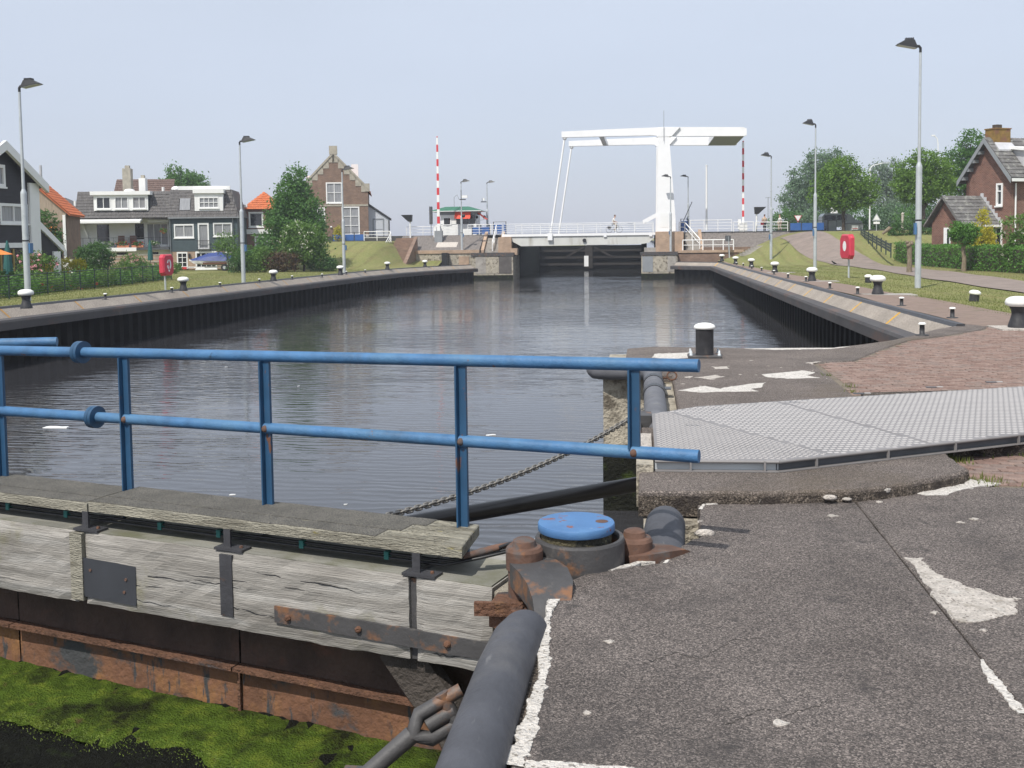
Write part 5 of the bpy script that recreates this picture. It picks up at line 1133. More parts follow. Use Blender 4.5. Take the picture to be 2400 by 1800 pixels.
# lifebuoy boxes
def buoy(label, px, pb, pyt, pyb, left, rz):
    b = gq(px, pb, left); zt = at(px, pyt, b.y).z; zb = at(px, pyb, b.y).z; r = thing('lifebuoy_box', label, 'lifebuoy box', b, rz); h = zt-zb; c = (zt+zb)/2-b.z
    MB().tube([(0, .1, -.1), (0, .1, c)], .05, 10).build('post', m_galv, r)
    m = MB(); w = h*.44; k = h/2; e = .3
    poly = [(-w*(1-e), -k), (w*(1-e), -k), (w, -k*(1-e)), (w, k*(1-e)), (w*(1-e), k), (-w*(1-e), k), (-w, k*(1-e)), (-w, -k*(1-e))]
    d0, d1, d2 = -.07, -.15, .12; q = [(x, d0, c+z) for x, z in poly]+[(x*.86, d1, c+z*.9) for x, z in poly]+[(x, d2, c+z) for x, z in poly]
    fs = [tuple(range(8, 16)), tuple(reversed(range(16, 24)))]
    for i in range(8): j = (i+1) % 8; fs += [(i, j, 8+j, 8+i), (16+i, 16+j, j, i)]
    m.add(q, fs); bo = m.build('box', m_red, r)
    n = MB(); vs = []; N = 24                     # white ring emblem
    for i in range(N):
        t = 2*math.pi*i/N; vs += [(.2*math.cos(t), d1-.004, c+.03+.27*math.sin(t)), (.09*math.cos(t), d1-.004, c+.05+.16*math.sin(t))]
    if left:
        fsn = [(2*i, 2*((i+1) % N), 2*((i+1) % N)+1, 2*i+1) for i in range(N) if i not in (5, 6, 11, 12, 17, 18)]
        n.add(vs, fsn); n.add([(-.10, d1-.004, c-.25), (.10, d1-.004, c-.25), (0, d1-.004, c-.38)], [(0, 2, 1)])
    else: n.add([vs[2*i] for i in range(N)], [tuple(range(N))])
    n.build('emblem', m_white, bo); return r
buoy('red octagonal lifebuoy box on a post on the right lawn', 1985, 651, 549, 607, False, R(-74))
buoy('red octagonal lifebuoy box on a post at the left garden fence', 392, 678, 596, 646, True, R(84))

# ================================================================= houses
def wall_holes(mb, x0, x1, z0, top, holes, y0, y1):
    """a wall between y0 and y1 with real openings; top is a function of x (gables)"""
    xs = sorted(set([x0, x1]+[v for h in holes for v in h[:2]]+[v for v in getattr(top, 'breaks', ()) if x0 < v < x1]))
    for a, b in zip(xs, xs[1:]):
        hs = sorted([(h[2], h[3]) for h in holes if h[0] <= a+1e-6 and h[1] >= b-1e-6]); z = z0; segs = []
        for (p, q) in hs: segs.append((z, p)); z = q
        segs.append((z, None))
        for (p, q) in segs:
            ta, tb = (top(a+1e-6), top(b-1e-6)) if q is None else (q, q)
            mb.hexa([(a, y0, p), (b, y0, p), (b, y1, p), (a, y1, p), (a, y0, ta), (b, y0, tb), (b, y1, tb), (a, y1, ta)])
    return mb
def flat(z): return lambda x: z
def gable(xl, xr, ze, za):
    c = (xl+xr)/2; f = lambda x: za-(za-ze)*abs(x-c)/((xr-xl)/2); f.breaks = (c,); return f
def window(parent, x0, x1, z0, z1, y, nx=1, nz=1, fw=.09, glass=None, fm=None, sill=True):
    fm = fm or m_white; m = MB(); a = .05
    m.box(x0-a, x0+fw, y-.04, y+.12, z0-a, z1+a); m.box(x1-fw, x1+a, y-.04, y+.12, z0-a, z1+a); m.box(x0+fw, x1-fw, y-.04, y+.12, z1-fw, z1+a); m.box(x0+fw, x1-fw, y-.04, y+.12, z0-a, z0+fw)
    for i in range(1, nx): c = x0+(x1-x0)*i/nx; m.box(c-.04, c+.04, y-.02, y+.1, z0+fw, z1-fw)
    for i in range(1, nz):
        c = z0+(z1-z0)*i/nz; xs = [x0+fw]+[x0+(x1-x0)*k/nx for k in range(1, nx)]+[x1-fw]
        for p, q in zip(xs, xs[1:]): m.box(p+.04, q-.04, y-.015, y+.09, c-.03, c+.03)
    w = m.build('window', fm, parent)
    MB().box(x0+.01, x1-.01, y+.05, y+.07, z0+.01, z1-.01).build('pane', glass or m_glass, w)
    if sill: MB().box(x0-.1, x1+.1, y-.1, y-.041, z0-.12, z0-.03).build('sill', fm, w)
    return w
def tiles(root, name, O, ax, up, w, l, tw, th, m, cut=None):
    """rows of overlapping curved tiles on the slope spanned by ax (along the eave) and up (up the slope)"""
    O, ax, up = Vector(O), Vector(ax).normalized(), Vector(up).normalized(); nn = ax.cross(up).normalized()
    if nn.z < 0: nn = -nn
    vs, fs = [], []; nr, nc = max(1, int(l/th)), max(1, int(w/tw)); tw = w/nc; th = l/nr
    rr = random.Random(nc*31+nr)
    for r in range(nr):
        for c in range(nc):
            if cut and cut((c+.5)*tw, (r+.5)*th): continue
            j = rr.uniform(-.008, .008); n = len(vs); b = O+ax*(c*tw)+up*(r*th)
            for v, lift in ((-.03, .075), (th+.02, .03)):
                for u, h in ((0, .0), (.35*tw, .028), (.7*tw, .0), (1.0*tw, .018)): vs.append(b+ax*u+up*v+nn*(lift+h+j))
            for k in range(3): fs.append((n+k, n+k+1, n+5+k, n+4+k))
            lo = [vs[n+k]-nn*.045 for k in range(4)]; q = len(vs); vs += lo
            for k in range(3): fs.append((q+k, q+k+1, n+k+1, n+k))
    o = MB().add(vs, fs).build(name, m, root); return tag(o, kind='stuff')
def siding(mb, x0, x1, z0, top, holes, y, bh=.18):
    """lapped boards with openings left free"""
    z = z0
    while z < top(0)-.02 if not hasattr(top, 'breaks') else z < top(top.breaks[0])-.02:
        xa, xb = x0, x1
        if hasattr(top, 'breaks'):
            while xa < top.breaks[0] and top(xa) < z+bh*.5: xa += .05
            while xb > top.breaks[0] and top(xb) < z+bh*.5: xb -= .05
        segs = [(xa, xb)]
        for h in holes:
            if h[2] < z+bh*.9 and h[3] > z+bh*.1:
                ns = []
                for a, b in segs:
                    if h[1] <= a or h[0] >= b: ns.append((a, b))
                    else:
                        if h[0] > a: ns.append((a, h[0]))
                        if h[1] < b: ns.append((h[1], b))
                segs = ns
        for a, b in segs: mb.hexa([(a, y-.035, z), (b, y-.035, z), (b, y, z), (a, y, z), (a, y-.01, z+bh), (b, y-.01, z+bh), (b, y, z+bh), (a, y, z+bh)])
        z += bh
    return mb
# ---- black wooden house at the left edge (its gable faces the basin)
h = thing('wooden_house', 'black boarded gabled house with white trim at the left frame edge', 'house', (-35, 50.5, -.25), R(90)); h.scale = (1.06, 1, 1.03)
gb = gable(0, 6.3, 5.75, 7.55)
HO = [(3.05, 5.45, 3.5, 4.5), (1.0, 2.75, 5.35, 6.5) if False else (1.9, 3.55, 5.45, 6.55)]
wall_holes(MB(), 0, 6.3, 0, gb, HO, 0, .3).build('wall', m_blackboard, h); siding(MB(), 0, 6.3, 2.4, gb, HO, 0).build('siding', m_blackboard, h)['kind'] = 'stuff'
MB().box(0, .3, .3, 7, 0, 5.7).build('wall', m_blackboard, h); MB().box(6.0, 6.3, .3, 7, 0, 5.7).build('wall', m_blackboard, h); MB().box(0, 6.3, 7, 7.3, 0, 6).build('wall', m_blackboard, h)
window(h, 3.05, 5.45, 3.5, 4.5, 0, 2, 1, .1, m_curtain); window(h, 1.9, 3.55, 5.45, 6.55, 0, 1, 1, .12, m_curtain)
MB().box(5.55, 6.45, -.16, .0, 0, 5.75).build('corner_board', m_white, h); MB().box(-.1, 6.45, -.14, -.04, 2.15, 2.42).build('band_board', m_white, h)
for s in (-1, 1):
    c = 3.15; MB().hexa([(c, -.5, 7.35), (c+s*3.75, -.5, 5.25), (c+s*3.75, -.3, 5.25), (c, -.3, 7.35), (c, -.5, 7.85), (c+s*3.75, -.5, 5.72), (c+s*3.75, -.3, 5.72), (c, -.3, 7.85)]).build('barge_board', m_white, h)
    MB().hexa([(c, -.29, 7.6), (c+s*3.7, -.29, 5.5), (c+s*3.7, 7.4, 5.5), (c, 7.4, 7.6), (c, -.29, 7.78), (c+s*3.7, -.29, 5.66), (c+s*3.7, 7.4, 5.66), (c, 7.4, 7.78)]).build('roof', m_tile_grey, h)
# side annex with white sloping trim
MB().hexa([(6.46, -.02, 0), (8.3, -.02, 0), (8.3, .3, 0), (6.46, .3, 0), (6.46, -.02, 3.3), (8.3, -.02, 2.1), (8.3, .3, 2.1), (6.46, .3, 3.3)]).build('annex_wall', m_blackboard, h)
MB().hexa([(6.46, -.16, 3.2), (8.75, -.16, 1.85), (8.75, -.021, 1.85), (6.46, -.021, 3.2), (6.46, -.16, 3.6), (8.75, -.16, 2.2), (8.75, -.021, 2.2), (6.46, -.021, 3.6)]).build('annex_trim', m_white, h)
MB().box(7.7, 8.4, -.12, -.021, 0, 1.9).build('annex_post', m_white, h)
for i in range(5): MB().box(.6+i*1.1, .72+i*1.1, -.1, 0, .2, 2.1).build('door_post', mat('ochre_paint', (.30, .22, .06), .6, 0, .1, 2, bump=0), h)
MB().box(.5, 5.4, -.05, -.001, .3, 2.05).build('glass_front', m_glass, h)
# ---- orange roofed house
h = thing('orange_roofed_house', 'house with orange tiled roof and raw timber gable behind the black house', 'house', (-47.0, 75.2, -.3), R(20))
gb = gable(-3.0, 3.0, 4.9, 7.75)
g = MB(); g.add([(-3, 0, 0), (3, 0, 0), (3, 0, 4.2), (-3, 0, 4.2), (-3, 6.0, 0), (3, 6.0, 0), (3, 6.0, 4.9), (-3, 6.0, 4.9), (3, 0, 4.9), (-3, 0, 4.9)], [(0, 1, 2, 3), (1, 5, 6, 8, 2), (4, 0, 3, 9, 7), (5, 4, 7, 6)]); g.build('wall', m_brickbrown, h)
for i in range(24):
    a = -3+i*.25; b = a+.243; ta, tb = gb(a+1e-4), gb(b-1e-4); MB().hexa([(a, -.05, 4.2), (b, -.05, 4.2), (b, -.01, 4.2), (a, -.01, 4.2), (a, -.05, ta), (b, -.05, tb), (b, -.01, tb), (a, -.01, ta)]).build('board', m_boards, h)
sl = math.hypot(3.35, 3.2)
for s in (-1, 1):
    MB().hexa([(0, -.25, 7.72), (s*3.3, -.25, 4.62), (s*3.3, 6.3, 4.62), (0, 6.3, 7.72), (0, -.25, 7.84), (s*3.3, -.25, 4.72), (s*3.3, 6.3, 4.72), (0, 6.3, 7.84)]).build('roof', m_tile_orange, h)
tiles(h, 'roof_tiles', (3.3, -.25, 4.72), (0, 1, 0), (-3.3, 0, 3.12), 6.55, 4.5, .26, .33, m_tile_orange)
MB().box(-.1, .12, -.25, 6.3, 7.84, 7.98).build('ridge', m_tile_orange, h)
MB().tube([(.75, 2.8, 7.0), (.75, 2.8, 8.7)], .1, 8).build('flue', m_galv, h)
MB().hexa([(.9, -.9, 3.0), (2.3, -.9, 3.0), (2.3, -.02, 3.75), (.9, -.02, 3.75), (.9, -.9, 3.05), (2.3, -.9, 3.05), (2.3, -.02, 3.8), (.9, -.02, 3.8)]).build('awning', m_orange, h)
MB().box(1.0, 2.6, -.06, -.01, .9, 3.4).build('door', m_glass, h); MB().box(2.75, 2.95, -.12, -.01, 0, 4.7).build('pipe', m_white, h)
MB().box(2.2, 3.6, -1.6, -1.4, 0, 1.3).build('low_wall', m_render, h)
# ---- dark hipped roof house further back
h = thing('dark_roofed_house', 'dark hipped roof house behind the orange roofed one', 'house', (-61.0, 97, -.4), R(8))
MB().box(0, 6.5, 0, 7, 0, 5.2).build('wall', m_brickbrown, h)
MB().hexa([(-.3, -.3, 5.2), (6.8, -.3, 5.2), (6.8, 7.3, 5.2), (-.3, 7.3, 5.2), (1.6, 3, 7.3), (2.9, 3, 7.3), (2.9, 4, 7.3), (1.6, 4, 7.3)]).build('roof', m_tile_grey, h)
MB().tube([(4.6, 2, 5.8), (4.6, 2, 6.9)], .14, 8).build('flue', m_white, h); MB().box(4.2, 5.0, 1.6, 2.4, 6.0, 6.2).build('flue_collar', m_white, h)
# ---- terrace: white house and green house share one direction
TA = R(14); TR0 = Vector((-39.1, 98, -.45))
h = thing('green_house', 'dark green boarded house with mansard roof and blue boat in front', 'house', TR0, TA); h.scale = (.745, 1, 1)
HO = [(-8.0, -5.6, 3.1, 4.35), (-5.0, -3.7, 1.95, 4.45), (-3.05, -.75, 3.2, 4.45)]; HB = [(-7.75, -6.5, .2, 1.65), (-5.4, -2.8, 0.05, 1.68), (-1.65, -.6, .3, 1.65)]
wall_holes(MB(), -8.65, 0, 1.75, flat(5.05), HO, 0, .28).build('wall', m_greenboard, h); siding(MB(), -8.65, 0, 1.75, flat(5.0), HO, 0).build('siding', m_greenboard, h)['kind'] = 'stuff'
wall_holes(MB(), -8.65, 0, 0, flat(1.75), HB, 0, .28).build('brick_wall', m_brickpale, h); MB().box(-.28, 0, .28, 7, 0, 5.05).build('wall', m_greenboard, h); MB().box(-8.65, 0, 7, 7.2, 0, 5.05).build('wall', m_brickbrown, h)
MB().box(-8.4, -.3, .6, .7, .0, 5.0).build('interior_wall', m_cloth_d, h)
window(h, *HO[0], 0, 2, 1, .1, m_curtain); window(h, *HO[1], 0, 1, 1, .13, m_curtain); window(h, *HO[2], 0, 2, 1, .1, m_curtain)
window(h, *HB[0], 0, 2, 3, .1); window(h, *HB[1], 0, 4, 3, .12); window(h, *HB[2], 0, 2, 2, .1)
b = MB()
for i in range(9): b.box(-5.1+i*.19, -5.08+i*.19, -.25, -.23, 1.95, 2.75)
b.box(-5.15, -3.55, -.26, -.22, 2.74, 2.79); b.box(-5.15, -3.55, -.26, 0, 1.9, 1.96); b.build('balconet', m_black, h)
def mansard(h, x0, x1, ze, zt, sb, cuts, right_hip):
    MB().hexa([(x0, -.15, ze), (x1, -.15, ze), (x1, 7.2, ze), (x0, 7.2, ze), (x0, sb, zt), (x1-(1.1 if right_hip else 0), sb, zt), (x1-(1.1 if right_hip else 0), 6.5, zt), (x0, 6.5, zt)]).build('roof', m_tile_grey, h)
    L = math.hypot(sb+.15, zt-ze)
    def cut(u, v):
        x = x0+u; z = ze+v/L*(zt-ze)
        if right_hip and x > x1-1.1*(v/L)-.1: return True
        return any(a < x < b and p < z < q for a, b, p, q in cuts)
    tiles(h, 'roof_tiles', (x0, -.17, ze), (1, 0, 0), (0, sb+.15, zt-ze), x1-x0, L, .3, .3, m_tile_grey, cut)
DE = (-5.35, -1.75, 5.65, 7.35); SK = (-7.3, -6.0, 5.75, 6.9)
mansard(h, -8.65, .25, 5.05, 7.75, 1.15, [DE, SK], True)
MB().box(-8.7, .3, -.32, -.16, 4.93, 5.05).build('gutter', m_grey, h)
wall_holes(MB(), DE[0], DE[1], DE[2], flat(DE[3]), [(-4.75, -2.35, 5.95, 6.95)], .0, .12).build('dormer_front', m_white, h)
for x in (DE[0], DE[1]-.1): MB().box(x, x+.1, .12, 1.3, DE[2], DE[3]).build('dormer_cheek', m_white, h)
MB().box(DE[0]-.15, DE[1]+.15, -.2, 1.3, DE[3], DE[3]+.42).build('dormer_roof', m_white, h)
window(h, -4.75, -2.35, 5.95, 6.95, 0, 4, 2, .07, m_curtain)
MB().hexa([(SK[0], .10, SK[2]), (SK[1], .10, SK[2]), (SK[1], .2, SK[2]), (SK[0], .2, SK[2]), (SK[0], .58, SK[3]), (SK[1], .58, SK[3]), (SK[1], .7, SK[3]), (SK[0], .7, SK[3])]).build('skylight', m_curtain, h)
MB().box(-7.6, -1.0, 1.0, 1.2, 7.72, 8.1).build('roof_fascia', m_white, h)
for x in (-8.5, -.55): MB().tube([(x, -.12, .2), (x, -.12, 4.7), (x, -.24, 4.95)], .05, 8).build('downpipe', m_grey, h)
MB().lathe([(.6, 0), (.55, .25), (.3, .38), (0, .42)], (-8.2, 2.2, 7.75), 14, closed=False).build('roof_dome', m_white, h)
for x in (-6.2, -2.35): MB().box(x-.1, x+.1, -.22, 0, 1.1, 1.55).build('wall_lamp', m_black, h)
h = thing('white_house', 'white terrace house with veranda, flower boxes and wide dormer', 'house', TR0, TA); h.scale = (.745, 1, 1)
HO = [(-18.3, -16.6, 2.7, 4.55), (-13.5, -12.2, 2.9, 4.6), (-11.95, -9.2, 2.35, 4.55)]
wall_holes(MB(), -20.2, -8.66, 2.2, flat(5.0), HO, 1.6, 1.85).build('wall', m_render, h); MB().box(-20.2, -8.66, 1.85, 7, 4.95, 5.05).build('ceiling', m_render, h)
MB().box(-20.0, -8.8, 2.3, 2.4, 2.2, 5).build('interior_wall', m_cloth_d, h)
MB().hexa([(-20.4, -.3, 0), (-20.15, -.3, 0), (-20.15, 1.6, 0), (-20.4, 1.6, 0), (-20.4, -.3, 4.6), (-20.15, -.3, 4.6), (-20.15, 1.6, 4.9), (-20.4, 1.6, 4.9)]).build('wing_wall', m_render, h)
MB().hexa([(-20.15, 1.2, 2.2), (-18.9, 1.2, 2.2), (-18.9, 1.59, 2.2), (-20.15, 1.59, 2.2), (-20.15, 1.2, 4.85), (-19.8, 1.2, 4.85), (-19.8, 1.59, 4.85), (-20.15, 1.59, 4.85)]).build('wing_wall', m_render, h)
window(h, *HO[0], 1.6, 1, 1, .08); window(h, *HO[1], 1.6, 1, 1, .08); window(h, *HO[2], 1.6, 3, 1, .1, m_curtain)
MB().box(-20.4, -8.7, -.3, 1.6, 1.95, 2.2).build('balcony_floor', m_chan, h); MB().box(-17.0, -12.7, -.55, -.31, 1.85, 2.2).build('balcony_beam', m_white, h)
HL = [(-15.6, -14.0, .9, 1.8), (-11.6, -10.2, .4, 1.8)]
wall_holes(MB(), -20.1, -8.7, 0, flat(1.95), HL, .6, .85).build('lower_wall', m_render, h); window(h, *HL[0], .6, 1, 1, .06); window(h, *HL[1], .6, 1, 1, .06)
for i, (a, b, y) in enumerate([(-20.4, -12.0, -.9)]): MB().hexa([(a, y, 4.55), (b, y, 4.55), (b, .2, 4.85), (a, .2, 4.85), (a, y, 4.75), (b, y, 4.75), (b, .2, 5.02), (a, .2, 5.02)]).build('awning_box', m_white, h)
MB().box(-11.6, -8.9, .9, 1.2, 4.6, 4.85).build('sun_blind', m_white, h)
mansard(h, -20.3, -8.66, 5.05, 7.6, 1.2, [(-18.0, -11.1, 5.7, 7.7)], False)
DF = (-17.95, -11.2, 5.75, 7.25); W3 = [(-17.6, -15.9, 5.95, 7.05), (-15.3, -13.7, 5.95, 7.05), (-13.1, -11.5, 5.95, 7.05)]
wall_holes(MB(), DF[0], DF[1], DF[2], flat(DF[3]), W3, .0, .12).build('dormer_front', m_white, h)
for w in W3: window(h, *w, 0, 2, 1, .06, m_curtain if w[0] > -17 else m_glass)
for x in (DF[0], DF[1]-.1): MB().box(x, x+.1, .12, 1.4, DF[2], DF[3]).build('dormer_cheek', m_greenboard, h)
MB().box(DF[0]-.35, DF[1]+.35, -.25, 1.4, DF[3], DF[3]+.35).build('dormer_roof', m_white, h)
for (x, w, z1, y) in ((-14.6, .7, 10.0, 3.2), (-12.5, .55, 9.0, 2.6)):
    MB().box(x-w, x+w*.5, y, y+1, 7.4, z1).build('chimney', m_stone if x < -13 else m_render, h); MB().box(x-w*.6, x+w*.2, y+.2, y+.7, z1, z1+.3).build('chimney_pot', m_stone, h)
MB().lathe([(.75, 0), (.6, .22), (.3, .3), (0, .32)], (-14.0, 1.8, 7.6), 14, closed=False).build('roof_dome', m_white, h)
b = MB(); b.tube([(-20.3, -.25, 3.15), (-8.8, -.25, 3.15)], .02, 6)
for i in range(13): b.tube([(-20.3+i*.95, -.25, 2.2), (-20.3+i*.95, -.25, 3.15)], .018, 6)
b.build('balcony_rail', m_black, h)
# roofs behind
h = thing('brown_roofed_house', 'brown tiled roof rising behind the white terrace house', 'house', (-58.2, 110, 0), TA)
MB().box(0, 6, 0, 6, 0, 6.2).build('wall', m_brickbrown, h); m = MB(); m.add([(-.2, -.2, 6.2), (6.2, -.2, 6.2), (6.2, 6.2, 6.2), (-.2, 6.2, 6.2), (0, 3, 9.4), (6, 3, 9.4)], [(0, 1, 5, 4), (2, 3, 4, 5), (1, 2, 5), (3, 0, 4)]); m.build('roof', m_tile_grey, h)
tiles(h, 'roof_tiles', (-.2, -.2, 6.2), (1, 0, 0), (0, 3.2, 3.2), 6.4, 4.5, .3, .33, mat('brown_tile', (.13, .085, .07), .8, 0, .2, 3, bump=.1)); MB().tube([(5.3, .8, 6.6), (5.3, .8, 8.4)], .16, 8).build('flue', m_white, h)
# ---- small brick house with orange hipped roof
h = thing('small_brick_house', 'small red brick house with orange hipped roof beside the big tree', 'house', (-41.2, 104.5, -.3), R(14))
HO = [(.75, 2.15, 4.0, 5.5), (1.3, 2.9, .75, 3.0)]
wall_holes(MB(), 0, 4.2, 0, flat(5.75), HO, 0, .3).build('wall', m_brickwall, h); MB().box(0, .3, .3, 6, 0, 6.3).build('wall', m_brickwall, h); MB().box(3.9, 4.2, .3, 6, 0, 5.75).build('wall', m_brickwall, h)
window(h, *HO[0], 0, 1, 1, .12); window(h, *HO[1], 0, 1, 2, .1, m_curtain); MB().box(-.05, 4.25, -.12, -.001, 3.25, 3.75).build('cornice', m_white, h)
MB().add([(-.1, -.3, 5.8), (4.3, -.3, 5.8), (4.3, 6.2, 5.8), (-.1, 6.2, 5.8), (2.1, 2.0, 7.7), (2.1, 4.0, 7.7)], [(0, 1, 4), (1, 2, 5, 4), (2, 3, 5), (3, 0, 4, 5)]).build('roof', m_tile_orange, h)
tiles(h, 'roof_tiles', (-.1, -.3, 5.8), (1, 0, 0), (0, 2.3, 1.9), 4.4, 2.9, .25, .33, m_tile_orange, lambda u, v: abs(u-2.2) > 2.2*(1-v/2.98))
MB().box(-1.5, -.02, 0, 5, 0, 5.9).build('side_wing', m_brickbrown, h)
for x in (-1.4, -.5, .3): MB().box(x, x+.3, -.1, .2, 5.9, 6.3).build('parapet_stone', m_white, h)
# ---- stepped gable house
h = thing('gable_house', 'brown brick house with stone-edged tall gable above the grass slope', 'house', (-38.3, 114.7, 1.7), R(14)); MB().box(.02, 7.58, .02, 9.9, -2.5, 0).build('plinth', m_brickbrown, h)
W = 7.6; gb = gable(0, W, 6.3, 10.3)
HO = [(2.95, 4.7, 4.75, 7.0), (4.65, 6.55, 1.1, 4.25), (1.1, 2.7, .4, 4.2)]
wall_holes(MB(), 0, W, 0, gb, HO, 0, .35).build('wall', m_brickbrown, h)
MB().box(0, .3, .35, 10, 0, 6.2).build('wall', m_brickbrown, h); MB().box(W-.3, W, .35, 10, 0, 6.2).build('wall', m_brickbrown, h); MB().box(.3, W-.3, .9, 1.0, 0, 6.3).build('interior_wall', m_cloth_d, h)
window(h, *HO[0], .0, 2, 2, .09, m_curtain); window(h, *HO[1], 0, 2, 3, .09, m_curtain); window(h, 1.1, 2.7, 2.6, 4.2, 0, 2, 2, .09, m_curtain)
d = MB().box(1.15, 2.65, .02, .14, .4, 2.55).build('door', mat('green_door', (.08, .15, .125), .5, 0, .05, 2, bump=.02), h); MB().box(2.3, 2.45, -.03, .02, 1.4, 1.5).build('handle', m_galv, d)
MB().box(0, W, -.05, -.001, 4.35, 4.55).build('string_course', m_stone, h)
N = 6                                        # stone blocks up the two sides of the gable
for s in (-1, 1):
    for i in range(N):
        t0, t1 = i/N, (i+1)/N; xa = W/2+s*W/2*(1-t0); z0 = 6.3+4*t0; z1 = 6.3+4*t1; xb = W/2+s*W/2*(1-t1); xi = xa-s*.75
        MB().hexa([(min(xa, xi), -.05, z0-.35), (max(xa, xi), -.05, z0-.35), (max(xa, xi), -.002, z0-.35), (min(xa, xi), -.002, z0-.35)]+([(min(xa, xi), -.05, z0), (xi, -.05, z0+.78), (xi, -.002, z0+.78), (min(xa, xi), -.002, z0)] if s < 0 else [(xi, -.05, z0+.78), (xa, -.05, z0), (xa, -.002, z0), (xi, -.002, z0+.78)])).build('quoin_stone', m_stone, h)
    MB().hexa([(W/2, -.12, 10.2), (W/2+s*(W/2+.15), -.12, 6.1), (W/2+s*(W/2+.15), .4, 6.1), (W/2, .4, 10.2), (W/2, -.12, 10.5), (W/2+s*(W/2+.15), -.12, 6.4), (W/2+s*(W/2+.15), .4, 6.4), (W/2, .4, 10.5)]).build('coping', m_stone, h)
    MB().hexa([(W/2, .4, 9.9), (W/2+s*(W/2+.3), .4, 5.8), (W/2+s*(W/2+.3), 10.3, 5.8), (W/2, 10.3, 9.9), (W/2, .4, 10.1), (W/2+s*(W/2+.3), .4, 6.0), (W/2+s*(W/2+.3), 10.3, 6.0), (W/2, 10.3, 10.1)]).build('roof', m_tile_orange, h)
MB().box(W/2-.45, W/2+.45, -.14, .42, 10.2, 11.15).build('gable_block', m_stone, h)
MB().box(W-.35, W+.2, -.1, .4, 6.0, 6.9).build('kneeler', m_stone, h); MB().box(-.2, .35, -.1, .4, 6.0, 6.9).build('kneeler', m_stone, h)
MB().box(W-1.9, W-1.1, 3, 3.7, 7.4, 9.3).build('roof_vent', m_white, h); MB().box(.5, 1.4, 3, 4, 7.0, 8.0).build('roof_vent', m_white, h)
MB().box(W-.8, W+.0, -.06, -.05, .75, 1.0).build('plaque', m_white, h); MB().sphere((3.4, -.05, 2.0), .12, 8, 6).build('wall_lamp', m_white, h)
MB().hexa([(W, 1.0, 0), (W+2.3, 1.0, 0), (W+2.3, 6, 0), (W, 6, 0), (W, 1.0, 4.4), (W+2.3, 1.0, 2.9), (W+2.3, 6, 2.9), (W, 6, 4.4)]).build('annex', mat('pale_blue_grey_paint', (.5, .52, .56), .7, 0, .05, 2, bump=.02), h)
MB().hexa([(W, .8, 4.5), (W+2.6, .8, 2.75), (W+2.6, 6.2, 2.75), (W, 6.2, 4.5), (W, .8, 4.7), (W+2.6, .8, 2.92), (W+2.6, 6.2, 2.92), (W, 6.2, 4.7)]).build('annex_roof', m_steel_dark, h)
window(h, W+.5, W+1.7, .5, 2.9, 1.0, 1, 2, .08, m_curtain, m_grey)
MB().box(W+2.25, W+2.4, .8, .95, 0, 2.8).build('downpipe', m_black, h)
# ---- brick house on the right
h = thing('brick_house', 'red brick gabled house with slate-grey roof at the right frame edge', 'house', (25.7, 77.5, .55), 0)
th = math.atan2(.45, .89)                     # local x along the street front, local -y... the gable runs to the left and away
h.rotation_euler = (0, 0, th)
# local: x to the right along the front (front wall at y = 0), the gable wall is x = 0 and runs along +y
GW = 4.2; gy = gable(0, GW, 5.6, 8.1)
HG = [(.75, 1.25, 3.5, 5.0), (.75, 1.35, .45, 2.4)]
class YB(MB):                                 # swap so that wall_holes builds the gable wall in the plane x = 0
    def hexa(s, p): return MB.hexa(s, [(p[i][1], p[i][0], p[i][2]) for i in (0, 3, 2, 1, 4, 7, 6, 5)])
wall_holes(YB(), 0, GW, 0, gy, HG, 0, .3).build('gable_wall', m_brickwall, h)
wall_holes(MB(), .3, 9, 0, flat(5.7), [(3.5, 5.3, .6, 2.6)], 0, .3).build('front_wall', m_brickwall, h); window(h, 3.5, 5.3, .6, 2.6, 0, 2, 1)
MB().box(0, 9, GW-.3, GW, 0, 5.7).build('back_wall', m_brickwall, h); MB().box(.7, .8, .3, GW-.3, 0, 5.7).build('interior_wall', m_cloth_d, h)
for (a, b, p, q) in HG:
    m = MB(); m.box(-.06, .1, a-.05, a+.08, p-.05, q+.05); m.box(-.06, .1, b-.08, b+.05, p-.05, q+.05); m.box(-.06, .1, a+.08, b-.08, q-.08, q+.05); m.box(-.06, .1, a+.08, b-.08, p-.05, p+.08); m.box(-.04, .09, a+.08, b-.08, q-.55, q-.47)
    w = m.build('window', m_white, h); MB().box(.05, .07, a+.01, b-.01, p+.01, q-.01).build('pane', m_glass, w); MB().box(-.15, -.061, a-.1, b+.1, p-.15, p-.04).build('sill', m_white, w)
RS = (GW/2+.45)
for s in (-1, 1):
    y0 = GW/2+s*RS
    MB().hexa([(-.45, GW/2, 8.15), (9.4, GW/2, 8.15), (9.4, y0, 5.2), (-.45, y0, 5.2), (-.45, GW/2, 8.35), (9.4, GW/2, 8.35), (9.4, y0, 5.38), (-.45, y0, 5.38)] if s > 0 else [(-.45, y0, 5.2), (9.4, y0, 5.2), (9.4, GW/2, 8.15), (-.45, GW/2, 8.15), (-.45, y0, 5.38), (9.4, y0, 5.38), (9.4, GW/2, 8.35), (-.45, GW/2, 8.35)]).build('roof', m_tile_old, h)
tiles(h, 'roof_tiles', (-.45, GW/2-RS, 5.38), (1, 0, 0), (0, RS, 2.97), 9.85, math.hypot(RS, 2.97), .28, .33, m_tile_old, lambda u, v: 1.75 < u < 5.7 and .9 < v < 2.9)
MB().box(-.4, 9.4, GW/2-RS-.14, GW/2-RS-.02, 5.1, 5.32).build('gutter', m_white, h); MB().tube([(.35, -.1, .1), (.35, -.1, 5.0)], .06, 8).build('downpipe', m_white, h)
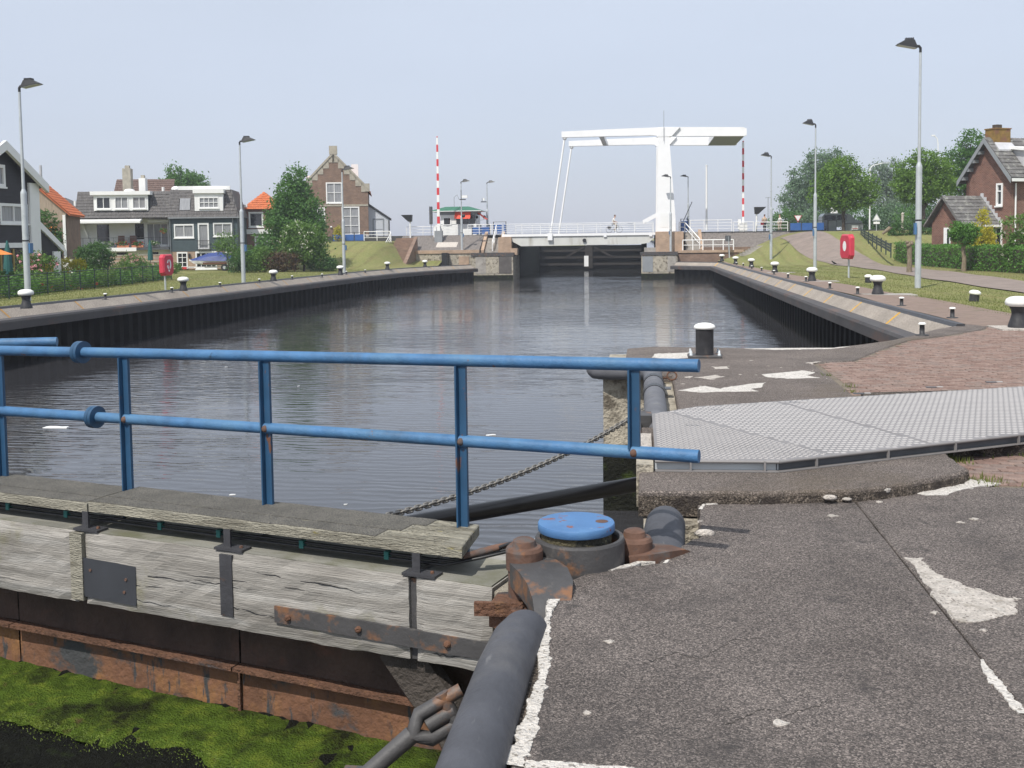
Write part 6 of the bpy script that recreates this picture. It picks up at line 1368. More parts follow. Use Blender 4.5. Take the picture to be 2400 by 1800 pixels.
for s in (-1, 1):
    y0 = GW/2+s*RS; MB().hexa([(-.5, GW/2-.02, 7.95), (-.46, GW/2-.02, 7.95), (-.46, y0, 4.98), (-.5, y0, 4.98), (-.5, GW/2-.02, 8.35), (-.46, GW/2-.02, 8.35), (-.46, y0, 5.38), (-.5, y0, 5.38)]).build('barge_board', m_grey, h)
for i in range(4):
    t = .2+i*.2; y = GW/2+RS*t; z = 8.1-2.97*t; MB().box(-.45, 0, y-.12, y+.12, z-.3, z-.05).build('purlin_end', m_grey, h)
ch = MB().box(.1, 1.5, GW/2-.5, GW/2+.45, 7.6, 8.95).build('chimney', mat('lichened_brick', (.23, .14, .035), .9, 0, .25, 4, bump=.3, patches=[((.2, .09, .06), 2, .5, .65)]), h); MB().box(.05, 1.55, GW/2-.55, GW/2+.5, 8.95, 9.03).build('chimney_cap', mat('lichened_brick', (.23, .14, .035)), ch); MB().box(.5, 1.0, GW/2-.2, GW/2+.2, 9.03, 9.3).build('pot', m_bark, ch)
MB().hexa([(.02, GW/2-.95, 7.35), (1.75, GW/2-.95, 7.35), (1.6, GW/2-.5, 7.85), (.05, GW/2-.5, 7.85), (.02, GW/2-.95, 7.47), (1.75, GW/2-.95, 7.47), (1.6, GW/2-.5, 8.0), (.05, GW/2-.5, 8.0)]).build('flashing', m_lead, h)
wall_holes(MB(), 1.35, 5.2, 5.9, flat(7.3), [(1.6, 4.8, 6.1, 7.1)], .1, .2).build('dormer_front', m_white, h); window(h, 1.6, 4.8, 6.1, 7.1, .1, 3, 1, .08, m_curtain)
for x in (1.35, 5.1): MB().hexa([(x, .2, 5.8), (x+.1, .2, 5.8), (x+.1, 1.7, 7.4), (x, 1.7, 7.4), (x, .2, 7.4), (x+.1, .2, 7.4), (x+.1, 1.9, 7.45), (x, 1.9, 7.45)]).build('dormer_cheek', m_lead, h)
MB().hexa([(1.1, -.2, 7.28), (5.5, -.2, 7.28), (5.5, 1.9, 7.6), (1.1, 1.9, 7.6), (1.1, -.2, 7.46), (5.5, -.2, 7.46), (5.5, 1.9, 7.8), (1.1, 1.9, 7.8)]).build('dormer_roof', m_white, h)
# lean annex in front of the gable wall
x0, x1, ya, yb = -3.2, -.02, 1.3, 4.1
m = MB(); m.add([(x0, ya, 0), (x1, ya, 0), (x1, yb, 0), (x0, yb, 0), (x0, ya, 2.3), (x1, ya, 2.3), (x1, yb, 2.3), (x0, yb, 2.3), (x0, (ya+yb)/2, 4.0), (x1, (ya+yb)/2, 4.0)], [(0, 1, 5, 4), (2, 3, 7, 6), (3, 0, 4, 8, 7), (1, 2, 6, 9, 5)]); m.build('annex_wall', m_brickwall, h)
for s in (-1, 1):
    yc = (ya+yb)/2; ye = yc+s*1.85
    q = [(x0-.4, ye, 2.0), (x1, ye, 2.0), (x1, yc, 4.05), (x0-.4, yc, 4.05), (x0-.4, ye, 2.15), (x1, ye, 2.15), (x1, yc, 4.2), (x0-.4, yc, 4.2)]
    MB().hexa(q if s < 0 else [q[3], q[2], q[1], q[0], q[7], q[6], q[5], q[4]]).build('annex_roof', m_tile_old, h)
tiles(h, 'annex_tiles', (x0-.4, (ya+yb)/2-1.85, 2.15), (1, 0, 0), (0, 1.85, 2.05), x1-x0+.4, 2.75, .28, .33, m_tile_old)
m = MB()
for i in range(7): t = i/7; m.box(-.12, -.03, (ya+yb)/2-1.85*(1-t), (ya+yb)/2-1.85*(1-t)+.25, 2.25+2.05*t, 2.65+2.05*t)
m.build('stepped_flashing', m_lead, h)
m = MB(); m.box(x0-.06, x0, 2.2, 2.85, .5, 1.95); w = m.build('window', m_white, h); MB().box(x0-.07, x0-.061, 2.3, 2.5, .6, 1.85).build('pane', m_glass, w)
MB().box(x0-.2, x1, (ya+yb)/2-2.0, (ya+yb)/2-1.86, 1.95, 2.12).build('gutter', m_white, h)

# ================================================================= vegetation
def quads(name, V, m, parent=None, loc=None):
    """V: (N, k, 3) array of k-sided leaf faces"""
    N, k = V.shape[:2]; me = bpy.data.meshes.new(name)
    me.vertices.add(N*k); me.vertices.foreach_set('co', V.reshape(-1).astype(np.float32))
    me.loops.add(N*k); me.loops.foreach_set('vertex_index', np.arange(N*k, dtype=np.int32))
    me.polygons.add(N); me.polygons.foreach_set('loop_start', np.arange(0, N*k, k, dtype=np.int32))
    me.update(calc_edges=True); me.validate(); me.materials.append(m); return link(name, me, parent, loc)
def leaves(P, size, rng, up=.25, asp=.55):
    N = len(P); d = rng.normal(size=(N, 3)); d /= np.linalg.norm(d, axis=1)[:, None]
    n = rng.normal(size=(N, 3)); n[:, 2] += up*2; s = np.cross(d, n); s /= np.linalg.norm(s, axis=1)[:, None]+1e-9
    L = (size*rng.uniform(.6, 1.3, N))[:, None]; a = d*L*.5; b = s*L*.5*asp
    return np.stack([P-a, P+b-a*.1, P+a, P-b-a*.1], 1)
def crown_points(lobes, nc, per, spread, rng, shell=.55):
    lobes = np.array(lobes, float); vol = lobes[:, 3]*lobes[:, 4]*lobes[:, 5]; pick = rng.choice(len(lobes), nc, p=vol**.8/np.sum(vol**.8))
    d = rng.normal(size=(nc, 3)); d /= np.linalg.norm(d, axis=1)[:, None]; r = shell+(1.04-shell)*rng.random(nc)**.6; r = np.where(rng.random(nc) < .10, r*rng.uniform(1.05, 1.3, nc), r)
    C = lobes[pick, :3]+d*lobes[pick, 3:]*r[:, None]; sp = spread*rng.uniform(.5, 1.4, nc)
    P = np.repeat(C, per, 0)+rng.normal(size=(nc*per, 3))*np.repeat(sp, per)[:, None]*np.array([1, 1, .7])
    return P
def tree(name, label, loc, lobes, trunk_h, tr, m_leaf, nc=500, per=16, leaf=.28, spread=.3, seed=1, m_b=None, cat='tree', group=None, shell=.5, blooms=None, limbs=True):
    rng = np.random.default_rng(seed); rr = random.Random(seed); r = thing(name, label, cat, loc, 0, group)
    t = MB(); top = max(l[2] for l in lobes); cx = sum(l[0] for l in lobes)/len(lobes)
    t.tube([(0, 0, -.3), (.04, 0, trunk_h*.5), (-.03, .05, trunk_h), (cx*.4, 0, (trunk_h+top)/2), (cx*.6, 0, top)], [tr*1.25, tr, tr*.85, tr*.5, tr*.15], 9)
    if limbs:
        for l in lobes:
            t.tube([(0, 0, trunk_h*rr.uniform(.7, 1.05)), (l[0]*.5, l[1]*.5, trunk_h+(l[2]-trunk_h)*.6), (l[0], l[1], l[2]), (l[0]*1.2+rr.uniform(-.3, .3)*l[3], l[1]+rr.uniform(-.4, .4)*l[4], l[2]+.6*l[5])], [tr*.5, tr*.34, tr*.2, tr*.05], 6)
    t.build('trunk', m_b or m_bark, r)
    P = crown_points(lobes, nc, per, spread, rng, shell); c = quads('crown', leaves(P, leaf, rng), m_leaf, r)
    if blooms:
        bm, nb, bs = blooms; lb = np.array(lobes); Q = crown_points(lobes, nb, 8, .12, rng, .95); quads('blossom', leaves(Q, bs, rng, 1.0, .9), bm, r)
    return r
def bush(name, label, loc, lobes, m_leaf, nc=160, per=14, leaf=.16, spread=.14, seed=1, group=None, cat='shrub', blooms=None):
    rng = np.random.default_rng(seed); rr = random.Random(seed); r = thing(name, label, cat, loc, 0, group)
    t = MB()
    for l in lobes:
        for q in range(3): t.tube([(l[0]*.3+rr.uniform(-.1, .1), l[1]*.3, -.1), (l[0]+rr.uniform(-.3, .3)*l[3], l[1]+rr.uniform(-.3, .3)*l[4], l[2]+.3*l[5])], [.03, .01], 5)
    t.build('stems', m_bark, r)
    core = MB()
    for l in lobes: core.sphere(l[:3], .72, 10, 7, l[3:])
    P = crown_points(lobes, nc, per, spread, rng, .55); quads('foliage', leaves(P, leaf, rng), m_leaf, r)
    if blooms: bm, nb, bs = blooms; quads('blossom', leaves(crown_points(lobes, nb, 6, .05, rng, .98), bs, rng, .8, .9), bm, r)
    return r
def gz(px, py, Y, left=True):
    p = at(px, py, Y); p.z = (h_left if left else h_right)(p.x, p.y); return p
# left bank
tree('broad_tree', 'big dark green tree between the small brick house and the gable house', gz(688, 640, 92), [(0.35, 0, 8.1, 0.96, 1.1, 1.35), (0.07, 0, 6.9, 1.52, 1.7, 1.4), (-0.33, 0, 5.9, 1.36, 1.7, 1.4), (1.19, 0, 5.7, 1.36, 1.6, 1.3), (-0.89, 0, 4.4, 1.52, 1.8, 1.3), (0.39, -0.2, 4.4, 2.08, 2.2, 1.6), (1.83, 0, 4.1, 1.28, 1.6, 1.2), (-1.29, 0, 2.4, 1.84, 2.0, 1.3), (1.43, 0, 2.4, 1.68, 1.9, 1.3)], 1.6, .22, L_broad, 1350, 17, .26, .27, 21)
tree('elder_shrub', 'rounded elder bush with white blossom in front of the big tree', gz(712, 632, 88), [(-.5, 0, 3.2, 1.3, 1.4, 1.1), (.7, 0, 2.9, 1.2, 1.3, 1.1), (-.7, -.3, 1.8, 1.3, 1.3, 1.1), (.7, -.2, 1.6, 1.2, 1.3, 1.1), (0, -.3, 2.4, 1.4, 1.4, 1.2)], .8, .10, L_shrub, 620, 16, .2, .2, 22, blooms=(L_bloom, 64, .15), cat='shrub')
bush('bronze_shrub', 'reddish bronze shrub at the foot of the big tree', gz(655, 640, 86), [(-.5, 0, .9, 1.0, .8, .8), (.7, 0, .9, 1.0, .8, .8)], L_bronze, 230, 14, .17, .16, 23)
bush('green_shrub', 'bright green shrub between the lamp and the bronze shrub', gz(618, 640, 86), [(0, 0, 1.1, .9, .8, 1.0), (-.9, .2, .8, .8, .7, .8)], L_shrub, 230, 14, .17, .16, 24)
bush('dark_shrub', 'dark shrub right of the boat behind the lamp', gz(575, 642, 86), [(0, 0, 1.0, 1.1, .8, .9), (-.9, .2, .7, .8, .7, .7)], L_dark, 210, 14, .17, .16, 25)
bush('dark_shrub', 'dark low shrub under the right side of the big tree', gz(748, 612, 88), [(0, 0, .8, 1.1, .9, .9), (.8, .2, .6, .7, .7, .7)], L_dark, 200, 14, .17, .16, 26)
bush('hedge_shrub', 'clipped hedge before the small brick house', gz(600, 600, 93), [(-.8, 0, 1.4, 1.3, .7, .8), (.8, 0, 1.4, 1.3, .7, .8)], L_hedge, 220, 14, .17, .14, 27)
tree('young_tree', 'small light green tree between the boat and the lamp', gz(535, 636, 91), [(0, 0, 2.9, .9, .8, .7), (.3, 0, 2.1, .9, .8, .8), (-.6, 0, 2.3, .6, .6, .5)], 1.2, .05, L_shrub, 130, 13, .18, .22, 28, shell=.2)
tree('roof_top_tree', 'broad green tree rising behind the terrace roofs', at(437, 640, 128)+Vector((0, 0, -.2)), [(-1.3, 0, 13.2, 1.0, 1.0, .9), (-1.7, 0, 11.6, 1.4, 1.4, .9), (.3, 0, 12.0, 1.8, 1.6, 1.2), (1.8, 0, 11.5, 1.5, 1.5, 1.2), (-2.2, 0, 10.6, 1.2, 1.3, .8), (0, 0, 10.6, 3.0, 2.4, 1.3)], 7, .3, L_broad, 520, 16, .32, .3, 29)
bush('round_bush', 'big dark round bush before the white terrace house', gz(222, 640, 76), [(0, 0, 1.45, 1.35, 1.2, 1.15)], L_dark, 520, 16, .15, .13, 30)
for i, (px, py, r_) in enumerate([(106, 634, .43), (151, 628, .47), (184, 630, .42)]):
    bush('golden_globe', ['round golden globe shrub nearest the lamp at the left', 'middle round golden globe shrub of the three', 'right round golden globe shrub beside the dark bush'][i], gz(px, 660, 55 if i == 0 else 60), [(0, 0, 1.15 if i else .95, r_, r_, r_)], L_yellow, 170, 14, .08, .06, 31+i, 'golden globe shrubs')
bush('pink_rose_bush', 'pink flowering rose bush right of the left lamp', gz(84, 655, 52), [(-.3, 0, 1.5, .7, .5, .6), (.5, 0, 1.4, .6, .5, .5)], L_shrub, 160, 12, .12, .13, 35, blooms=(L_pink, 42, .14))
bush('pink_rose_bush', 'pink roses below the white terrace balcony', gz(312, 650, 82), [(0, 0, .9, 1.1, .6, .8)], L_shrub, 150, 12, .13, .13, 36, blooms=(L_pink, 26, .14))
rr = random.Random(77)
F0 = gq(-30, 706, True); F1 = gq(402, 655, True)
for i in range(15):                                   # plants behind the garden fence
    t = (i+.5)/15; p = F0.lerp(F1, t)+Vector((-.9-.5*rr.random(), .3, 0)); p.z = h_left(p.x, p.y); s = rr.uniform(.35, .68); mm = [L_shrub, L_broad, L_hedge, L_shrub][i % 4]
    bl = {3: (L_red, 8, .1), 6: (L_red, 10, .1), 8: (L_bloom, 6, .1), 11: (L_pink, 8, .1)}.get(i)
    bush('garden_plant', 'garden plant number %s behind the left fence, counted from the frame edge' % 'one two three four five six seven eight nine ten eleven twelve thirteen fourteen fifteen'.split()[i], p, [(0, 0, .75*s, .85*s, .8*s, .75*s), (.2, .9, .7*s, .8*s, .7*s, .7*s)], mm, 95, 12, .13, .16, 50+i, 'plants behind the left garden fence', 'plant', bl)
for i, (px, py, Y) in enumerate([(10, 668, 49), (120, 660, 66), (290, 655, 80), (335, 650, 82), (395, 650, 84), (60, 660, 51)]):
    bush('garden_shrub', ['dark shrub under the black house windows', 'loose green shrub before the orange roofed house', 'green shrub before the terrace garden wall', 'tall green shrub below the teal parasol', 'green shrub behind the left lifebuoy box', 'green shrub beside the pink roses'][i], gz(px, py, Y), [(0, 0, .5, 1.1, .9, .55)], [L_dark, L_shrub, L_shrub, L_broad, L_shrub, L_shrub][i], 120, 13, .15, .15, 70+i, 'garden shrubs', 'shrub')
tree('garden_tree', 'dark leafy tree beside the black house hiding the orange awning', gz(108, 660, 68), [(0, 0, 3.9, .9, .8, .9), (.3, 0, 2.8, 1.0, .8, 1.0)], 1.5, .07, L_dark, 260, 14, .17, .18, 80)
# garden fence
f = thing('garden_fence', 'low dark wire fence along the left gardens', 'fence', F0); D = F1-F0; n = 13
for i in range(n+1):
    p = D*(i/n); p.z = h_left(F0.x+p.x, F0.y+p.y)-F0.z; MB().tube([p+Vector((0, 0, -.1)), p+Vector((0, 0, 1.05))], .03, 6).build('post', m_fence, f)
for k in range(8):
    z = .12+.125*k; MB().tube([Vector((0, 0, z)), D+Vector((0, 0, z))], .012 if k < 7 else .024, 5).build('wire', m_fence, f)
m = MB()
for i in range(150): p = D*(i/150); m.tube([p+Vector((0, 0, .05)), p+Vector((0, 0, 1.0))], .004, 3, cap=False)
tag(m.build('mesh_wires', m_fence, f), kind='stuff')
# garden pieces
for (px, Y, lab, h_) in ((20, 49.5, 'closed teal parasol before the black house', 2.6), (354, 86, 'closed dark teal parasol before the white terrace house', 2.9)):
    p = gz(px, 650, Y); r = thing('parasol', lab, 'parasol', p); MB().tube([(0, 0, 0), (0, 0, h_)], .03, 8).build('pole', m_wood_dk, r)
    MB().lathe([(.24, h_-1.75), (.21, h_-1.2), (.14, h_-.5), (.06, h_-.05), (.03, h_+.05)], seg=10, smooth=False, closed=False).build('canopy', m_teal, r)
r = thing('parasol', 'orange parasol edge at the left frame edge', 'parasol', gz(-45, 650, 47)); MB().tube([(0, 0, 0), (0, 0, 2.5)], .03, 8).build('pole', m_wood_dk, r); MB().lathe([(1.5, 1.95), (.75, 2.25), (.05, 2.5)], seg=8, smooth=False, closed=False).build('canopy', m_orange, r)
w = thing('garden_wall', 'stepped pale brick garden wall below the terrace', 'wall', gz(330, 640, 88), R(14))
for i in range(5): MB().box(-3.3, 2.3, .35*i, .35*i+.3, -.5, .35+.3*i).build('course', m_brickpale, w); MB().box(-3.35, 2.35, .35*i-.04, .35*i+.32, .35+.3*i, .42+.3*i).build('coping', m_stone, w)
def pot(label, p, mm, n, s, bl):
    r = thing('flower_box', label, 'flower box', p, TA, 'balcony flower boxes'); MB().box(-s, s, -.14, .14, 0, .22).build('box', m_plastic_g if bl is L_red else m_chan, r)
    rng = np.random.default_rng(n); quads('foliage', leaves(crown_points([(0, 0, .34, s, .2, .22)], 50, 10, .06, rng), .12, rng), mm, r); quads('blossom', leaves(crown_points([(0, 0, .4, s, .22, .2)], 14, 6, .04, rng, .9), .11, rng, .8, .9), bl, r)
def tl(x, y, z): return Vector((-39.1, 98, -.45))+Vector((math.cos(TA)*x*.745-math.sin(TA)*y, math.sin(TA)*x*.745+math.cos(TA)*y, z))
for i, (x, lab) in enumerate([(-16.2, 'left flower box on the white terrace balcony'), (-14.4, 'second flower box on the white terrace balcony'), (-12.6, 'third flower box on the white terrace balcony'), (-10.6, 'right flower box on the white terrace balcony')]): pot(lab, tl(x, -.2, 2.2), L_broad, 90+i, .55, [L_bloom, L_red, L_red, L_bloom][i])
for i, (x, y, lab) in enumerate([(-15.0, .6, 'left red garden chair on the terrace balcony'), (-13.3, .6, 'right red garden chair on the terrace balcony')]):
    r = thing('garden_chair', lab, 'chair', tl(x, y, 2.2), TA+.4*i, 'balcony chairs'); MB().box(-.3, .3, -.28, .28, .4, .46).build('seat', m_wood_dk, r); MB().hexa([(-.3, .25, .46), (.3, .25, .46), (.3, .3, .46), (-.3, .3, .46), (-.3, .42, 1.15), (.3, .42, 1.15), (.3, .47, 1.15), (-.3, .47, 1.15)]).build('backrest', m_wood_dk, r)
    for a in (-.27, .27):
        for b in (-.25, .25): MB().box(a-.025, a+.025, b-.025, b+.025, 0, .4).build('leg', m_wood_dk, r)
r = thing('hanging_basket', 'hanging flower basket at the right end of the terrace balcony', 'flower basket', tl(-9.3, -.2, 3.7)); MB().lathe([(.05, -.25), (.2, -.1), (.24, 0)], seg=10).build('basket', m_plastic_g, r); rng = np.random.default_rng(5); quads('foliage', leaves(crown_points([(0, 0, .1, .32, .28, .22)], 50, 10, .06, rng), .12, rng), L_shrub, r); quads('blossom', leaves(crown_points([(0, 0, .1, .32, .28, .22)], 10, 6, .04, rng, .9), .09, rng), L_red, r)
# covered boat on trailer
b = thing('covered_boat', 'small white motorboat under a blue tarpaulin before the green house', 'boat', gz(497, 639, 93), R(10))
H = MB(); st_ = [(-2.05, .05, .95, .95), (-1.7, .45, .72, .98), (-.8, .75, .55, .95), (.6, .85, .5, .92), (1.9, .82, .5, .92)]; vs = []; fs = []
for x, w, k, z in st_: vs += [(x, -w, z), (x, -w*.85, k+.15), (x, 0, k), (x, w*.85, k+.15), (x, w, z)]
for i in range(4):
    for j in range(4): q = i*5+j; fs.append((q, q+5, q+6, q+1))
fs.append((20, 21, 22, 23, 24)); H.add(vs, fs, False); H.build('hull', m_hull, b)
T = MB(); vs = []; fs = []; tp = [(-2.0, .1, .98, 1.05), (-1.2, .62, .97, 1.3), (-.3, .8, .95, 1.62), (.7, .88, .92, 1.75), (1.5, .86, .92, 1.6), (1.95, .84, .9, 1.3)]
for x, w, z, t in tp: vs += [(x, -w-.03, z+.0), (x, -w*.8, z+(t-z)*.55), (x, -w*.25, t), (x, w*.25, t), (x, w*.8, z+(t-z)*.55), (x, w+.03, z+.0)]
for i in range(5):
    for j in range(5): q = i*6+j; fs.append((q, q+6, q+7, q+1))
fs.append((30, 31, 32, 33, 34, 35)); T.add(vs, fs, False); T.build('tarpaulin', m_tarp, b)
MB().box(-.6, 1.9, -.89, -.84, .62, .8).build('rubbing_strake', m_wood_dk, b); tr_ = MB(); tr_.box(-2.3, 1.9, -.7, -.6, .3, .4); tr_.box(-2.3, 1.9, .6, .7, .3, .4); tr_.box(-2.3, -1.5, -.7, .7, .29, .39); tr_.build('trailer_frame', m_hull, b)
for y in (-.85, .85):
    o = MB().tube([(1.35, y-.09, .32), (1.35, y+.09, .32)], .32, 16).build('wheel', m_black, b); MB().tube([(1.35, y-.1, .32), (1.35, y+.1, .32)], .15, 12).build('rim', m_galv, o)
MB().box(-2.5, -2.1, -.9, -.8, .2, .42).build('light_board', m_redw, b); MB().box(1.6, 1.95, -.95, -.85, .55, .8).build('mudguard', m_hull, b)
# right bank trees
tree('linden_tree', 'round green linden tree above the right lifebuoy box', at(1976, 556, 110), [(-.2, 0, 6.9, 1.6, 1.5, 1.2), (-1.1, 0, 5.9, 1.8, 1.6, 1.2), (1.0, 0, 5.8, 1.8, 1.6, 1.3), (-1.8, 0, 4.6, 1.5, 1.5, 1.1), (0, -.2, 4.7, 2.2, 1.9, 1.3), (2.1, 0, 4.6, 1.4, 1.4, 1.1), (-.8, 0, 3.6, 1.9, 1.6, .8), (1.1, 0, 3.7, 1.8, 1.6, .8)], 2.9, .17, L_linden, 1000, 17, .24, .24, 101, group='linden trees on the right bank')
tree('linden_tree', 'round green linden tree behind the nearest right lamp', at(2164, 560, 105), [(.1, 0, 7.6, 1.5, 1.4, 1.1), (-.9, 0, 6.7, 1.6, 1.5, 1.2), (1.0, 0, 6.6, 1.6, 1.5, 1.2), (-1.5, 0, 5.5, 1.4, 1.4, 1.1), (.2, 0, 5.4, 2.2, 1.9, 1.3), (1.7, 0, 5.4, 1.4, 1.3, 1.1), (-.6, 0, 4.3, 1.9, 1.6, .9), (1.0, 0, 4.3, 1.7, 1.5, .8)], 3.4, .17, L_linden, 950, 17, .24, .24, 102, group='linden trees on the right bank')
tree('poplar_tree', 'tall grey-green poplar behind the blue fence, left of the linden', at(1905, 560, 165), [(-1.2, 0, 9.0, 2.3, 2, 2.6), (.4, 0, 11.6, 1.7, 1.6, 2.0), (-2.6, 0, 6.2, 2.4, 2.2, 2.6), (.9, 0, 7.6, 2.2, 2, 2.6), (0, 0, 4.2, 4.2, 3, 2.8)], 3, .3, L_poplar, 900, 18, .34, .36, 103)
tree('poplar_tree', 'tallest grey-green poplar just behind the linden crown', at(1945, 560, 168), [(.5, 0, 12.3, 1.6, 1.5, 1.6), (0, 0, 10.2, 2.2, 2, 2.0), (-.6, 0, 7.6, 2.6, 2.2, 2.4), (.8, 0, 5.0, 2.8, 2.4, 2.6)], 3, .3, L_poplar, 700, 18, .34, .36, 104)
tree('pale_tree', 'pale hazy tree between the two lindens', at(2075, 560, 172), [(-1.0, 0, 10.6, 1.5, 1.5, 1.4), (1.2, 0, 11.0, 1.8, 1.6, 1.5), (-1.6, 0, 8.4, 1.9, 1.8, 1.8), (1.4, 0, 8.2, 2.3, 2, 1.9), (0, 0, 5.4, 3.4, 2.6, 2.4), (2.8, 0, 6.0, 2.0, 1.8, 2.0)], 3, .25, L_pale, 720, 17, .34, .36, 105)
tree('back_tree', 'leafy tree standing behind the red brick house', at(2262, 560, 108), [(.4, 0, 9.3, 1.3, 1.3, 1.3), (-.6, 0, 7.6, 1.5, 1.4, 1.4), (.8, 0, 7.2, 1.8, 1.6, 1.5), (-1.2, 0, 5.6, 1.3, 1.3, 1.0), (.6, 0, 5.2, 2.0, 1.8, 1.4)], 3, .2, L_broad, 560, 16, .26, .25, 106)
for i, (px, Y, s) in enumerate([(1838, 150, 2.0), (1868, 148, 1.7), (1905, 146, 2.0), (2020, 140, 2.2), (2060, 138, 2.1), (2100, 136, 2.3), (2145, 130, 2.2), (2190, 128, 2.0), (2225, 125, 2.0)]):
    bush('bank_shrub', 'shrub %s of the row along the far right road, counted from the bridge' % 'one two three four five six seven eight nine'.split()[i], at(px, 552, Y)+Vector((0, 0, -.2)), [(0, 0, s*.9, s*1.1, s*.8, s*.95), (s*.6, .3, s*.6, s*.9, s*.7, s*.7)], [L_broad, L_dark, L_poplar][i % 3], 260, 15, .28, .27, 110+i, 'shrubs along the far right road')
bush('square_hedge', 'dark clipped hedge behind the wooden stump on the right', at(2140, 556, 100)+Vector((0, 0, -.2)), [(-1.0, 0, .8, 1.2, .7, .8), (1.0, 0, .8, 1.2, .7, .8)], L_dark, 260, 15, .18, .15, 121)
# long clipped hedge climbing beside the path
hp = [gq(2440, 655), gq(2390, 648)]; ha = at(2086, 590, 88)
HL_ = [Vector((21.6, 52, 0)), Vector((21.1, 57, 0)), Vector((20.9, 63, 0)), Vector((20.9, 72, 0)), Vector((21.0, 81, 0)), Vector((20.9, 88.5, 0))]
hd = thing('clipped_hedge', 'long clipped green hedge beside the path on the right', 'hedge', HL_[0]); rng = np.random.default_rng(130); PP = []; core = MB()
for a, b_ in zip(HL_, HL_[1:]):
    L = (b_-a).length; nn = int(L*420*(58/max(a.y, 40))); t = rng.random(nn); d = (b_-a).normalized(); sd = Vector((d.y, -d.x, 0))
    u = rng.random(nn); side = np.where(u < .45, -.55, np.where(u < .8, 99, .55)); w = np.where(side == 99, rng.uniform(-.55, .55, nn), side+rng.normal(0, .05, nn)); hh = np.where(side == 99, 1.42+rng.normal(0, .05, nn), rng.uniform(.05, 1.42, nn))
    xs = a.x+(b_.x-a.x)*t+sd.x*w; ys = a.y+(b_.y-a.y)*t+sd.y*w; gz_ = np.array([h_right(x, y) for x, y in zip(xs, ys)]); PP.append(np.stack([xs-HL_[0].x, ys-HL_[0].y, gz_+hh], 1))
    pa, pb = a-HL_[0], b_-HL_[0]; za, zb = h_right(a.x, a.y), h_right(b_.x, b_.y)
    core.hexa([pa-sd*.42+Vector((0, 0, za-.2)), pa+sd*.42+Vector((0, 0, za-.2)), pb+sd*.42+Vector((0, 0, zb-.2)), pb-sd*.42+Vector((0, 0, zb-.2)), pa-sd*.42+Vector((0, 0, za+1.3)), pa+sd*.42+Vector((0, 0, za+1.3)), pb+sd*.42+Vector((0, 0, zb+1.3)), pb-sd*.42+Vector((0, 0, zb+1.3))])
core.build('twigs', m_bark, hd); quads('foliage', leaves(np.concatenate(PP), .14, rng), L_hedge, hd)
tree('pollard_willow', 'small pollard willow with round crown before the hedge', gq(2258, 636)+Vector((0, 0, .0)), [(0, 0, 2.25, .72, .7, .68), (-.35, 0, 2.5, .5, .5, .5), (.3, 0, 2.4, .55, .5, .5)], 1.5, .13, L_hedge, 330, 15, .13, .1, 131, m_bark_w)
bush('golden_conifer', 'golden yellow conical conifer beside the brick house', (at(2303, 592, 70).x, 70, h_right(at(2303, 592, 70).x, 70)), [(0, 0, .9, .95, .9, .9), (0, 0, 1.8, .75, .7, .8), (0, 0, 2.6, .5, .5, .7), (0, 0, 3.2, .28, .28, .45)], L_yellow, 420, 15, .12, .1, 132)
bush('elder_bush', 'elder bush with white flowers at the right frame edge', (at(2395, 600, 62).x, 62, h_right(at(2395, 600, 62).x, 62)), [(0, 0, 1.2, 1.0, .9, 1.1), (-.3, 0, 2.4, .8, .7, .8), (.8, 0, 2.0, .9, .8, 1.2)], L_shrub, 330, 14, .15, .14, 133, blooms=(L_bloom, 34, .13))
bush('small_conifer', 'small golden-green conifer before the stepped gable house', gz(793, 566, 111.5)+Vector((0, 0, .1)), [(0, 0, .6, .5, .5, .7), (0, 0, 1.2, .3, .3, .5)], L_yellow, 90, 12, .13, .1, 134)
# carved stump, wooden bird
r = thing('wooden_stump', 'pollarded tree stump with knobbly head before the hedge', 'stump', (at(2131, 606, 66).x, 66, h_right(at(2131, 606, 66).x, 66))); MB().tube([(0, 0, -.1), (.02, 0, .7), (0, 0, 1.6)], [.17, .14, .15], 10).build('trunk', m_bark_w, r); m = MB(); rr = random.Random(4)
for i in range(11): m.sphere((rr.uniform(-.16, .16), rr.uniform(-.15, .15), 1.6+rr.uniform(0, .28)), rr.uniform(.07, .12), 8, 6)
m.build('knuckles', m_bark_w, r)
r = thing('wooden_stump', 'cut leaning log at the end of the green fence', 'stump', at(2078, 548, 95)); MB().tube([(-.35, 0, 0), (.2, 0, .45), (.28, 0, .6)], [.1, .18, .12], 8).build('log', m_bark_w, r); MB().tube([(.1, 0, .3), (.5, .1, .55)], .07, 7).build('branch_stub', m_bark, r)
# green fence and garden gate
g0 = at(2018, 552, 101); g1 = at(2088, 592, 84); r = thing('green_fence', 'low dark green fence running down beside the path to the hedge', 'fence', g0); D = g1-g0
for i in range(8): p = D*(i/7); MB().box(p.x-.04, p.x+.04, p.y-.04, p.y+.04, p.z-.4, p.z+.75).build('post', m_fence, r)
for z in (.1, .32, .54): MB().bar(Vector((0, 0, z)), D+Vector((0, 0, z)), .03, .17).build('board', m_fence, r)
r = thing('garden_gate', 'dark green metal garden gate with small plate at the right frame edge', 'gate', (20.75, 53.6, h_right(20.75, 53.6)), R(-20))
for x in (-.75, 0, 1.2): MB().box(x-.045, x+.045, -.045, .045, -.1, 1.3).build('post', m_fence, r)
for i in range(9): MB().box(.1+i*.12, .13+i*.12, -.015, .015, .1, 1.15).build('bar', m_fence, r)
for z in (.12, 1.1): MB().box(.05, 1.15, -.02, .02, z, z+.05).build('rail', m_fence, r)
MB().box(.15, .35, -.05, -.03, .85, 1.05).build('plate', m_galv, r)
